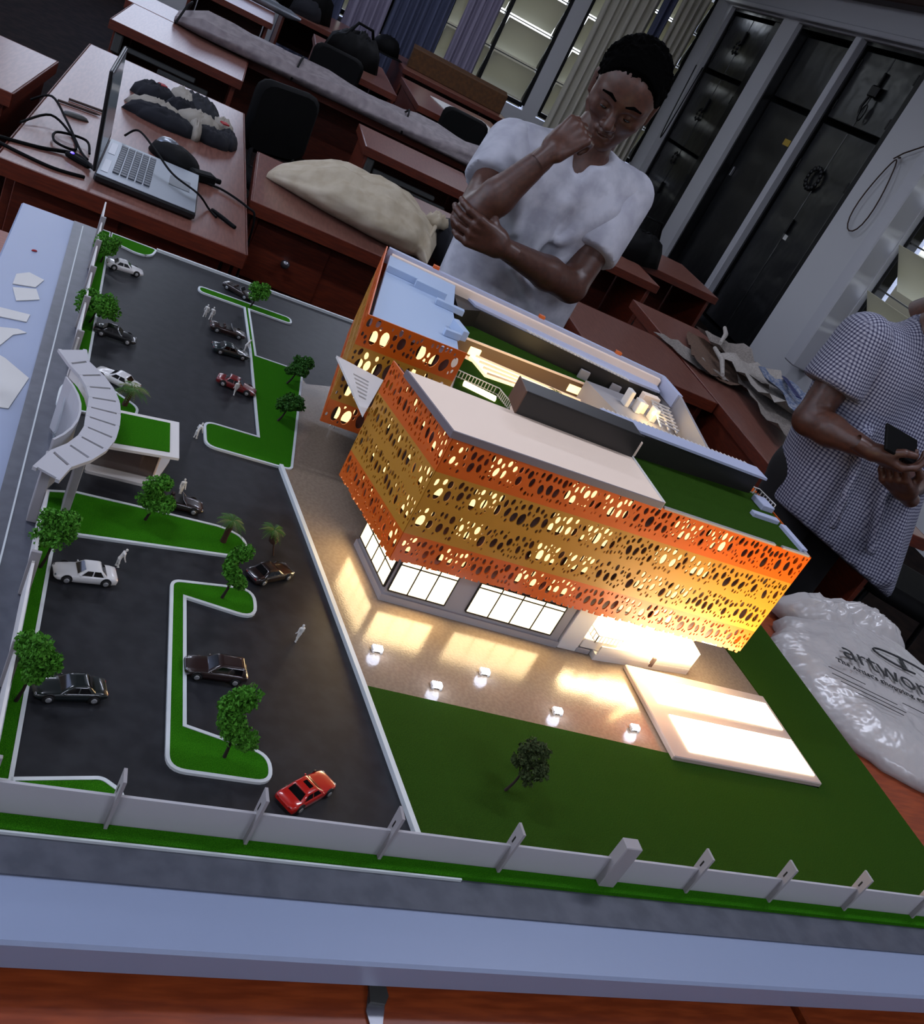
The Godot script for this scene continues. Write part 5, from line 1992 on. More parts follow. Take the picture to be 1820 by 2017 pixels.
# ---------------------------------------------------------------- studio furniture (room coordinates)
func desk(label: String, cx: float, cz: float, w: float, d: float, turn := 0.0, front := "drawer", bars := false):
	var t := thing("studio_desk", label, "desk", rw(cx, 0, cz), ROOM_TURN + turn, "studio desks")
	var H := 0.75
	var top := MB.new()
	top.box(Vector3(0, H - 0.018, 0), Vector3(w, 0.036, d), 0.003)
	part(t, "desk_top", top, M.laminate)
	for e in [[Vector3(0, H - 0.021, d / 2 + 0.0022), Vector3(w + 0.004, 0.042, 0.004)], [Vector3(0, H - 0.021, -d / 2 - 0.0022), Vector3(w + 0.004, 0.042, 0.004)], [Vector3(w / 2 + 0.0022, H - 0.021, 0), Vector3(0.004, 0.042, d)], [Vector3(-w / 2 - 0.0022, H - 0.021, 0), Vector3(0.004, 0.042, d)]]:
		var b := MB.new()
		b.box(e[0], e[1], 0.001)
		part(t, "edge_band", b, M.laminate_edge)
	for s in [-1, 1]:
		var l := MB.new()
		l.box(Vector3((w / 2 - 0.03) * s, (H - 0.042) / 2, 0), Vector3(0.022, H - 0.042, d * 0.9), 0.002)
		part(t, "side_panel", l, M.laminate_edge)
	if front == "drawer":
		var m := MB.new()
		m.box(Vector3(0, H - 0.042 - 0.28, d / 2 - 0.08), Vector3(w - 0.10, 0.52, 0.02), 0.002)
		part(t, "front_panel", m, M.laminate_edge)
		var dr := MB.new()
		dr.box(Vector3(-w * 0.22, H - 0.16, d / 2 - 0.066), Vector3(w * 0.42, 0.20, 0.016), 0.003)
		var dm := part(t, "drawer", dr, M.laminate_edge)
		var kb := MB.new()
		kb.lathe(Vector3(-w * 0.22, H - 0.16, d / 2 - 0.04), [Vector2(0.005, -0.02), Vector2(0.008, -0.005), Vector2(0.016, 0.004), Vector2(0.012, 0.012), Vector2(0.004, 0.014)], 12, Basis(Vector3.RIGHT, PI / 2))
		part(dm, "knob", kb, M.steel)
	else:
		var m := MB.new()
		m.box(Vector3(0, H - 0.042 - 0.20, -d / 2 + 0.12), Vector3(w - 0.10, 0.40, 0.018), 0.002)
		part(t, "modesty_panel", m, M.laminate_edge)
	if bars:
		for k in 3:
			var b := MB.new()
			b.box(Vector3(-w * 0.1 + 0.12 * k, H - 0.10 - 0.03 * k, d / 2 - 0.04), Vector3(w * 0.55 - 0.1 * k, 0.022, 0.03), 0.004)
			part(t, "drawing_arm", b, M.grey_metal)
		var br := MB.new()
		br.box(Vector3(-w * 0.42, H - 0.09, d / 2 - 0.03), Vector3(0.04, 0.09, 0.03), 0.006)
		part(t, "bracket", br, M.grey_metal)
	return t

func chair(label: String, cx: float, cz: float, turn: float):
	var t := thing("studio_chair", label, "chair", rw(cx, 0, cz), ROOM_TURN + turn, "black studio chairs")
	var s := MB.new()
	s.loft([rrect(0, 0.20, 0.21, 0.44, 0.05), rrect(0, 0.215, 0.22, 0.46, 0.06), rrect(0, 0.21, 0.215, 0.49, 0.06), rrect(0, 0.16, 0.17, 0.50, 0.06)], true, true)
	part(t, "seat", s, M.chair_black)
	var b := MB.new()
	var rings := []
	for k in 4:
		var ring := []
		for q in rrect(0, 0.19 - 0.02 * absf(k - 1.5), 0.21 - 0.02 * absf(k - 1.5), 0, 0.07):
			ring.append(Vector3(q.z, 0.71 + q.x * 0.8, 0.21 + 0.018 * k + 0.10 * (q.x * 0.5) - 0.25 * q.z * q.z))
		rings.append(ring)
	b.loft(rings, true, true)
	part(t, "backrest", b, M.chair_black)
	for x in [-1, 1]:
		for z in [-1, 1]:
			var l := MB.new()
			l.tube([Vector3(0.17 * x, 0.45, 0.17 * z), Vector3(0.20 * x, 0.005, 0.21 * z)], 0.012, 8)
			part(t, "leg", l, M.dark_metal)
		var u := MB.new()
		u.tube([Vector3(0.12 * x, 0.46, 0.18), Vector3(0.12 * x, 0.70, 0.24)], 0.011, 8)
		part(t, "back_post", u, M.dark_metal)

func furniture():
	mk("chair_black", Color(0.022, 0.021, 0.022), 0.7, 0.0, 0.25)
	desk("long red-brown desk carrying the open laptop", -0.17, -3.475, 0.62, 1.80, 2.7, "drawer")
	desk("brown desk at the left picture edge beside the laptop desk", -1.14, -3.49, 1.2, 0.65, 0, "panel")
	desk("desk with drawer knob under the cream sack", 0.478, -3.475, 0.60, 0.69, 0, "drawer")
	desk("desk behind the folded arms of the standing man", 1.095, -3.86, 0.58, 0.86, 0, "drawer", true)
	desk("desk with grey drawing arms behind the laptop", -0.25, -5.50, 0.62, 0.76, 0, "panel", true)
	desk("desk right of the dark chair under the long bundle", 1.00, -5.24, 0.62, 0.56, 0, "panel", true)
	desk("wide desk under the long wrapped bundle", 0.50, -6.15, 2.2, 0.50, 0, "panel")
	desk("desk carrying the black bag in the third row", 0.80, -8.15, 0.60, 1.35, 0, "panel")
	desk("desk with the cardboard sheet in the third row", 1.72, -8.25, 0.86, 1.35, 0, "panel")
	desk("far desk below the purple curtains", 0.65, -10.4, 0.84, 1.60, 0, "panel")
	desk("far desk under the long brown box", 1.95, -10.35, 1.10, 1.20, 0, "panel")
	desk("far left desk with the shiny tube at the top picture edge", -0.15, -8.55, 0.62, 1.0, 0, "panel")
	desk("dark red desk directly behind the office building model", 1.70, -3.42, 0.56, 0.62, 0, "panel")
	desk("long brown desk with papers beside the checked shirt", 2.33, -3.40, 0.66, 1.72, -1.0, "panel")
	desk("brown desk behind the man's elbow, nearer of two", 2.10, -5.20, 0.62, 0.60, 0, "panel")
	desk("brown desk behind the man's elbow, farther of two", 2.74, -5.75, 0.62, 0.66, 0, "panel")
	chair("black padded chair pushed under the desk of the third row, right", 1.60, -7.10, 180)
	chair("black chair between the laptop desk and the wrapped bundle", 0.40, -4.60, 215)
	chair("black chair behind the wrapped bundle", 0.62, -7.05, 180)
	chair("black chair near the louvred window", 2.46, -8.9, 120)
	chair("black chair behind the person in the checked shirt", 2.95, -2.75, 60)

func slump(m: MB, c: Vector3, rx: float, rz: float, h: float, turn: float, sd: int, nr := 8, na := 28, power := 2.6, wob := 0.12, crease := 0.2):
	# soft heap: closed dome with creases, lying on its flat bottom
	var f := FastNoiseLite.new()
	f.seed = sd
	f.frequency = 1.0
	var bs := Basis(Vector3.UP, turn)
	var rings := []
	for i in nr + 1:
		var r := float(i) / nr
		var ring := []
		for k in na:
			var a := TAU * k / na
			var u := Vector3(cos(a), 0, sin(a))
			var w := 1.0 + wob * f.get_noise_2d(cos(a) * 2.0, sin(a) * 2.0) * 2.0
			var y := h * pow(maxf(0.0, 1.0 - pow(r, power)), 0.55) * (1.0 + crease * f.get_noise_3d(u.x * r * 4.0, u.z * r * 4.0, 3.0) * 2.0)
			ring.append(c + bs * Vector3(u.x * rx * r * w, y, u.z * rz * r * w))
		rings.append(ring)
	var under := []
	for p in rings[nr]:
		under.append(Vector3(lerpf(c.x, p.x, 0.97), c.y, lerpf(c.z, p.z, 0.97)))
	rings.append(under)
	m.loft(rings, true, true)

func desk_things():
	laptop()
	cloth_heap()
	desk_small_things()
	sack_and_bags()
	background_things()
	papers_and_bag()
	table_scraps()

func laptop():
	var t := thing("laptop", "open silver laptop with lit keyboard deck on the long desk", "laptop", rw(-0.11, 0.7505, -2.86), ROOM_TURN + 3.0)
	# local: screen hinge at x = -0.13, width along z
	var b := MB.new()
	b.box(Vector3(0, 0.013, 0.0), Vector3(0.262, 0.020, 0.385), 0.005)
	part(t, "base", b, M.laptop_dark)
	var dk := MB.new()
	dk.box(Vector3(0, 0.0238, 0), Vector3(0.256, 0.002, 0.378), 0.0008)
	var deck := part(t, "deck", dk, M.laptop_silver)
	for r in 5:
		for c in 13:
			var k := MB.new()
			k.box(Vector3(-0.085 + r * 0.020, 0.0262, -0.150 + c * 0.0225), Vector3(0.0165, 0.003, 0.0190), 0.001)
			part(deck, "key", k, M.key_dark)
	var tp := MB.new()
	tp.box(Vector3(0.078, 0.0252, -0.02), Vector3(0.058, 0.0008, 0.095), 0.0003)
	part(deck, "touchpad", tp, M.laptop_pad)
	for z in [-0.168, 0.168]:
		var gr := MB.new()
		gr.box(Vector3(-0.112, 0.0252, z * 0.55), Vector3(0.018, 0.0008, 0.12), 0.0003)
		part(deck, "speaker_grille", gr, M.steel)
	var ang := 0.10
	var bs := Basis(Vector3.BACK, ang)
	var lid := MB.new()
	lid.box(Vector3(-0.134, 0.026, 0) + bs * Vector3(0, 0.125, 0), Vector3(0.009, 0.250, 0.385), 0.003, bs)
	var lm := part(t, "lid", lid, M.laptop_dark)
	var sc := MB.new()
	sc.box(Vector3(-0.134, 0.026, 0) + bs * Vector3(0.0052, 0.128, 0), Vector3(0.0012, 0.215, 0.350), 0.0004, bs)
	part(lm, "display", sc, M.screen_glow)
	var bz := MB.new()
	bz.box(Vector3(-0.134, 0.026, 0) + bs * Vector3(0.0048, 0.240, 0), Vector3(0.0016, 0.014, 0.380), 0.0004, bs)
	part(lm, "bezel", bz, M.laptop_silver)
	var l := AreaLight3D.new()
	l.name = "display_glow"
	l.area_size = Vector2(0.33, 0.20)
	l.light_color = Color(0.80, 0.88, 1.0)
	l.light_energy = 0.05
	l.area_range = 4.0
	l.shadow_enabled = true
	t.add_child(l)
	l.position = Vector3(-0.134, 0.026, 0) + bs * Vector3(0.012, 0.128, 0)
	l.rotation_degrees = Vector3(0, -90, 0)

func cloth_heap():
	var t := thing("folded_garment", "navy and cream garment lying crumpled on the long desk", "clothing", rw(-0.13, 0.7502, -3.87), ROOM_TURN)
	# folds: place, half widths, height, turn, navy or cream
	var folds := [
		[-0.09, -0.02, 0.080, 0.062, 0.058, 0.2, 0], [-0.05, 0.20, 0.105, 0.050, 0.050, -0.12, 1], [-0.03, 0.285, 0.125, 0.052, 0.052, -0.06, 0],
		[0.080, 0.262, 0.022, 0.062, 0.056, 0.2, 1], [0.135, 0.235, 0.068, 0.062, 0.048, -0.2, 0], [0.085, 0.115, 0.088, 0.055, 0.056, -0.3, 1],
		[0.065, -0.085, 0.078, 0.155, 0.066, 0.3, 0], [0.000, -0.115, 0.040, 0.115, 0.062, 0.35, 1], [0.160, 0.040, 0.042, 0.075, 0.054, 0.2, 1],
		[0.190, 0.150, 0.034, 0.095, 0.044, 0.1, 0], [0.010, 0.06, 0.07, 0.04, 0.060, 0.3, 0],
	]
	for i in folds.size():
		var e: Array = folds[i]
		var f := MB.new()
		slump(f, Vector3(e[0], 0, e[1]), e[2], e[3], e[4], e[5], 3 + i * 2, 9, 32, 2.6, 0.14, 0.16)
		part(t, "navy_fold" if e[6] == 0 else "cream_fold", f, M.navy_cloth if e[6] == 0 else M.cream_cloth)
	for p in [Vector3(0.165, 0.054, 0.11), Vector3(-0.075, 0.058, -0.035)]:
		var b := MB.new()
		b.box(p, Vector3(0.026, 0.006, 0.030), 0.002, Basis(Vector3.UP, 0.5))
		part(t, "red_tab", b, M.red_tab)

func cable(called_label: String, pts: Array, r := 0.0035, m: Material = null):
	var a: Vector3 = pts[0]
	var t := thing("cable", called_label, "cable", rw(a.x, a.y, a.z), ROOM_TURN)
	var q := []
	for i in pts.size() - 1:
		var p0: Vector3 = pts[maxi(i - 1, 0)]
		var p1: Vector3 = pts[i]
		var p2: Vector3 = pts[i + 1]
		var p3: Vector3 = pts[mini(i + 2, pts.size() - 1)]
		for k in 6:
			q.append(p1.cubic_interpolate(p2, p0, p3, k / 6.0) - a)
	q.append(pts[-1] - a)
	var b := MB.new()
	b.tube(q, r, 6)
	part(t, "wire", b, m if m else M.chair_black)
	return t

func desk_small_things():
	var Y := 0.7540
	cable("black laptop cable looping at the left desk edge", [Vector3(-0.47, Y, -2.70), Vector3(-0.38, Y, -2.75), Vector3(-0.30, Y + 0.006, -2.80), Vector3(-0.24, Y + 0.012, -2.72)], 0.005)
	cable("thin black cable arching behind the laptop screen", [Vector3(-0.49, Y, -3.17), Vector3(-0.43, Y + 0.05, -3.10), Vector3(-0.36, Y + 0.03, -2.98), Vector3(-0.30, Y, -2.88), Vector3(-0.27, Y, -2.82)], 0.0035)
	cable("thin black cable coiled in a small loop left of the laptop", [Vector3(-0.46, Y, -2.90), Vector3(-0.41, Y + 0.02, -3.02), Vector3(-0.34, Y, -2.98), Vector3(-0.31, Y, -2.86), Vector3(-0.36, Y + 0.006, -2.84), Vector3(-0.37, Y + 0.010, -2.92), Vector3(-0.30, Y + 0.012, -2.95), Vector3(-0.275, Y, -2.88)], 0.0035)
	cable("thick black cable along the desk's front left corner", [Vector3(-0.47, Y, -2.66), Vector3(-0.40, Y, -2.64), Vector3(-0.32, Y, -2.63), Vector3(-0.25, Y, -2.66)], 0.0045)
	cable("black mouse cable curving over the keyboard", [Vector3(-0.22, Y + 0.03, -3.10), Vector3(-0.19, Y + 0.055, -3.12), Vector3(-0.13, Y + 0.05, -3.02), Vector3(-0.06, Y + 0.035, -2.90), Vector3(0.02, Y + 0.030, -2.83), Vector3(0.06, Y, -2.84), Vector3(0.085, Y, -2.79)], 0.0032)
	cable("black cable hanging over the desk edge near the sack", [Vector3(0.03, Y, -3.09), Vector3(0.09, Y + 0.002, -3.08), Vector3(0.165, Y, -3.02), Vector3(0.195, Y - 0.02, -3.00), Vector3(0.205, Y - 0.16, -2.99), Vector3(0.20, Y - 0.32, -2.98)], 0.0035)
	cable("pair of dark jack plugs on the desk corner", [Vector3(0.07, Y, -2.84), Vector3(0.10, Y + 0.003, -2.80), Vector3(0.14, Y, -2.765)], 0.0062)
	var t := thing("mouse", "black and silver computer mouse beyond the laptop", "mouse", rw(-0.075, 0.7502, -3.19), ROOM_TURN + 20)
	var m := MB.new()
	slump(m, Vector3.ZERO, 0.062, 0.105, 0.048, 0.4, 2, 8, 24, 2.6, 0.05, 0.03)
	part(t, "shell", m, M.chair_black)
	var m2 := MB.new()
	slump(m2, Vector3(-0.015, 0.016, -0.035), 0.038, 0.05, 0.036, 0.4, 2, 6, 20, 2.6, 0.05, 0.02)
	part(t, "palm_rest", m2, M.laptop_silver)
	var a := thing("charger", "small black charger block with plug beside the laptop", "charger", rw(0.018, 0.7502, -3.10), ROOM_TURN + 30)
	var b := MB.new()
	b.box(Vector3(0, 0.014, 0), Vector3(0.075, 0.027, 0.045), 0.005)
	part(a, "block", b, M.chair_black)
	var c := MB.new()
	c.tube([Vector3(0.037, 0.014, 0), Vector3(0.062, 0.012, 0)], 0.008, 8)
	part(a, "plug", c, M.chair_black)
	var u := thing("usb_adapter", "black adapter with violet light at the laptop's left side", "adapter", rw(-0.285, 0.7502, -2.77), ROOM_TURN - 25)
	var d := MB.new()
	d.box(Vector3(0, 0.008, 0), Vector3(0.075, 0.014, 0.020), 0.004)
	part(u, "body", d, M.chair_black)
	var e := MB.new()
	e.ball(Vector3(-0.022, 0.0160, 0), Vector3(0.0055, 0.003, 0.0055), 8, 6)
	part(u, "led_light", e, M.led_violet)
	var s := thing("spectacles_case", "slim grey case lying left behind the laptop screen", "case", rw(-0.37, 0.7502, -3.20), ROOM_TURN + 15)
	var g := MB.new()
	slump(g, Vector3.ZERO, 0.040, 0.018, 0.012, 0.1, 2, 5, 18, 3.0, 0.03, 0.02)
	part(s, "shell", g, M.grey_metal)
	for k in 2:
		var p := thing("pen", ["brown pen lying farther from the laptop screen", "brown pen lying nearer to the laptop screen"][k], "pen", rw(-0.36 - 0.02 * k, 0.7545, -3.38 + 0.07 * k), ROOM_TURN + 18)
		var w := MB.new()
		w.tube([Vector3(-0.062, 0, 0), Vector3(0.05, 0, 0), Vector3(0.064, 0, 0)], [0.004, 0.004, 0.001], 8)
		part(p, "barrel", w, M.seat_brown)

func sack_and_bags():
	var t := thing("cloth_sack", "large cream cloth sack lying on the desk below the man", "sack", rw(0.50, 0.7502, -3.46), ROOM_TURN)
	var rings := []
	var f := FastNoiseLite.new()
	f.seed = 4
	f.frequency = 3.0
	# from the pointed end at the left to the tied neck at the right
	var spine := [[-0.285, 0.03, 0.010, 0.010], [-0.25, 0.02, 0.060, 0.035], [-0.17, 0.0, 0.130, 0.062], [-0.06, 0.0, 0.185, 0.085], [0.06, 0.0, 0.210, 0.092], [0.17, 0.01, 0.205, 0.088], [0.25, 0.02, 0.165, 0.072], [0.285, 0.02, 0.125, 0.060], [0.312, 0.03, 0.140, 0.050], [0.335, 0.04, 0.155, 0.028]]
	var ax := Basis(Vector3.UP, deg_to_rad(-14.0))
	for i in 37:
		var g := i / 36.0 * (spine.size() - 1)
		var i1 := mini(int(g), spine.size() - 2)
		var e := []
		for c in 4:
			e.append(cubic_interpolate(spine[i1][c], spine[i1 + 1][c], spine[maxi(i1 - 1, 0)][c], spine[mini(i1 + 2, spine.size() - 1)][c], g - i1))
		var ring := []
		for k in 40:
			var a := TAU * k / 40
			var n := f.get_noise_3d(e[0] * 2.0, cos(a) * 0.6, sin(a) * 0.6)
			var q := Vector3(e[0], maxf(0.0, e[3] * (1.0 + 0.22 * n) * (sin(a) + 0.85) * 0.95), e[1] + e[2] * cos(a) * (1.0 + 0.12 * n))
			ring.append(ax * q)
		rings.append(ring)
	var m := MB.new()
	m.loft(rings, true, true)
	part(t, "sack_cloth", m, M.canvas)
	var tie := MB.new()
	tie.tube([ax * Vector3(0.30, 0.055, -0.09), ax * Vector3(0.305, 0.105, 0.0), ax * Vector3(0.30, 0.06, 0.10)], 0.008, 6)
	part(t, "tie", tie, M.canvas)
	var fl := MB.new()
	slump(fl, ax * Vector3(0.30, 0.095, -0.06), 0.05, 0.03, 0.045, 0.3, 8, 6, 18, 2.0, 0.3, 0.3)
	part(t, "loose_end", fl, M.canvas)
	var n := thing("navy_cap_bag", "small navy bag with cream flap at the sack's neck", "bag", rw(0.880, 0.7502, -3.45), ROOM_TURN + 10)
	var b := MB.new()
	slump(b, Vector3(0.01, 0, -0.03), 0.075, 0.20, 0.115, 0.12, 14, 8, 26, 2.6, 0.15, 0.15)
	part(n, "bag_body", b, M.navy_cloth)
	var c := MB.new()
	slump(c, Vector3(0.09, 0, 0.06), 0.04, 0.16, 0.075, 0.1, 15, 7, 22, 2.6, 0.15, 0.15)
	part(n, "flap", c, M.canvas)

func background_things():
	# long wrapped bundle over the desks of the second row
	var t := thing("wrapped_bundle", "long grey-white wrapped bundle lying across the second row of desks", "bundle", rw(0.60, 0.7505, -5.98), ROOM_TURN - 1.0)
	var rings := []
	var f := FastNoiseLite.new()
	f.seed = 8
	f.frequency = 2.0
	for i in 15:
		var x := -0.95 + i * 0.14
		var w := 0.25 * (0.55 if i == 0 or i == 14 else 1.0)
		var hh := 0.075 * (0.5 if i == 0 or i == 14 else 1.0)
		var ring := []
		for k in 20:
			var a := TAU * k / 20
			var n := f.get_noise_3d(x, cos(a), sin(a))
			ring.append(Vector3(x, maxf(0.0, hh * (0.75 + 0.4 * n) * (sin(a) + 0.8)), w * cos(a) * (1.0 + 0.3 * n)))
		rings.append(ring)
	var m := MB.new()
	m.loft(rings, true, true)
	part(t, "wrapping", m, M.wrap_grey)
	for x in [-0.93, -0.30, 0.35]:
		var s := MB.new()
		s.tube([Vector3(x, 0.02, 0.25), Vector3(x + 0.02, 0.11, 0.08), Vector3(x + 0.03, 0.12, -0.02), Vector3(x, 0.03, -0.2)], 0.006, 5)
		part(t, "strap", s, M.chair_black)
	var bg := thing("shoulder_bag", "black bag slumped on the third-row desk", "bag", rw(0.80, 0.7502, -8.25), ROOM_TURN)
	var b := MB.new()
	slump(b, Vector3.ZERO, 0.22, 0.30, 0.20, 0.2, 31, 8, 26, 2.8, 0.15, 0.2)
	part(bg, "bag_body", b, M.chair_black)
	var h := MB.new()
	h.tube([Vector3(-0.12, 0.16, 0.1), Vector3(-0.06, 0.27, 0.06), Vector3(0.06, 0.26, 0.0), Vector3(0.12, 0.15, -0.08)], 0.012, 6)
	part(bg, "handle", h, M.chair_black)
	var b2 := thing("backpack", "black backpack standing at the far left desk edge", "bag", rw(0.40, 0.7502, -10.0), ROOM_TURN)
	var c := MB.new()
	slump(c, Vector3.ZERO, 0.26, 0.25, 0.30, 0.2, 33, 8, 26, 3.0, 0.1, 0.2)
	part(b2, "bag_body", c, M.chair_black)
	var d := MB.new()
	slump(d, Vector3(0.02, 0, 0.2), 0.15, 0.10, 0.15, 0.2, 35, 7, 20, 3.0, 0.1, 0.15)
	part(b2, "pocket", d, M.navy_cloth)
	var tu := thing("shiny_tube", "pale shiny tube lying on the far left desk", "tube", rw(-0.05, 0.79, -8.9), ROOM_TURN - 4)
	var e := MB.new()
	e.tube([Vector3(-0.45, 0, 0.0), Vector3(0.32, 0, 0.0), Vector3(0.42, 0, 0)], [0.036, 0.036, 0.012], 14)
	part(tu, "tube", e, M.laptop_silver)
	var bx := thing("cardboard_box", "long brown cardboard box on the far desk by the window", "box", rw(1.98, 0.7505, -10.2), ROOM_TURN - 6)
	var g := MB.new()
	g.box(Vector3(0, 0.09, 0), Vector3(1.0, 0.18, 0.30), 0.006)
	part(bx, "box_body", g, M.cardboard)
	var fl := MB.new()
	fl.box(Vector3(0, 0.184, -0.02), Vector3(1.01, 0.004, 0.2), 0.001, Basis(Vector3.RIGHT, 0.10))
	part(bx, "flap", fl, M.cardboard)
	var sh := thing("cardboard_sheet", "flat pale sheet lying on the third-row desk", "sheet", rw(1.80, 0.7505, -8.2), ROOM_TURN + 8)
	var k := MB.new()
	k.box(Vector3(0, 0.004, 0), Vector3(0.5, 0.008, 0.7), 0.001)
	part(sh, "sheet", k, M.paper)
	var hb := thing("dark_hat", "dark rounded hat on the far desk before the blue curtain", "hat", rw(1.24, 0.7505, -10.25), ROOM_TURN)
	var q := MB.new()
	slump(q, Vector3.ZERO, 0.14, 0.14, 0.16, 0, 41, 7, 22, 3.0, 0.05, 0.05)
	part(hb, "crown", q, M.chair_black)
	var br := MB.new()
	slump(br, Vector3.ZERO, 0.20, 0.20, 0.015, 0, 42, 4, 22, 3.0, 0.05, 0.05)
	part(hb, "brim", br, M.chair_black)
	var hg := thing("black_handbag", "black handbag on the desk behind the man's elbow", "bag", rw(2.42, 0.7502, -5.42), ROOM_TURN + 20)
	var w := MB.new()
	slump(w, Vector3.ZERO, 0.20, 0.13, 0.16, 0.1, 43, 7, 24, 3.0, 0.1, 0.1)
	part(hg, "bag_body", w, M.chair_black)
	var st := MB.new()
	st.tube([Vector3(-0.12, 0.12, 0), Vector3(-0.07, 0.24, 0), Vector3(0.07, 0.24, 0), Vector3(0.12, 0.12, 0)], 0.010, 6)
	part(hg, "handle", st, M.chair_black)

func sheet(label: String, called: String, cat: String, at: Vector3, turn: float, w: float, d: float, y0: float, curl: float, sd: int, m: Material, group := ""):
	var t := thing(called, label, cat, at, turn, group)
	var f := FastNoiseLite.new()
	f.seed = sd
	f.frequency = 2.5
	var b := MB.new()
	b.grp = 2
	var nx := 8
	var nz := 8
	var g := []
	for i in nx + 1:
		var col := []
		for j in nz + 1:
			var x := (float(i) / nx - 0.5) * w
			var z := (float(j) / nz - 0.5) * d
			var e := pow(absf(float(i) / nx - 0.5) * 2.0, 3.0) + pow(absf(float(j) / nz - 0.5) * 2.0, 3.0)
			col.append(Vector3(x + f.get_noise_2d(z * 8, 1) * 0.012, y0 + curl * e * maxf(0.0, 0.6 + f.get_noise_2d(x * 3, z * 3) * 1.6) + absf(f.get_noise_2d(x * 5 + 9, z * 5)) * curl * 0.7, z + f.get_noise_2d(x * 8, 7) * 0.012))
		g.append(col)
	var th := Vector3(0, 0.0012, 0)
	for i in nx:
		for j in nz:
			b.quad(g[i][j] + th, g[i + 1][j] + th, g[i + 1][j + 1] + th, g[i][j + 1] + th)
			b.quad(g[i][j], g[i][j + 1], g[i + 1][j + 1], g[i + 1][j])
	part(t, "leaf", b, m)
	return t

func papers_and_bag():
	var Y := 0.7505
	var G1 := "old papers on the long brown desk"
	sheet("stiff grey paper at the far left end of the paper heap", "paper_sheet", "paper", rw(2.06, Y, -3.60), ROOM_TURN + 20, 0.16, 0.36, 0.001, 0.012, 51, M.news_grey, G1)
	sheet("crumpled brown paper under the heap's middle", "paper_sheet", "paper", rw(2.26, Y + 0.002, -3.66), ROOM_TURN - 20, 0.34, 0.56, 0.004, 0.022, 52, M.kraft, G1)
	sheet("folded grey newspaper on top of the heap, farthest back", "paper_sheet", "paper", rw(2.40, Y + 0.004, -3.72), ROOM_TURN + 5, 0.28, 0.62, 0.026, 0.026, 53, M.news_grey, G1)
	sheet("pale folded newspaper in the middle of the heap", "paper_sheet", "paper", rw(2.36, Y + 0.004, -3.40), ROOM_TURN + 2, 0.32, 0.52, 0.050, 0.024, 54, M.paper_dull, G1)
	sheet("pale blue printed bag with deep blue stripe on the heap", "paper_sheet", "paper", rw(2.46, Y + 0.004, -3.20), ROOM_TURN + 2, 0.30, 0.62, 0.072, 0.022, 55, M.paper_blue, G1)
	sheet("long grey paper hanging at the heap's near edge", "paper_sheet", "paper", rw(2.27, Y + 0.002, -3.16), ROOM_TURN - 8, 0.20, 0.62, 0.030, 0.016, 56, M.news_grey, G1)
	var st := thing("blue_strip", "deep blue strip lying on the pale printed bag", "strip", rw(2.42, Y + 0.108, -3.40), ROOM_TURN - 14)
	var b := MB.new()
	b.box(Vector3(0, 0, 0), Vector3(0.026, 0.004, 0.26), 0.001)
	part(st, "strip", b, mk("deep_blue", Color(0.06, 0.09, 0.30), 0.5))
	for k in 2:
		var s := thing("rolled_paper", ["thin paper roll at the heap's top edge", "thin grey paper roll across the heap's left part"][k], "paper", rw([2.36, 2.16][k], Y + [0.075, 0.050][k], [-3.98, -3.56][k]), ROOM_TURN + [-28, -20][k], G1)
		var m := MB.new()
		m.tube([Vector3(0, 0, -0.22), Vector3(0.01, 0.01, 0.0), Vector3(0, 0, 0.22)], [0.009, 0.011, 0.008], 8)
		part(s, "roll", m, M.paper_dull)
	plastic_bag()

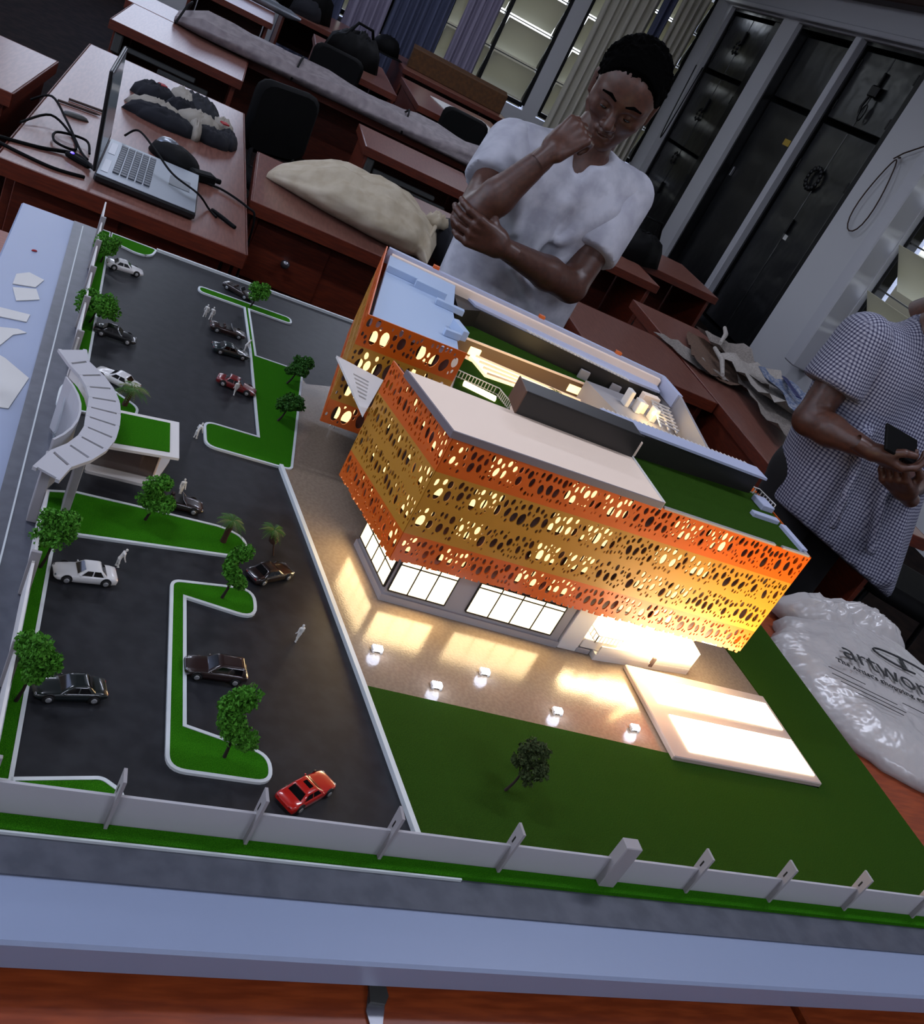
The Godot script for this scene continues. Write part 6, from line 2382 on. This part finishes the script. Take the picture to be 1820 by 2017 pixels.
func plastic_bag():
	var at := Vector3(1.690, 0.7425, -1.235)
	var t := thing("plastic_bag", "white plastic shopping bag with grey lettering at the table's right edge", "plastic bag", at)
	var e1 := Vector3(0.935, 0, 0.354)
	var e2 := Vector3(0.354, 0, -0.935)
	# outline: angle from e1 in turns, reach
	var outl := [[0.0, 0.34], [0.07, 0.34], [0.14, 0.30], [0.20, 0.27], [0.26, 0.25], [0.31, 0.225], [0.36, 0.20], [0.40, 0.215], [0.44, 0.195], [0.48, 0.215], [0.53, 0.225], [0.58, 0.235], [0.64, 0.24], [0.70, 0.255], [0.76, 0.28], [0.84, 0.30], [0.92, 0.33], [1.0, 0.34]]
	var f := FastNoiseLite.new()
	f.seed = 21
	f.frequency = 1.0
	f.fractal_octaves = 2
	var reach := func(a: float) -> float:
		for i in outl.size() - 1:
			if a <= outl[i + 1][0]:
				return lerpf(outl[i][1], outl[i + 1][1], (a - outl[i][0]) / (outl[i + 1][0] - outl[i][0]))
		return 0.3
	var H := func(u: float, v: float, r: float) -> float:
		var dome := pow(maxf(0.0, 1.0 - pow(r, 3.0)), 0.6)
		return 0.012 + dome * (0.066 + 0.16 * v * 0.35) + 0.014 * f.get_noise_2d(u * 9, v * 9) * (0.2 + 1.4 * r * r) * dome
	var rings := []
	var nr := 16
	var na := 64
	for i in nr + 1:
		var r := float(i) / nr
		var ring := []
		for k in na:
			var a := float(k) / na
			var R: float = reach.call(a) * r * (1.0 + 0.05 * f.get_noise_2d(cos(a * TAU) * 9, sin(a * TAU) * 9) * r)
			var u := cos(a * TAU) * R
			var v := sin(a * TAU) * R
			ring.append(e1 * u + e2 * v + Vector3(0, H.call(u, v, r), 0))
		rings.append(ring)
	var und := []
	for p in rings[nr]:
		und.append(Vector3(p.x * 0.97, 0.0, p.z * 0.97))
	rings.append(und)
	var m := MB.new()
	m.loft(rings, true, true)
	part(t, "bag_film", m, M.film_white)
	# loose folded collar at the far end
	for k in 2:
		var c := MB.new()
		slump(c, e1 * [-0.06, 0.04][k] + e2 * [0.185, 0.215][k] + Vector3(0, 0.012, 0), [0.11, 0.13][k], 0.055, [0.078, 0.092][k], -0.36, 61 + k, 10, 48, 2.4, 0.12, 0.12)
		part(t, "fold", c, M.film_white)
	# print, lying on the film
	var lay := func(txt: String, size: float, u: float, v: float, dy: float, font_name: String):
		var tm := TextMesh.new()
		var sf := SystemFont.new()
		sf.font_names = PackedStringArray([font_name])
		tm.font = sf
		tm.text = txt
		tm.font_size = 64
		tm.pixel_size = size / 64.0
		tm.depth = 0.0010
		tm.horizontal_alignment = HORIZONTAL_ALIGNMENT_LEFT
		var mi := part(t, "print", tm, M.print_grey)
		mi.transform = Transform3D(Basis(e1, e2, Vector3.UP) , e1 * u + e2 * v + Vector3(0, dy, 0))
	lay.call("artwork", 0.070, -0.100, -0.018, 0.0825, "Droid Sans")
	lay.call("The Artist's shopping experience", 0.0185, -0.122, -0.066, 0.0790, "Droid Serif")
	for l in [[-0.150, -0.108, 0.085, 0.0760], [0.020, -0.112, 0.085, 0.0765], [-0.146, -0.126, 0.15, 0.0745], [-0.130, -0.140, 0.15, 0.0738], [-0.100, -0.154, 0.11, 0.0730]]:
		var b := MB.new()
		b.box(e1 * (l[0] + l[2] / 2) + e2 * l[1] + Vector3(0, l[3], 0), Vector3(l[2], 0.0010, 0.0014), 0.0, Basis(e1, Vector3.UP, -e2))
		part(t, "print", b, M.print_grey)
	# loop of the emblem above the name
	var lp := MB.new()
	var pts := []
	for i in 15:
		var a := PI * (0.15 + 1.45 * i / 14.0)
		pts.append(e1 * (0.075 + cos(a) * 0.075) + e2 * (0.052 + sin(a) * 0.022) + Vector3(0, 0.0860, 0))
	lp.tube(pts, 0.0022, 5)
	part(t, "print", lp, M.print_grey)
	var lq := MB.new()
	lq.box(e1 * 0.075 + e2 * 0.055 + Vector3(0, 0.0860, 0), Vector3(0.010, 0.0012, 0.05), 0.0, Basis(e1, Vector3.UP, -e2))
	part(t, "print", lq, M.print_grey)

func table_scraps():
	var S := [
		[v2([-0.056, -1.815, -0.037, -1.841, -0.010, -1.829, -0.020, -1.784, -0.056, -1.767]), "white paper scrap with a pointed corner on the left border, farther one"],
		[v2([-0.054, -1.752, -0.018, -1.778, -0.008, -1.738, -0.024, -1.720, -0.042, -1.702]), "white paper scrap below the pointed one on the left border"],
		[v2([-0.066, -1.655, -0.015, -1.664, -0.017, -1.632, -0.060, -1.620]), "narrow white paper strip on the left border"],
		[v2([-0.066, -1.575, -0.026, -1.596, -0.012, -1.592, -0.030, -1.570, -0.050, -1.49]), "torn white paper scrap beside the narrow strip"],
		[v2([-0.060, -1.500, -0.030, -1.482, 0.009, -1.441, -0.006, -1.334, -0.055, -1.32]), "large white paper sheet at the left border nearest the gate"],
	]
	for e in S:
		var p: PackedVector2Array = e[0]
		var c := Vector2.ZERO
		for q in p:
			c += q / p.size()
		var t := thing("paper_scrap", e[1], "paper", Vector3(c.x, 0.7973, c.y), 0, "paper scraps on the model's border")
		var m := MB.new(Vector3(c.x, 0, c.y))
		m.prism(p, 0.0002, 0.0014)
		part(t, "scrap", m, M.paper)
	var r := thing("red_pin", "tiny red pin lying on the white left border", "pin", Vector3(-0.041, 0.7975, -1.953))
	var m2 := MB.new()
	slump(m2, Vector3.ZERO, 0.006, 0.003, 0.003, 0.5, 3, 4, 12, 2.5, 0.02, 0.02)
	part(r, "head", m2, M.red_tab)
	var k := thing("craft_blade", "silver craft blade tip lying on the table in front of the board", "blade", Vector3(0.446, 0.7426, -0.500), -6)
	var b := MB.new()
	b.prism(v2([-0.011, 0.006, -0.006, -0.022, 0.007, -0.022, 0.010, -0.008, 0.002, 0.034, -0.004, 0.034]), 0.0002, 0.0022)
	part(k, "blade", b, M.steel)
	var w := MB.new()
	w.prism(v2([-0.008, -0.022, 0.009, -0.024, 0.012, -0.010, 0.008, -0.0015, -0.008, -0.0015]), 0.0024, 0.006)
	part(k, "collar", w, M.grey_metal)

# ---------------------------------------------------------------- people
# head in its own axes: x to the person's left, y up, z forward; origin mid-head
func head_field() -> Field:
	var f := Field.new(Vector3(-0.105, -0.150, -0.125), Vector3(0.105, 0.135, 0.135), 0.0036)
	f.cap(Vector3(0, 0.034, -0.028), Vector3(0, 0.036, 0.018), 0.080, 0.077, 0.02)
	f.cap(Vector3(0, -0.005, 0.026), Vector3(0, -0.066, 0.040), 0.064, 0.044, 0.03)
	for s in [-1.0, 1.0]:
		f.cap(Vector3(0.052 * s, -0.050, 0.000), Vector3(0.014 * s, -0.098, 0.058), 0.024, 0.020, 0.025)
		f.cap(Vector3(0.046 * s, -0.022, 0.058), Vector3(0.052 * s, -0.018, 0.036), 0.021, 0.022, 0.02)
		f.cap(Vector3(0.078 * s, 0.014, -0.014), Vector3(0.076 * s, -0.030, -0.004), 0.013, 0.010, 0.006)
		f.cap(Vector3(0.012 * s, 0.026, 0.084), Vector3(0.048 * s, 0.024, 0.070), 0.010, 0.009, 0.014)
	f.cap(Vector3(0, -0.100, 0.062), Vector3(0, -0.096, 0.058), 0.020, 0.020, 0.02)
	f.cap(Vector3(0, 0.010, 0.088), Vector3(0, -0.030, 0.108), 0.0085, 0.013, 0.012)
	f.cap(Vector3(-0.013, -0.036, 0.096), Vector3(0.013, -0.036, 0.096), 0.010, 0.010, 0.008)
	for s in [-1.0, 1.0]:
		f.carve(Vector3(0.032 * s, 0.000, 0.094), Vector3(0.019, 0.012, 0.018), 0.008)
		f.cap(Vector3(0.032 * s, -0.001, 0.0735), Vector3(0.033 * s, -0.001, 0.0735), 0.0125, 0.0125, 0.003)
	f.cap(Vector3(-0.019, -0.061, 0.080), Vector3(0.019, -0.061, 0.080), 0.0075, 0.0075, 0.006)
	f.cap(Vector3(-0.015, -0.076, 0.078), Vector3(0.015, -0.076, 0.078), 0.0085, 0.0085, 0.006)
	f.cap(Vector3(0, -0.060, 0.086), Vector3(0, -0.062, 0.086), 0.0085, 0.0085, 0.008)
	f.carve(Vector3(0, -0.0685, 0.092), Vector3(0.021, 0.0030, 0.016), 0.002)
	f.cap(Vector3(0, -0.080, -0.010), Vector3(0, -0.150, -0.030), 0.050, 0.054, 0.03)
	return f

func hair_field(sd: int) -> Field:
	var r := RandomNumberGenerator.new()
	r.seed = sd
	var f := Field.new(Vector3(-0.125, -0.100, -0.150), Vector3(0.125, 0.155, 0.125), 0.0042)
	f.cap(Vector3(0, 0.046, -0.034), Vector3(0, 0.050, 0.010), 0.088, 0.082, 0.02)
	f.cap(Vector3(0, -0.010, -0.045), Vector3(0, 0.02, -0.045), 0.072, 0.080, 0.02)
	for i in 620:
		var u := Vector3(r.randfn(), r.randfn(), r.randfn()).normalized()
		var c := Vector3(0, 0.048, -0.016) + u * Vector3(0.086, 0.088, 0.105)
		if u.y < -0.5:
			continue
		f.cap(c, c + u * 0.003, 0.0062, 0.0042, 0.003)
	f.halfspace(Vector3(0, 0.066, 0.066), Vector3(0, -0.62, 0.785))
	f.halfspace(Vector3(0, -0.055, 0), Vector3(0, -0.95, 0.3))
	f.halfspace(Vector3(0, 0.0, 0.034), Vector3(0, -0.35, 0.94))
	# curls break the hairline
	for i in 2600:
		var u := Vector3(r.randfn(), r.randfn(), r.randfn()).normalized()
		var c := Vector3(0, 0.046, -0.012) + u * Vector3(0.081, 0.082, 0.094)
		var e := maxf((c - Vector3(0, 0.066, 0.066)).dot(Vector3(0, -0.62, 0.785)), (c - Vector3(0, 0, 0.034)).dot(Vector3(0, -0.35, 0.94)))
		if absf(e) < 0.007 and c.y > -0.03:
			f.cap(c, c + u * 0.002, 0.0052, 0.004, 0.002)
	return f

# hand in its own axes: y from the wrist to the knuckles, x to the thumb side, z out of the palm
func hand_field(curl: Array, thumb_in: float) -> Field:
	var f := Field.new(Vector3(-0.065, -0.045, -0.050), Vector3(0.085, 0.195, 0.110), 0.0032)
	f.cap(Vector3(0, -0.040, 0), Vector3(0, 0.005, 0), 0.0225, 0.0255, 0.01, Vector3(1.0, 1.0, 0.92))
	for i in 4:
		var x0: float = [-0.018, -0.007, 0.006, 0.017][i]
		var x1: float = [-0.031, -0.010, 0.011, 0.031][i]
		f.cap(Vector3(x0, 0.004, 0), Vector3(x1, 0.082 - 0.004 * absf(i - 2.0), 0), 0.0145, 0.0115, 0.012)
	f.cap(Vector3(0.020, 0.015, 0.008), Vector3(0.028, 0.040, 0.012), 0.017, 0.014, 0.012)
	for i in 4:
		var p := Vector3([-0.031, -0.010, 0.011, 0.031][i], 0.082 - 0.004 * absf(i - 2.0), 0)
		var L: float = [0.060, 0.075, 0.081, 0.073][i]
		var a := 0.0
		var sp := [-0.10, -0.03, 0.03, 0.09][i] as float
		for j in 3:
			a += deg_to_rad(curl[j] + [8.0, 2.0, 0.0, -4.0][i])
			var q: Vector3 = p + Vector3(sin(sp) * cos(a), cos(a) * cos(sp), sin(a)) * L * [0.45, 0.31, 0.24][j]
			f.cap(p, q, [0.0100, 0.0090, 0.0082][j], [0.0090, 0.0082, 0.0072][j], 0.003)
			p = q
	var tp := Vector3(0.026, 0.030, 0.010)
	var t1 := tp + Vector3(0.030 * (1.0 - thumb_in * 0.6), 0.026, 0.010 + 0.018 * thumb_in)
	var t2 := t1 + Vector3(0.010 - 0.022 * thumb_in, 0.028, 0.004 + 0.010 * thumb_in)
	f.cap(tp, t1, 0.0130, 0.0105, 0.005)
	f.cap(t1, t2, 0.0100, 0.0085, 0.003)
	return f

func hand_at(wrist: Vector3, along: Vector3, palm: Vector3, left: bool) -> Transform3D:
	var y := along.normalized()
	var z := (palm - y * palm.dot(y)).normalized()
	var x := y.cross(z)
	if left:
		x = -x
	return Transform3D(Basis(x, y, z), wrist)

func skin_fields(J: Dictionary, cell: float) -> Field:
	# trunk and limbs from the joints, one field
	var lo := Vector3(9, 9, 9)
	var hi := -lo
	for k in J:
		lo = lo.min(J[k])
		hi = hi.max(J[k])
	lo.y = minf(lo.y, 0.0)
	var f := Field.new(lo - Vector3.ONE * 0.22, hi + Vector3.ONE * 0.2, cell)
	var k := 0.05
	f.cap(J.shR, J.shL, 0.050, 0.050, k)
	f.cap(J.chR, J.hipR, 0.098, 0.095, k)
	f.cap(J.chL, J.hipL, 0.098, 0.095, k)
	f.cap(J.chest, J.neck, 0.075, 0.056, k)
	f.cap(J.neck, J.head, 0.055, 0.054, 0.02)
	for s in ["R", "L"]:
		f.cap(J["sh" + s], J["el" + s], 0.050, 0.041, 0.03)
		f.cap(J["el" + s], J["el" + s].lerp(J["wr" + s], 0.35), 0.041, 0.042, 0.015)
		f.cap(J["el" + s].lerp(J["wr" + s], 0.35), J["wr" + s], 0.042, 0.0240, 0.015)
		f.cap(J["hip" + s], J["kn" + s], 0.082, 0.055, 0.03)
		f.cap(J["kn" + s], J["an" + s], 0.053, 0.038, 0.02)
		f.cap(J["an" + s], J["an" + s] + Vector3(0, -0.045, 0.14), 0.040, 0.030, 0.02)
	return f

func trouser_field(J: Dictionary, top: float, cell: float) -> Field:
	var lo: Vector3 = J.anR.min(J.anL).min(J.hipR) - Vector3(0.25, 0.1, 0.25)
	var hi: Vector3 = J.hipL.max(J.hipR).max(J.anL) + Vector3(0.25, 0.25, 0.25)
	var f := Field.new(lo, hi, cell)
	f.cap(J.hipR + Vector3(0, 0.04, 0), J.hipL + Vector3(0, 0.04, 0), 0.100, 0.100, 0.04)
	for s in ["R", "L"]:
		f.cap(J["hip" + s], J["kn" + s], 0.098, 0.078, 0.04)
		f.cap(J["kn" + s], J["an" + s], 0.078, 0.068, 0.03)
	f.below(top, false)
	return f

func people():
	mk_tex("skin", Color(0.27, 0.165, 0.125), Color(0.33, 0.20, 0.15), 0.03, Vector3(4, 4, 4), 0.42)
	mk("hair", Color(0.010, 0.009, 0.009), 0.95, 0.0, 0.12)
	mk_tex("tee_white", Color(0.60, 0.60, 0.64), Color(0.72, 0.72, 0.75), 0.012, Vector3(2.2, 2.2, 2.2), 0.9)
	mk("trouser_dark", Color(0.045, 0.035, 0.035), 0.9)
	mk("eye_dark", Color(0.05, 0.035, 0.03), 0.15)
	mk("teeth", Color(0.68, 0.62, 0.55), 0.3)
	mk("shoe_black", Color(0.03, 0.03, 0.03), 0.5)
	standing_man()
	checked_person()

func standing_man():
	var J := {
		"shR": Vector3(0.915, 1.300, -2.420), "shL": Vector3(1.262, 1.320, -2.405),
		"chR": Vector3(1.000, 1.225, -2.430), "chL": Vector3(1.165, 1.235, -2.425),
		"chest": Vector3(1.085, 1.290, -2.425), "neck": Vector3(1.090, 1.375, -2.415), "head": Vector3(1.098, 1.445, -2.395),
		"hipR": Vector3(1.018, 0.930, -2.445), "hipL": Vector3(1.165, 0.930, -2.445),
		"elR": Vector3(0.822, 1.128, -2.215), "wrR": Vector3(0.918, 1.352, -2.180),
		"elL": Vector3(1.172, 1.068, -2.270), "wrL": Vector3(0.902, 1.112, -2.165),
		"knR": Vector3(1.005, 0.50, -2.43), "knL": Vector3(1.185, 0.50, -2.44),
		"anR": Vector3(0.995, 0.09, -2.47), "anL": Vector3(1.205, 0.09, -2.48),
	}
	var base := Vector3(1.06, 0, -2.45)
	var t := thing("person", "person in a white v-neck T-shirt, hand at mouth, looking down at the model", "person", base)
	var fwd := Vector3(-0.36, -0.44, 0.82).normalized()
	var up := (Vector3(0.06, 1.0, 0) - fwd * fwd.dot(Vector3(0.06, 1.0, 0))).normalized()
	var hx := Transform3D(Basis(up.cross(fwd), up, fwd), Vector3(1.104, 1.520, -2.378))
	var skin := skin_fields(J, 0.0105)
	var hr := hand_at(J.wrR, Vector3(0.055, 0.088, -0.012), Vector3(0.62, -0.25, -0.72), false)
	var hl := hand_at(J.wrL, Vector3(-0.96, 0.10, -0.02), Vector3(0.05, 0.15, -1.0), true)
	var body := net_mesh([skin, [head_field(), hx], [hand_field([62, 62, 34], 0.75), hr], [hand_field([26, 34, 26], 0.1), hl]], base)
	var bm := part(t, "body", body, M.skin, "brown skin of head, neck and arms")
	part(t, "hair", net_mesh([[hair_field(77), hx]], base), M.hair, "short curly black hair")
	for s in [-1.0, 1.0]:
		var e := MB.new(base)
		e.tf = hx
		e.ball(Vector3(0.0325 * s, -0.0055, 0.0795), Vector3(0.0105, 0.0042, 0.0085), 10, 8)
		part(bm, "eye", e, M.eye_dark)
		var b := MB.new(base)
		b.tf = hx
		b.tube([Vector3(0.013 * s, 0.028, 0.0970), Vector3(0.032 * s, 0.0345, 0.0935), Vector3(0.053 * s, 0.027, 0.0800)], [0.0030, 0.0042, 0.0024], 6)
		part(bm, "eyebrow", b, M.hair)
	var tm := MB.new(base)
	tm.tf = hx
	tm.box(Vector3(0, -0.0665, 0.0815), Vector3(0.022, 0.004, 0.006), 0.001)
	part(bm, "teeth", tm, M.teeth)
	# T-shirt: trunk with a V neck, two sleeves cut across the upper arm
	var f := Field.new(Vector3(0.70, 0.80, -2.68), Vector3(1.46, 1.47, -2.16), 0.0105)
	f.cap(J.shR + Vector3(0.02, 0.002, 0), J.shL + Vector3(-0.02, 0.002, 0), 0.063, 0.063, 0.06)
	f.cap(J.chR, J.hipR + Vector3(-0.008, -0.06, 0.005), 0.116, 0.112, 0.06)
	f.cap(J.chL, J.hipL + Vector3(0.008, -0.06, 0.005), 0.118, 0.114, 0.06)
	f.cap(J.chest, J.neck + Vector3(0, 0.0, 0), 0.09, 0.068, 0.05)
	# drag folds
	for e in [[Vector3(1.20, 1.27, -2.32), Vector3(1.10, 1.15, -2.30)], [Vector3(1.22, 1.21, -2.33), Vector3(1.12, 1.09, -2.31)], [Vector3(0.95, 1.26, -2.33), Vector3(0.98, 1.13, -2.305)], [Vector3(1.02, 1.05, -2.305), Vector3(1.16, 0.95, -2.32)], [Vector3(1.06, 1.24, -2.315), Vector3(1.05, 1.10, -2.30)]]:
		f.cap(e[0], e[1], 0.008, 0.006, 0.045)
	f.carve(Vector3(1.092, 1.405, -2.385), Vector3(0.075, 0.062, 0.085), 0.01)
	f.carve(Vector3(1.070, 1.362, -2.300), Vector3(0.034, 0.060, 0.075), 0.012)
	f.below(0.86, true)
	var sl := []
	for e in [["R", 0.52], ["L", 0.66]]:
		var a: Vector3 = J["sh" + e[0]]
		var b: Vector3 = J["el" + e[0]]
		var c := a.lerp(b, e[1] + 0.12)
		var g := Field.new(a.min(c) - Vector3.ONE * 0.12, a.max(c) + Vector3.ONE * 0.12, 0.0105)
		g.cap(a + Vector3(0, -0.004, 0), c, 0.068, 0.070, 0.02)
		g.halfspace(a.lerp(b, e[1]), (b - a).normalized())
		sl.append(g)
	part(t, "t_shirt", net_mesh([f] + sl, base), M.tee_white, "white v-neck T-shirt")
	part(t, "trousers", net_mesh([trouser_field(J, 0.99, 0.016)], base), M.trouser_dark)
	for s in ["R", "L"]:
		var g := Field.new(J["an" + s] - Vector3(0.12, 0.12, 0.14), J["an" + s] + Vector3(0.12, 0.12, 0.26), 0.012)
		g.cap(J["an" + s] + Vector3(0, -0.045, -0.02), J["an" + s] + Vector3(0, -0.052, 0.15), 0.047, 0.042, 0.02)
		g.below(0.002, true)
		part(t, "shoe", net_mesh([g], base), M.shoe_black)

func gingham() -> StandardMaterial3D:
	var im := Image.create(32, 32, false, Image.FORMAT_RGB8)
	var w := Color(0.62, 0.62, 0.66)
	var d := Color(0.13, 0.13, 0.24)
	for x in 32:
		for y in 32:
			var a := 1.0 if x < 14 else 0.0
			var b := 1.0 if y < 14 else 0.0
			im.set_pixel(x, y, w.lerp(d, (a + b) * 0.5))
	var m := mk("gingham", Color.WHITE, 0.9)
	m.albedo_texture = ImageTexture.create_from_image(im)
	m.uv1_triplanar = true
	m.uv1_scale = Vector3(112, 112, 112)
	m.uv1_triplanar_sharpness = 6.0
	return m

func checked_person():
	var J := {
		"shR": Vector3(1.850, 1.292, -2.000), "shL": Vector3(2.225, 1.310, -2.050),
		"chR": Vector3(1.950, 1.200, -2.020), "chL": Vector3(2.130, 1.210, -2.045),
		"chest": Vector3(2.040, 1.280, -2.030), "neck": Vector3(2.045, 1.375, -2.020), "head": Vector3(2.040, 1.440, -1.995),
		"hipR": Vector3(1.975, 0.880, -2.010), "hipL": Vector3(2.150, 0.880, -2.030),
		"elR": Vector3(1.812, 1.060, -1.955), "wrR": Vector3(1.868, 1.092, -1.775),
		"elL": Vector3(2.270, 1.040, -1.960), "wrL": Vector3(2.055, 1.025, -1.770),
		"knR": Vector3(1.98, 0.48, -1.99), "knL": Vector3(2.17, 0.48, -2.01),
		"anR": Vector3(1.97, 0.09, -2.03), "anL": Vector3(2.18, 0.09, -2.05),
	}
	var base := Vector3(2.05, 0, -2.03)
	var t := thing("person", "person in a blue checked shirt holding a phone, cut off by the right edge", "person", base)
	var fwd := Vector3(-0.05, -0.5, 0.85).normalized()
	var up := (Vector3.UP - fwd * fwd.y).normalized()
	var hx := Transform3D(Basis(up.cross(fwd), up, fwd), Vector3(2.040, 1.510, -1.975))
	var skin := skin_fields(J, 0.0115)
	var hr := hand_at(J.wrR, Vector3(0.75, -0.05, 0.35), Vector3(-0.1, 0.75, -0.35), false)
	var hl := hand_at(J.wrL, Vector3(-0.80, 0.28, 0.10), Vector3(0.15, 0.75, -0.50), true)
	var bm := part(t, "body", net_mesh([skin, [head_field(), hx], [hand_field([34, 40, 30], 0.5), hr], [hand_field([30, 38, 30], 0.4), hl]], base), M.skin)
	part(t, "hair", net_mesh([[hair_field(78), hx]], base), M.hair)
	for s in [-1.0, 1.0]:
		var e := MB.new(base)
		e.tf = hx
		e.ball(Vector3(0.0325 * s, -0.0055, 0.0795), Vector3(0.0105, 0.0042, 0.0085), 10, 8)
		part(bm, "eye", e, M.eye_dark)
	var f := Field.new(Vector3(1.66, 0.58, -2.36), Vector3(2.52, 1.47, -1.62), 0.0115)
	f.cap(J.shR + Vector3(0.03, 0, 0), J.shL + Vector3(-0.03, 0, 0), 0.066, 0.066, 0.06)
	f.cap(J.chR, Vector3(2.035, 0.74, -1.970), 0.122, 0.134, 0.07)
	f.cap(J.chL, Vector3(2.195, 0.70, -1.935), 0.128, 0.175, 0.07)
	f.cap(J.chest, J.neck, 0.09, 0.066, 0.05)
	for e in [[Vector3(1.93, 1.10, -1.87), Vector3(1.96, 0.86, -1.81)], [Vector3(2.05, 1.08, -1.88), Vector3(2.10, 0.84, -1.78)], [Vector3(2.15, 1.02, -1.87), Vector3(2.22, 0.78, -1.77)], [Vector3(1.90, 0.98, -1.95), Vector3(1.91, 0.84, -1.92)]]:
		f.cap(e[0], e[1], 0.012, 0.014, 0.035)
	f.carve(Vector3(2.042, 1.41, -1.965), Vector3(0.07, 0.06, 0.09), 0.01)
	f.halfspace(Vector3(1.95, 0.800, -1.95), Vector3(-0.28, -0.95, 0.10).normalized())
	var a: Vector3 = J.shR
	var b: Vector3 = J.elR
	var sl := []
	for e in [["R", 0.60], ["L", 0.60]]:
		a = J["sh" + e[0]]
		b = J["el" + e[0]]
		var c := a.lerp(b, e[1] + 0.12)
		var g := Field.new(a.min(c) - Vector3.ONE * 0.15, a.max(c) + Vector3.ONE * 0.15, 0.0115)
		g.cap(a, c, 0.074, 0.086, 0.02)
		g.halfspace(a.lerp(b, e[1]), (b - a).normalized())
		sl.append(g)
	part(t, "shirt", net_mesh([f] + sl, base), gingham(), "blue and white checked short-sleeved shirt")
	part(t, "trousers", net_mesh([trouser_field(J, 0.95, 0.016)], base), M.trouser_dark)
	for s in ["R", "L"]:
		var g := Field.new(J["an" + s] - Vector3(0.12, 0.12, 0.14), J["an" + s] + Vector3(0.12, 0.12, 0.26), 0.012)
		g.cap(J["an" + s] + Vector3(0, -0.045, -0.02), J["an" + s] + Vector3(0, -0.052, 0.15), 0.047, 0.042, 0.02)
		g.below(0.002, true)
		part(t, "shoe", net_mesh([g], base), M.shoe_black)
	var ph := thing("smartphone", "black smartphone held in both hands of the person in checks", "phone", Vector3(1.915, 1.140, -1.752), 0)
	var bs := Basis(Vector3.UP, 0.10) * Basis(Vector3.BACK, -0.10) * Basis(Vector3.RIGHT, -0.75)
	var m := MB.new()
	m.box(Vector3.ZERO, Vector3(0.135, 0.070, 0.009), 0.003, bs)
	part(ph, "case", m, M.chair_black)
	var sc := MB.new()
	sc.box(bs * Vector3(0, 0, -0.005), Vector3(0.122, 0.060, 0.001), 0.0, bs)
	part(ph, "glass", sc, M.car_glass)
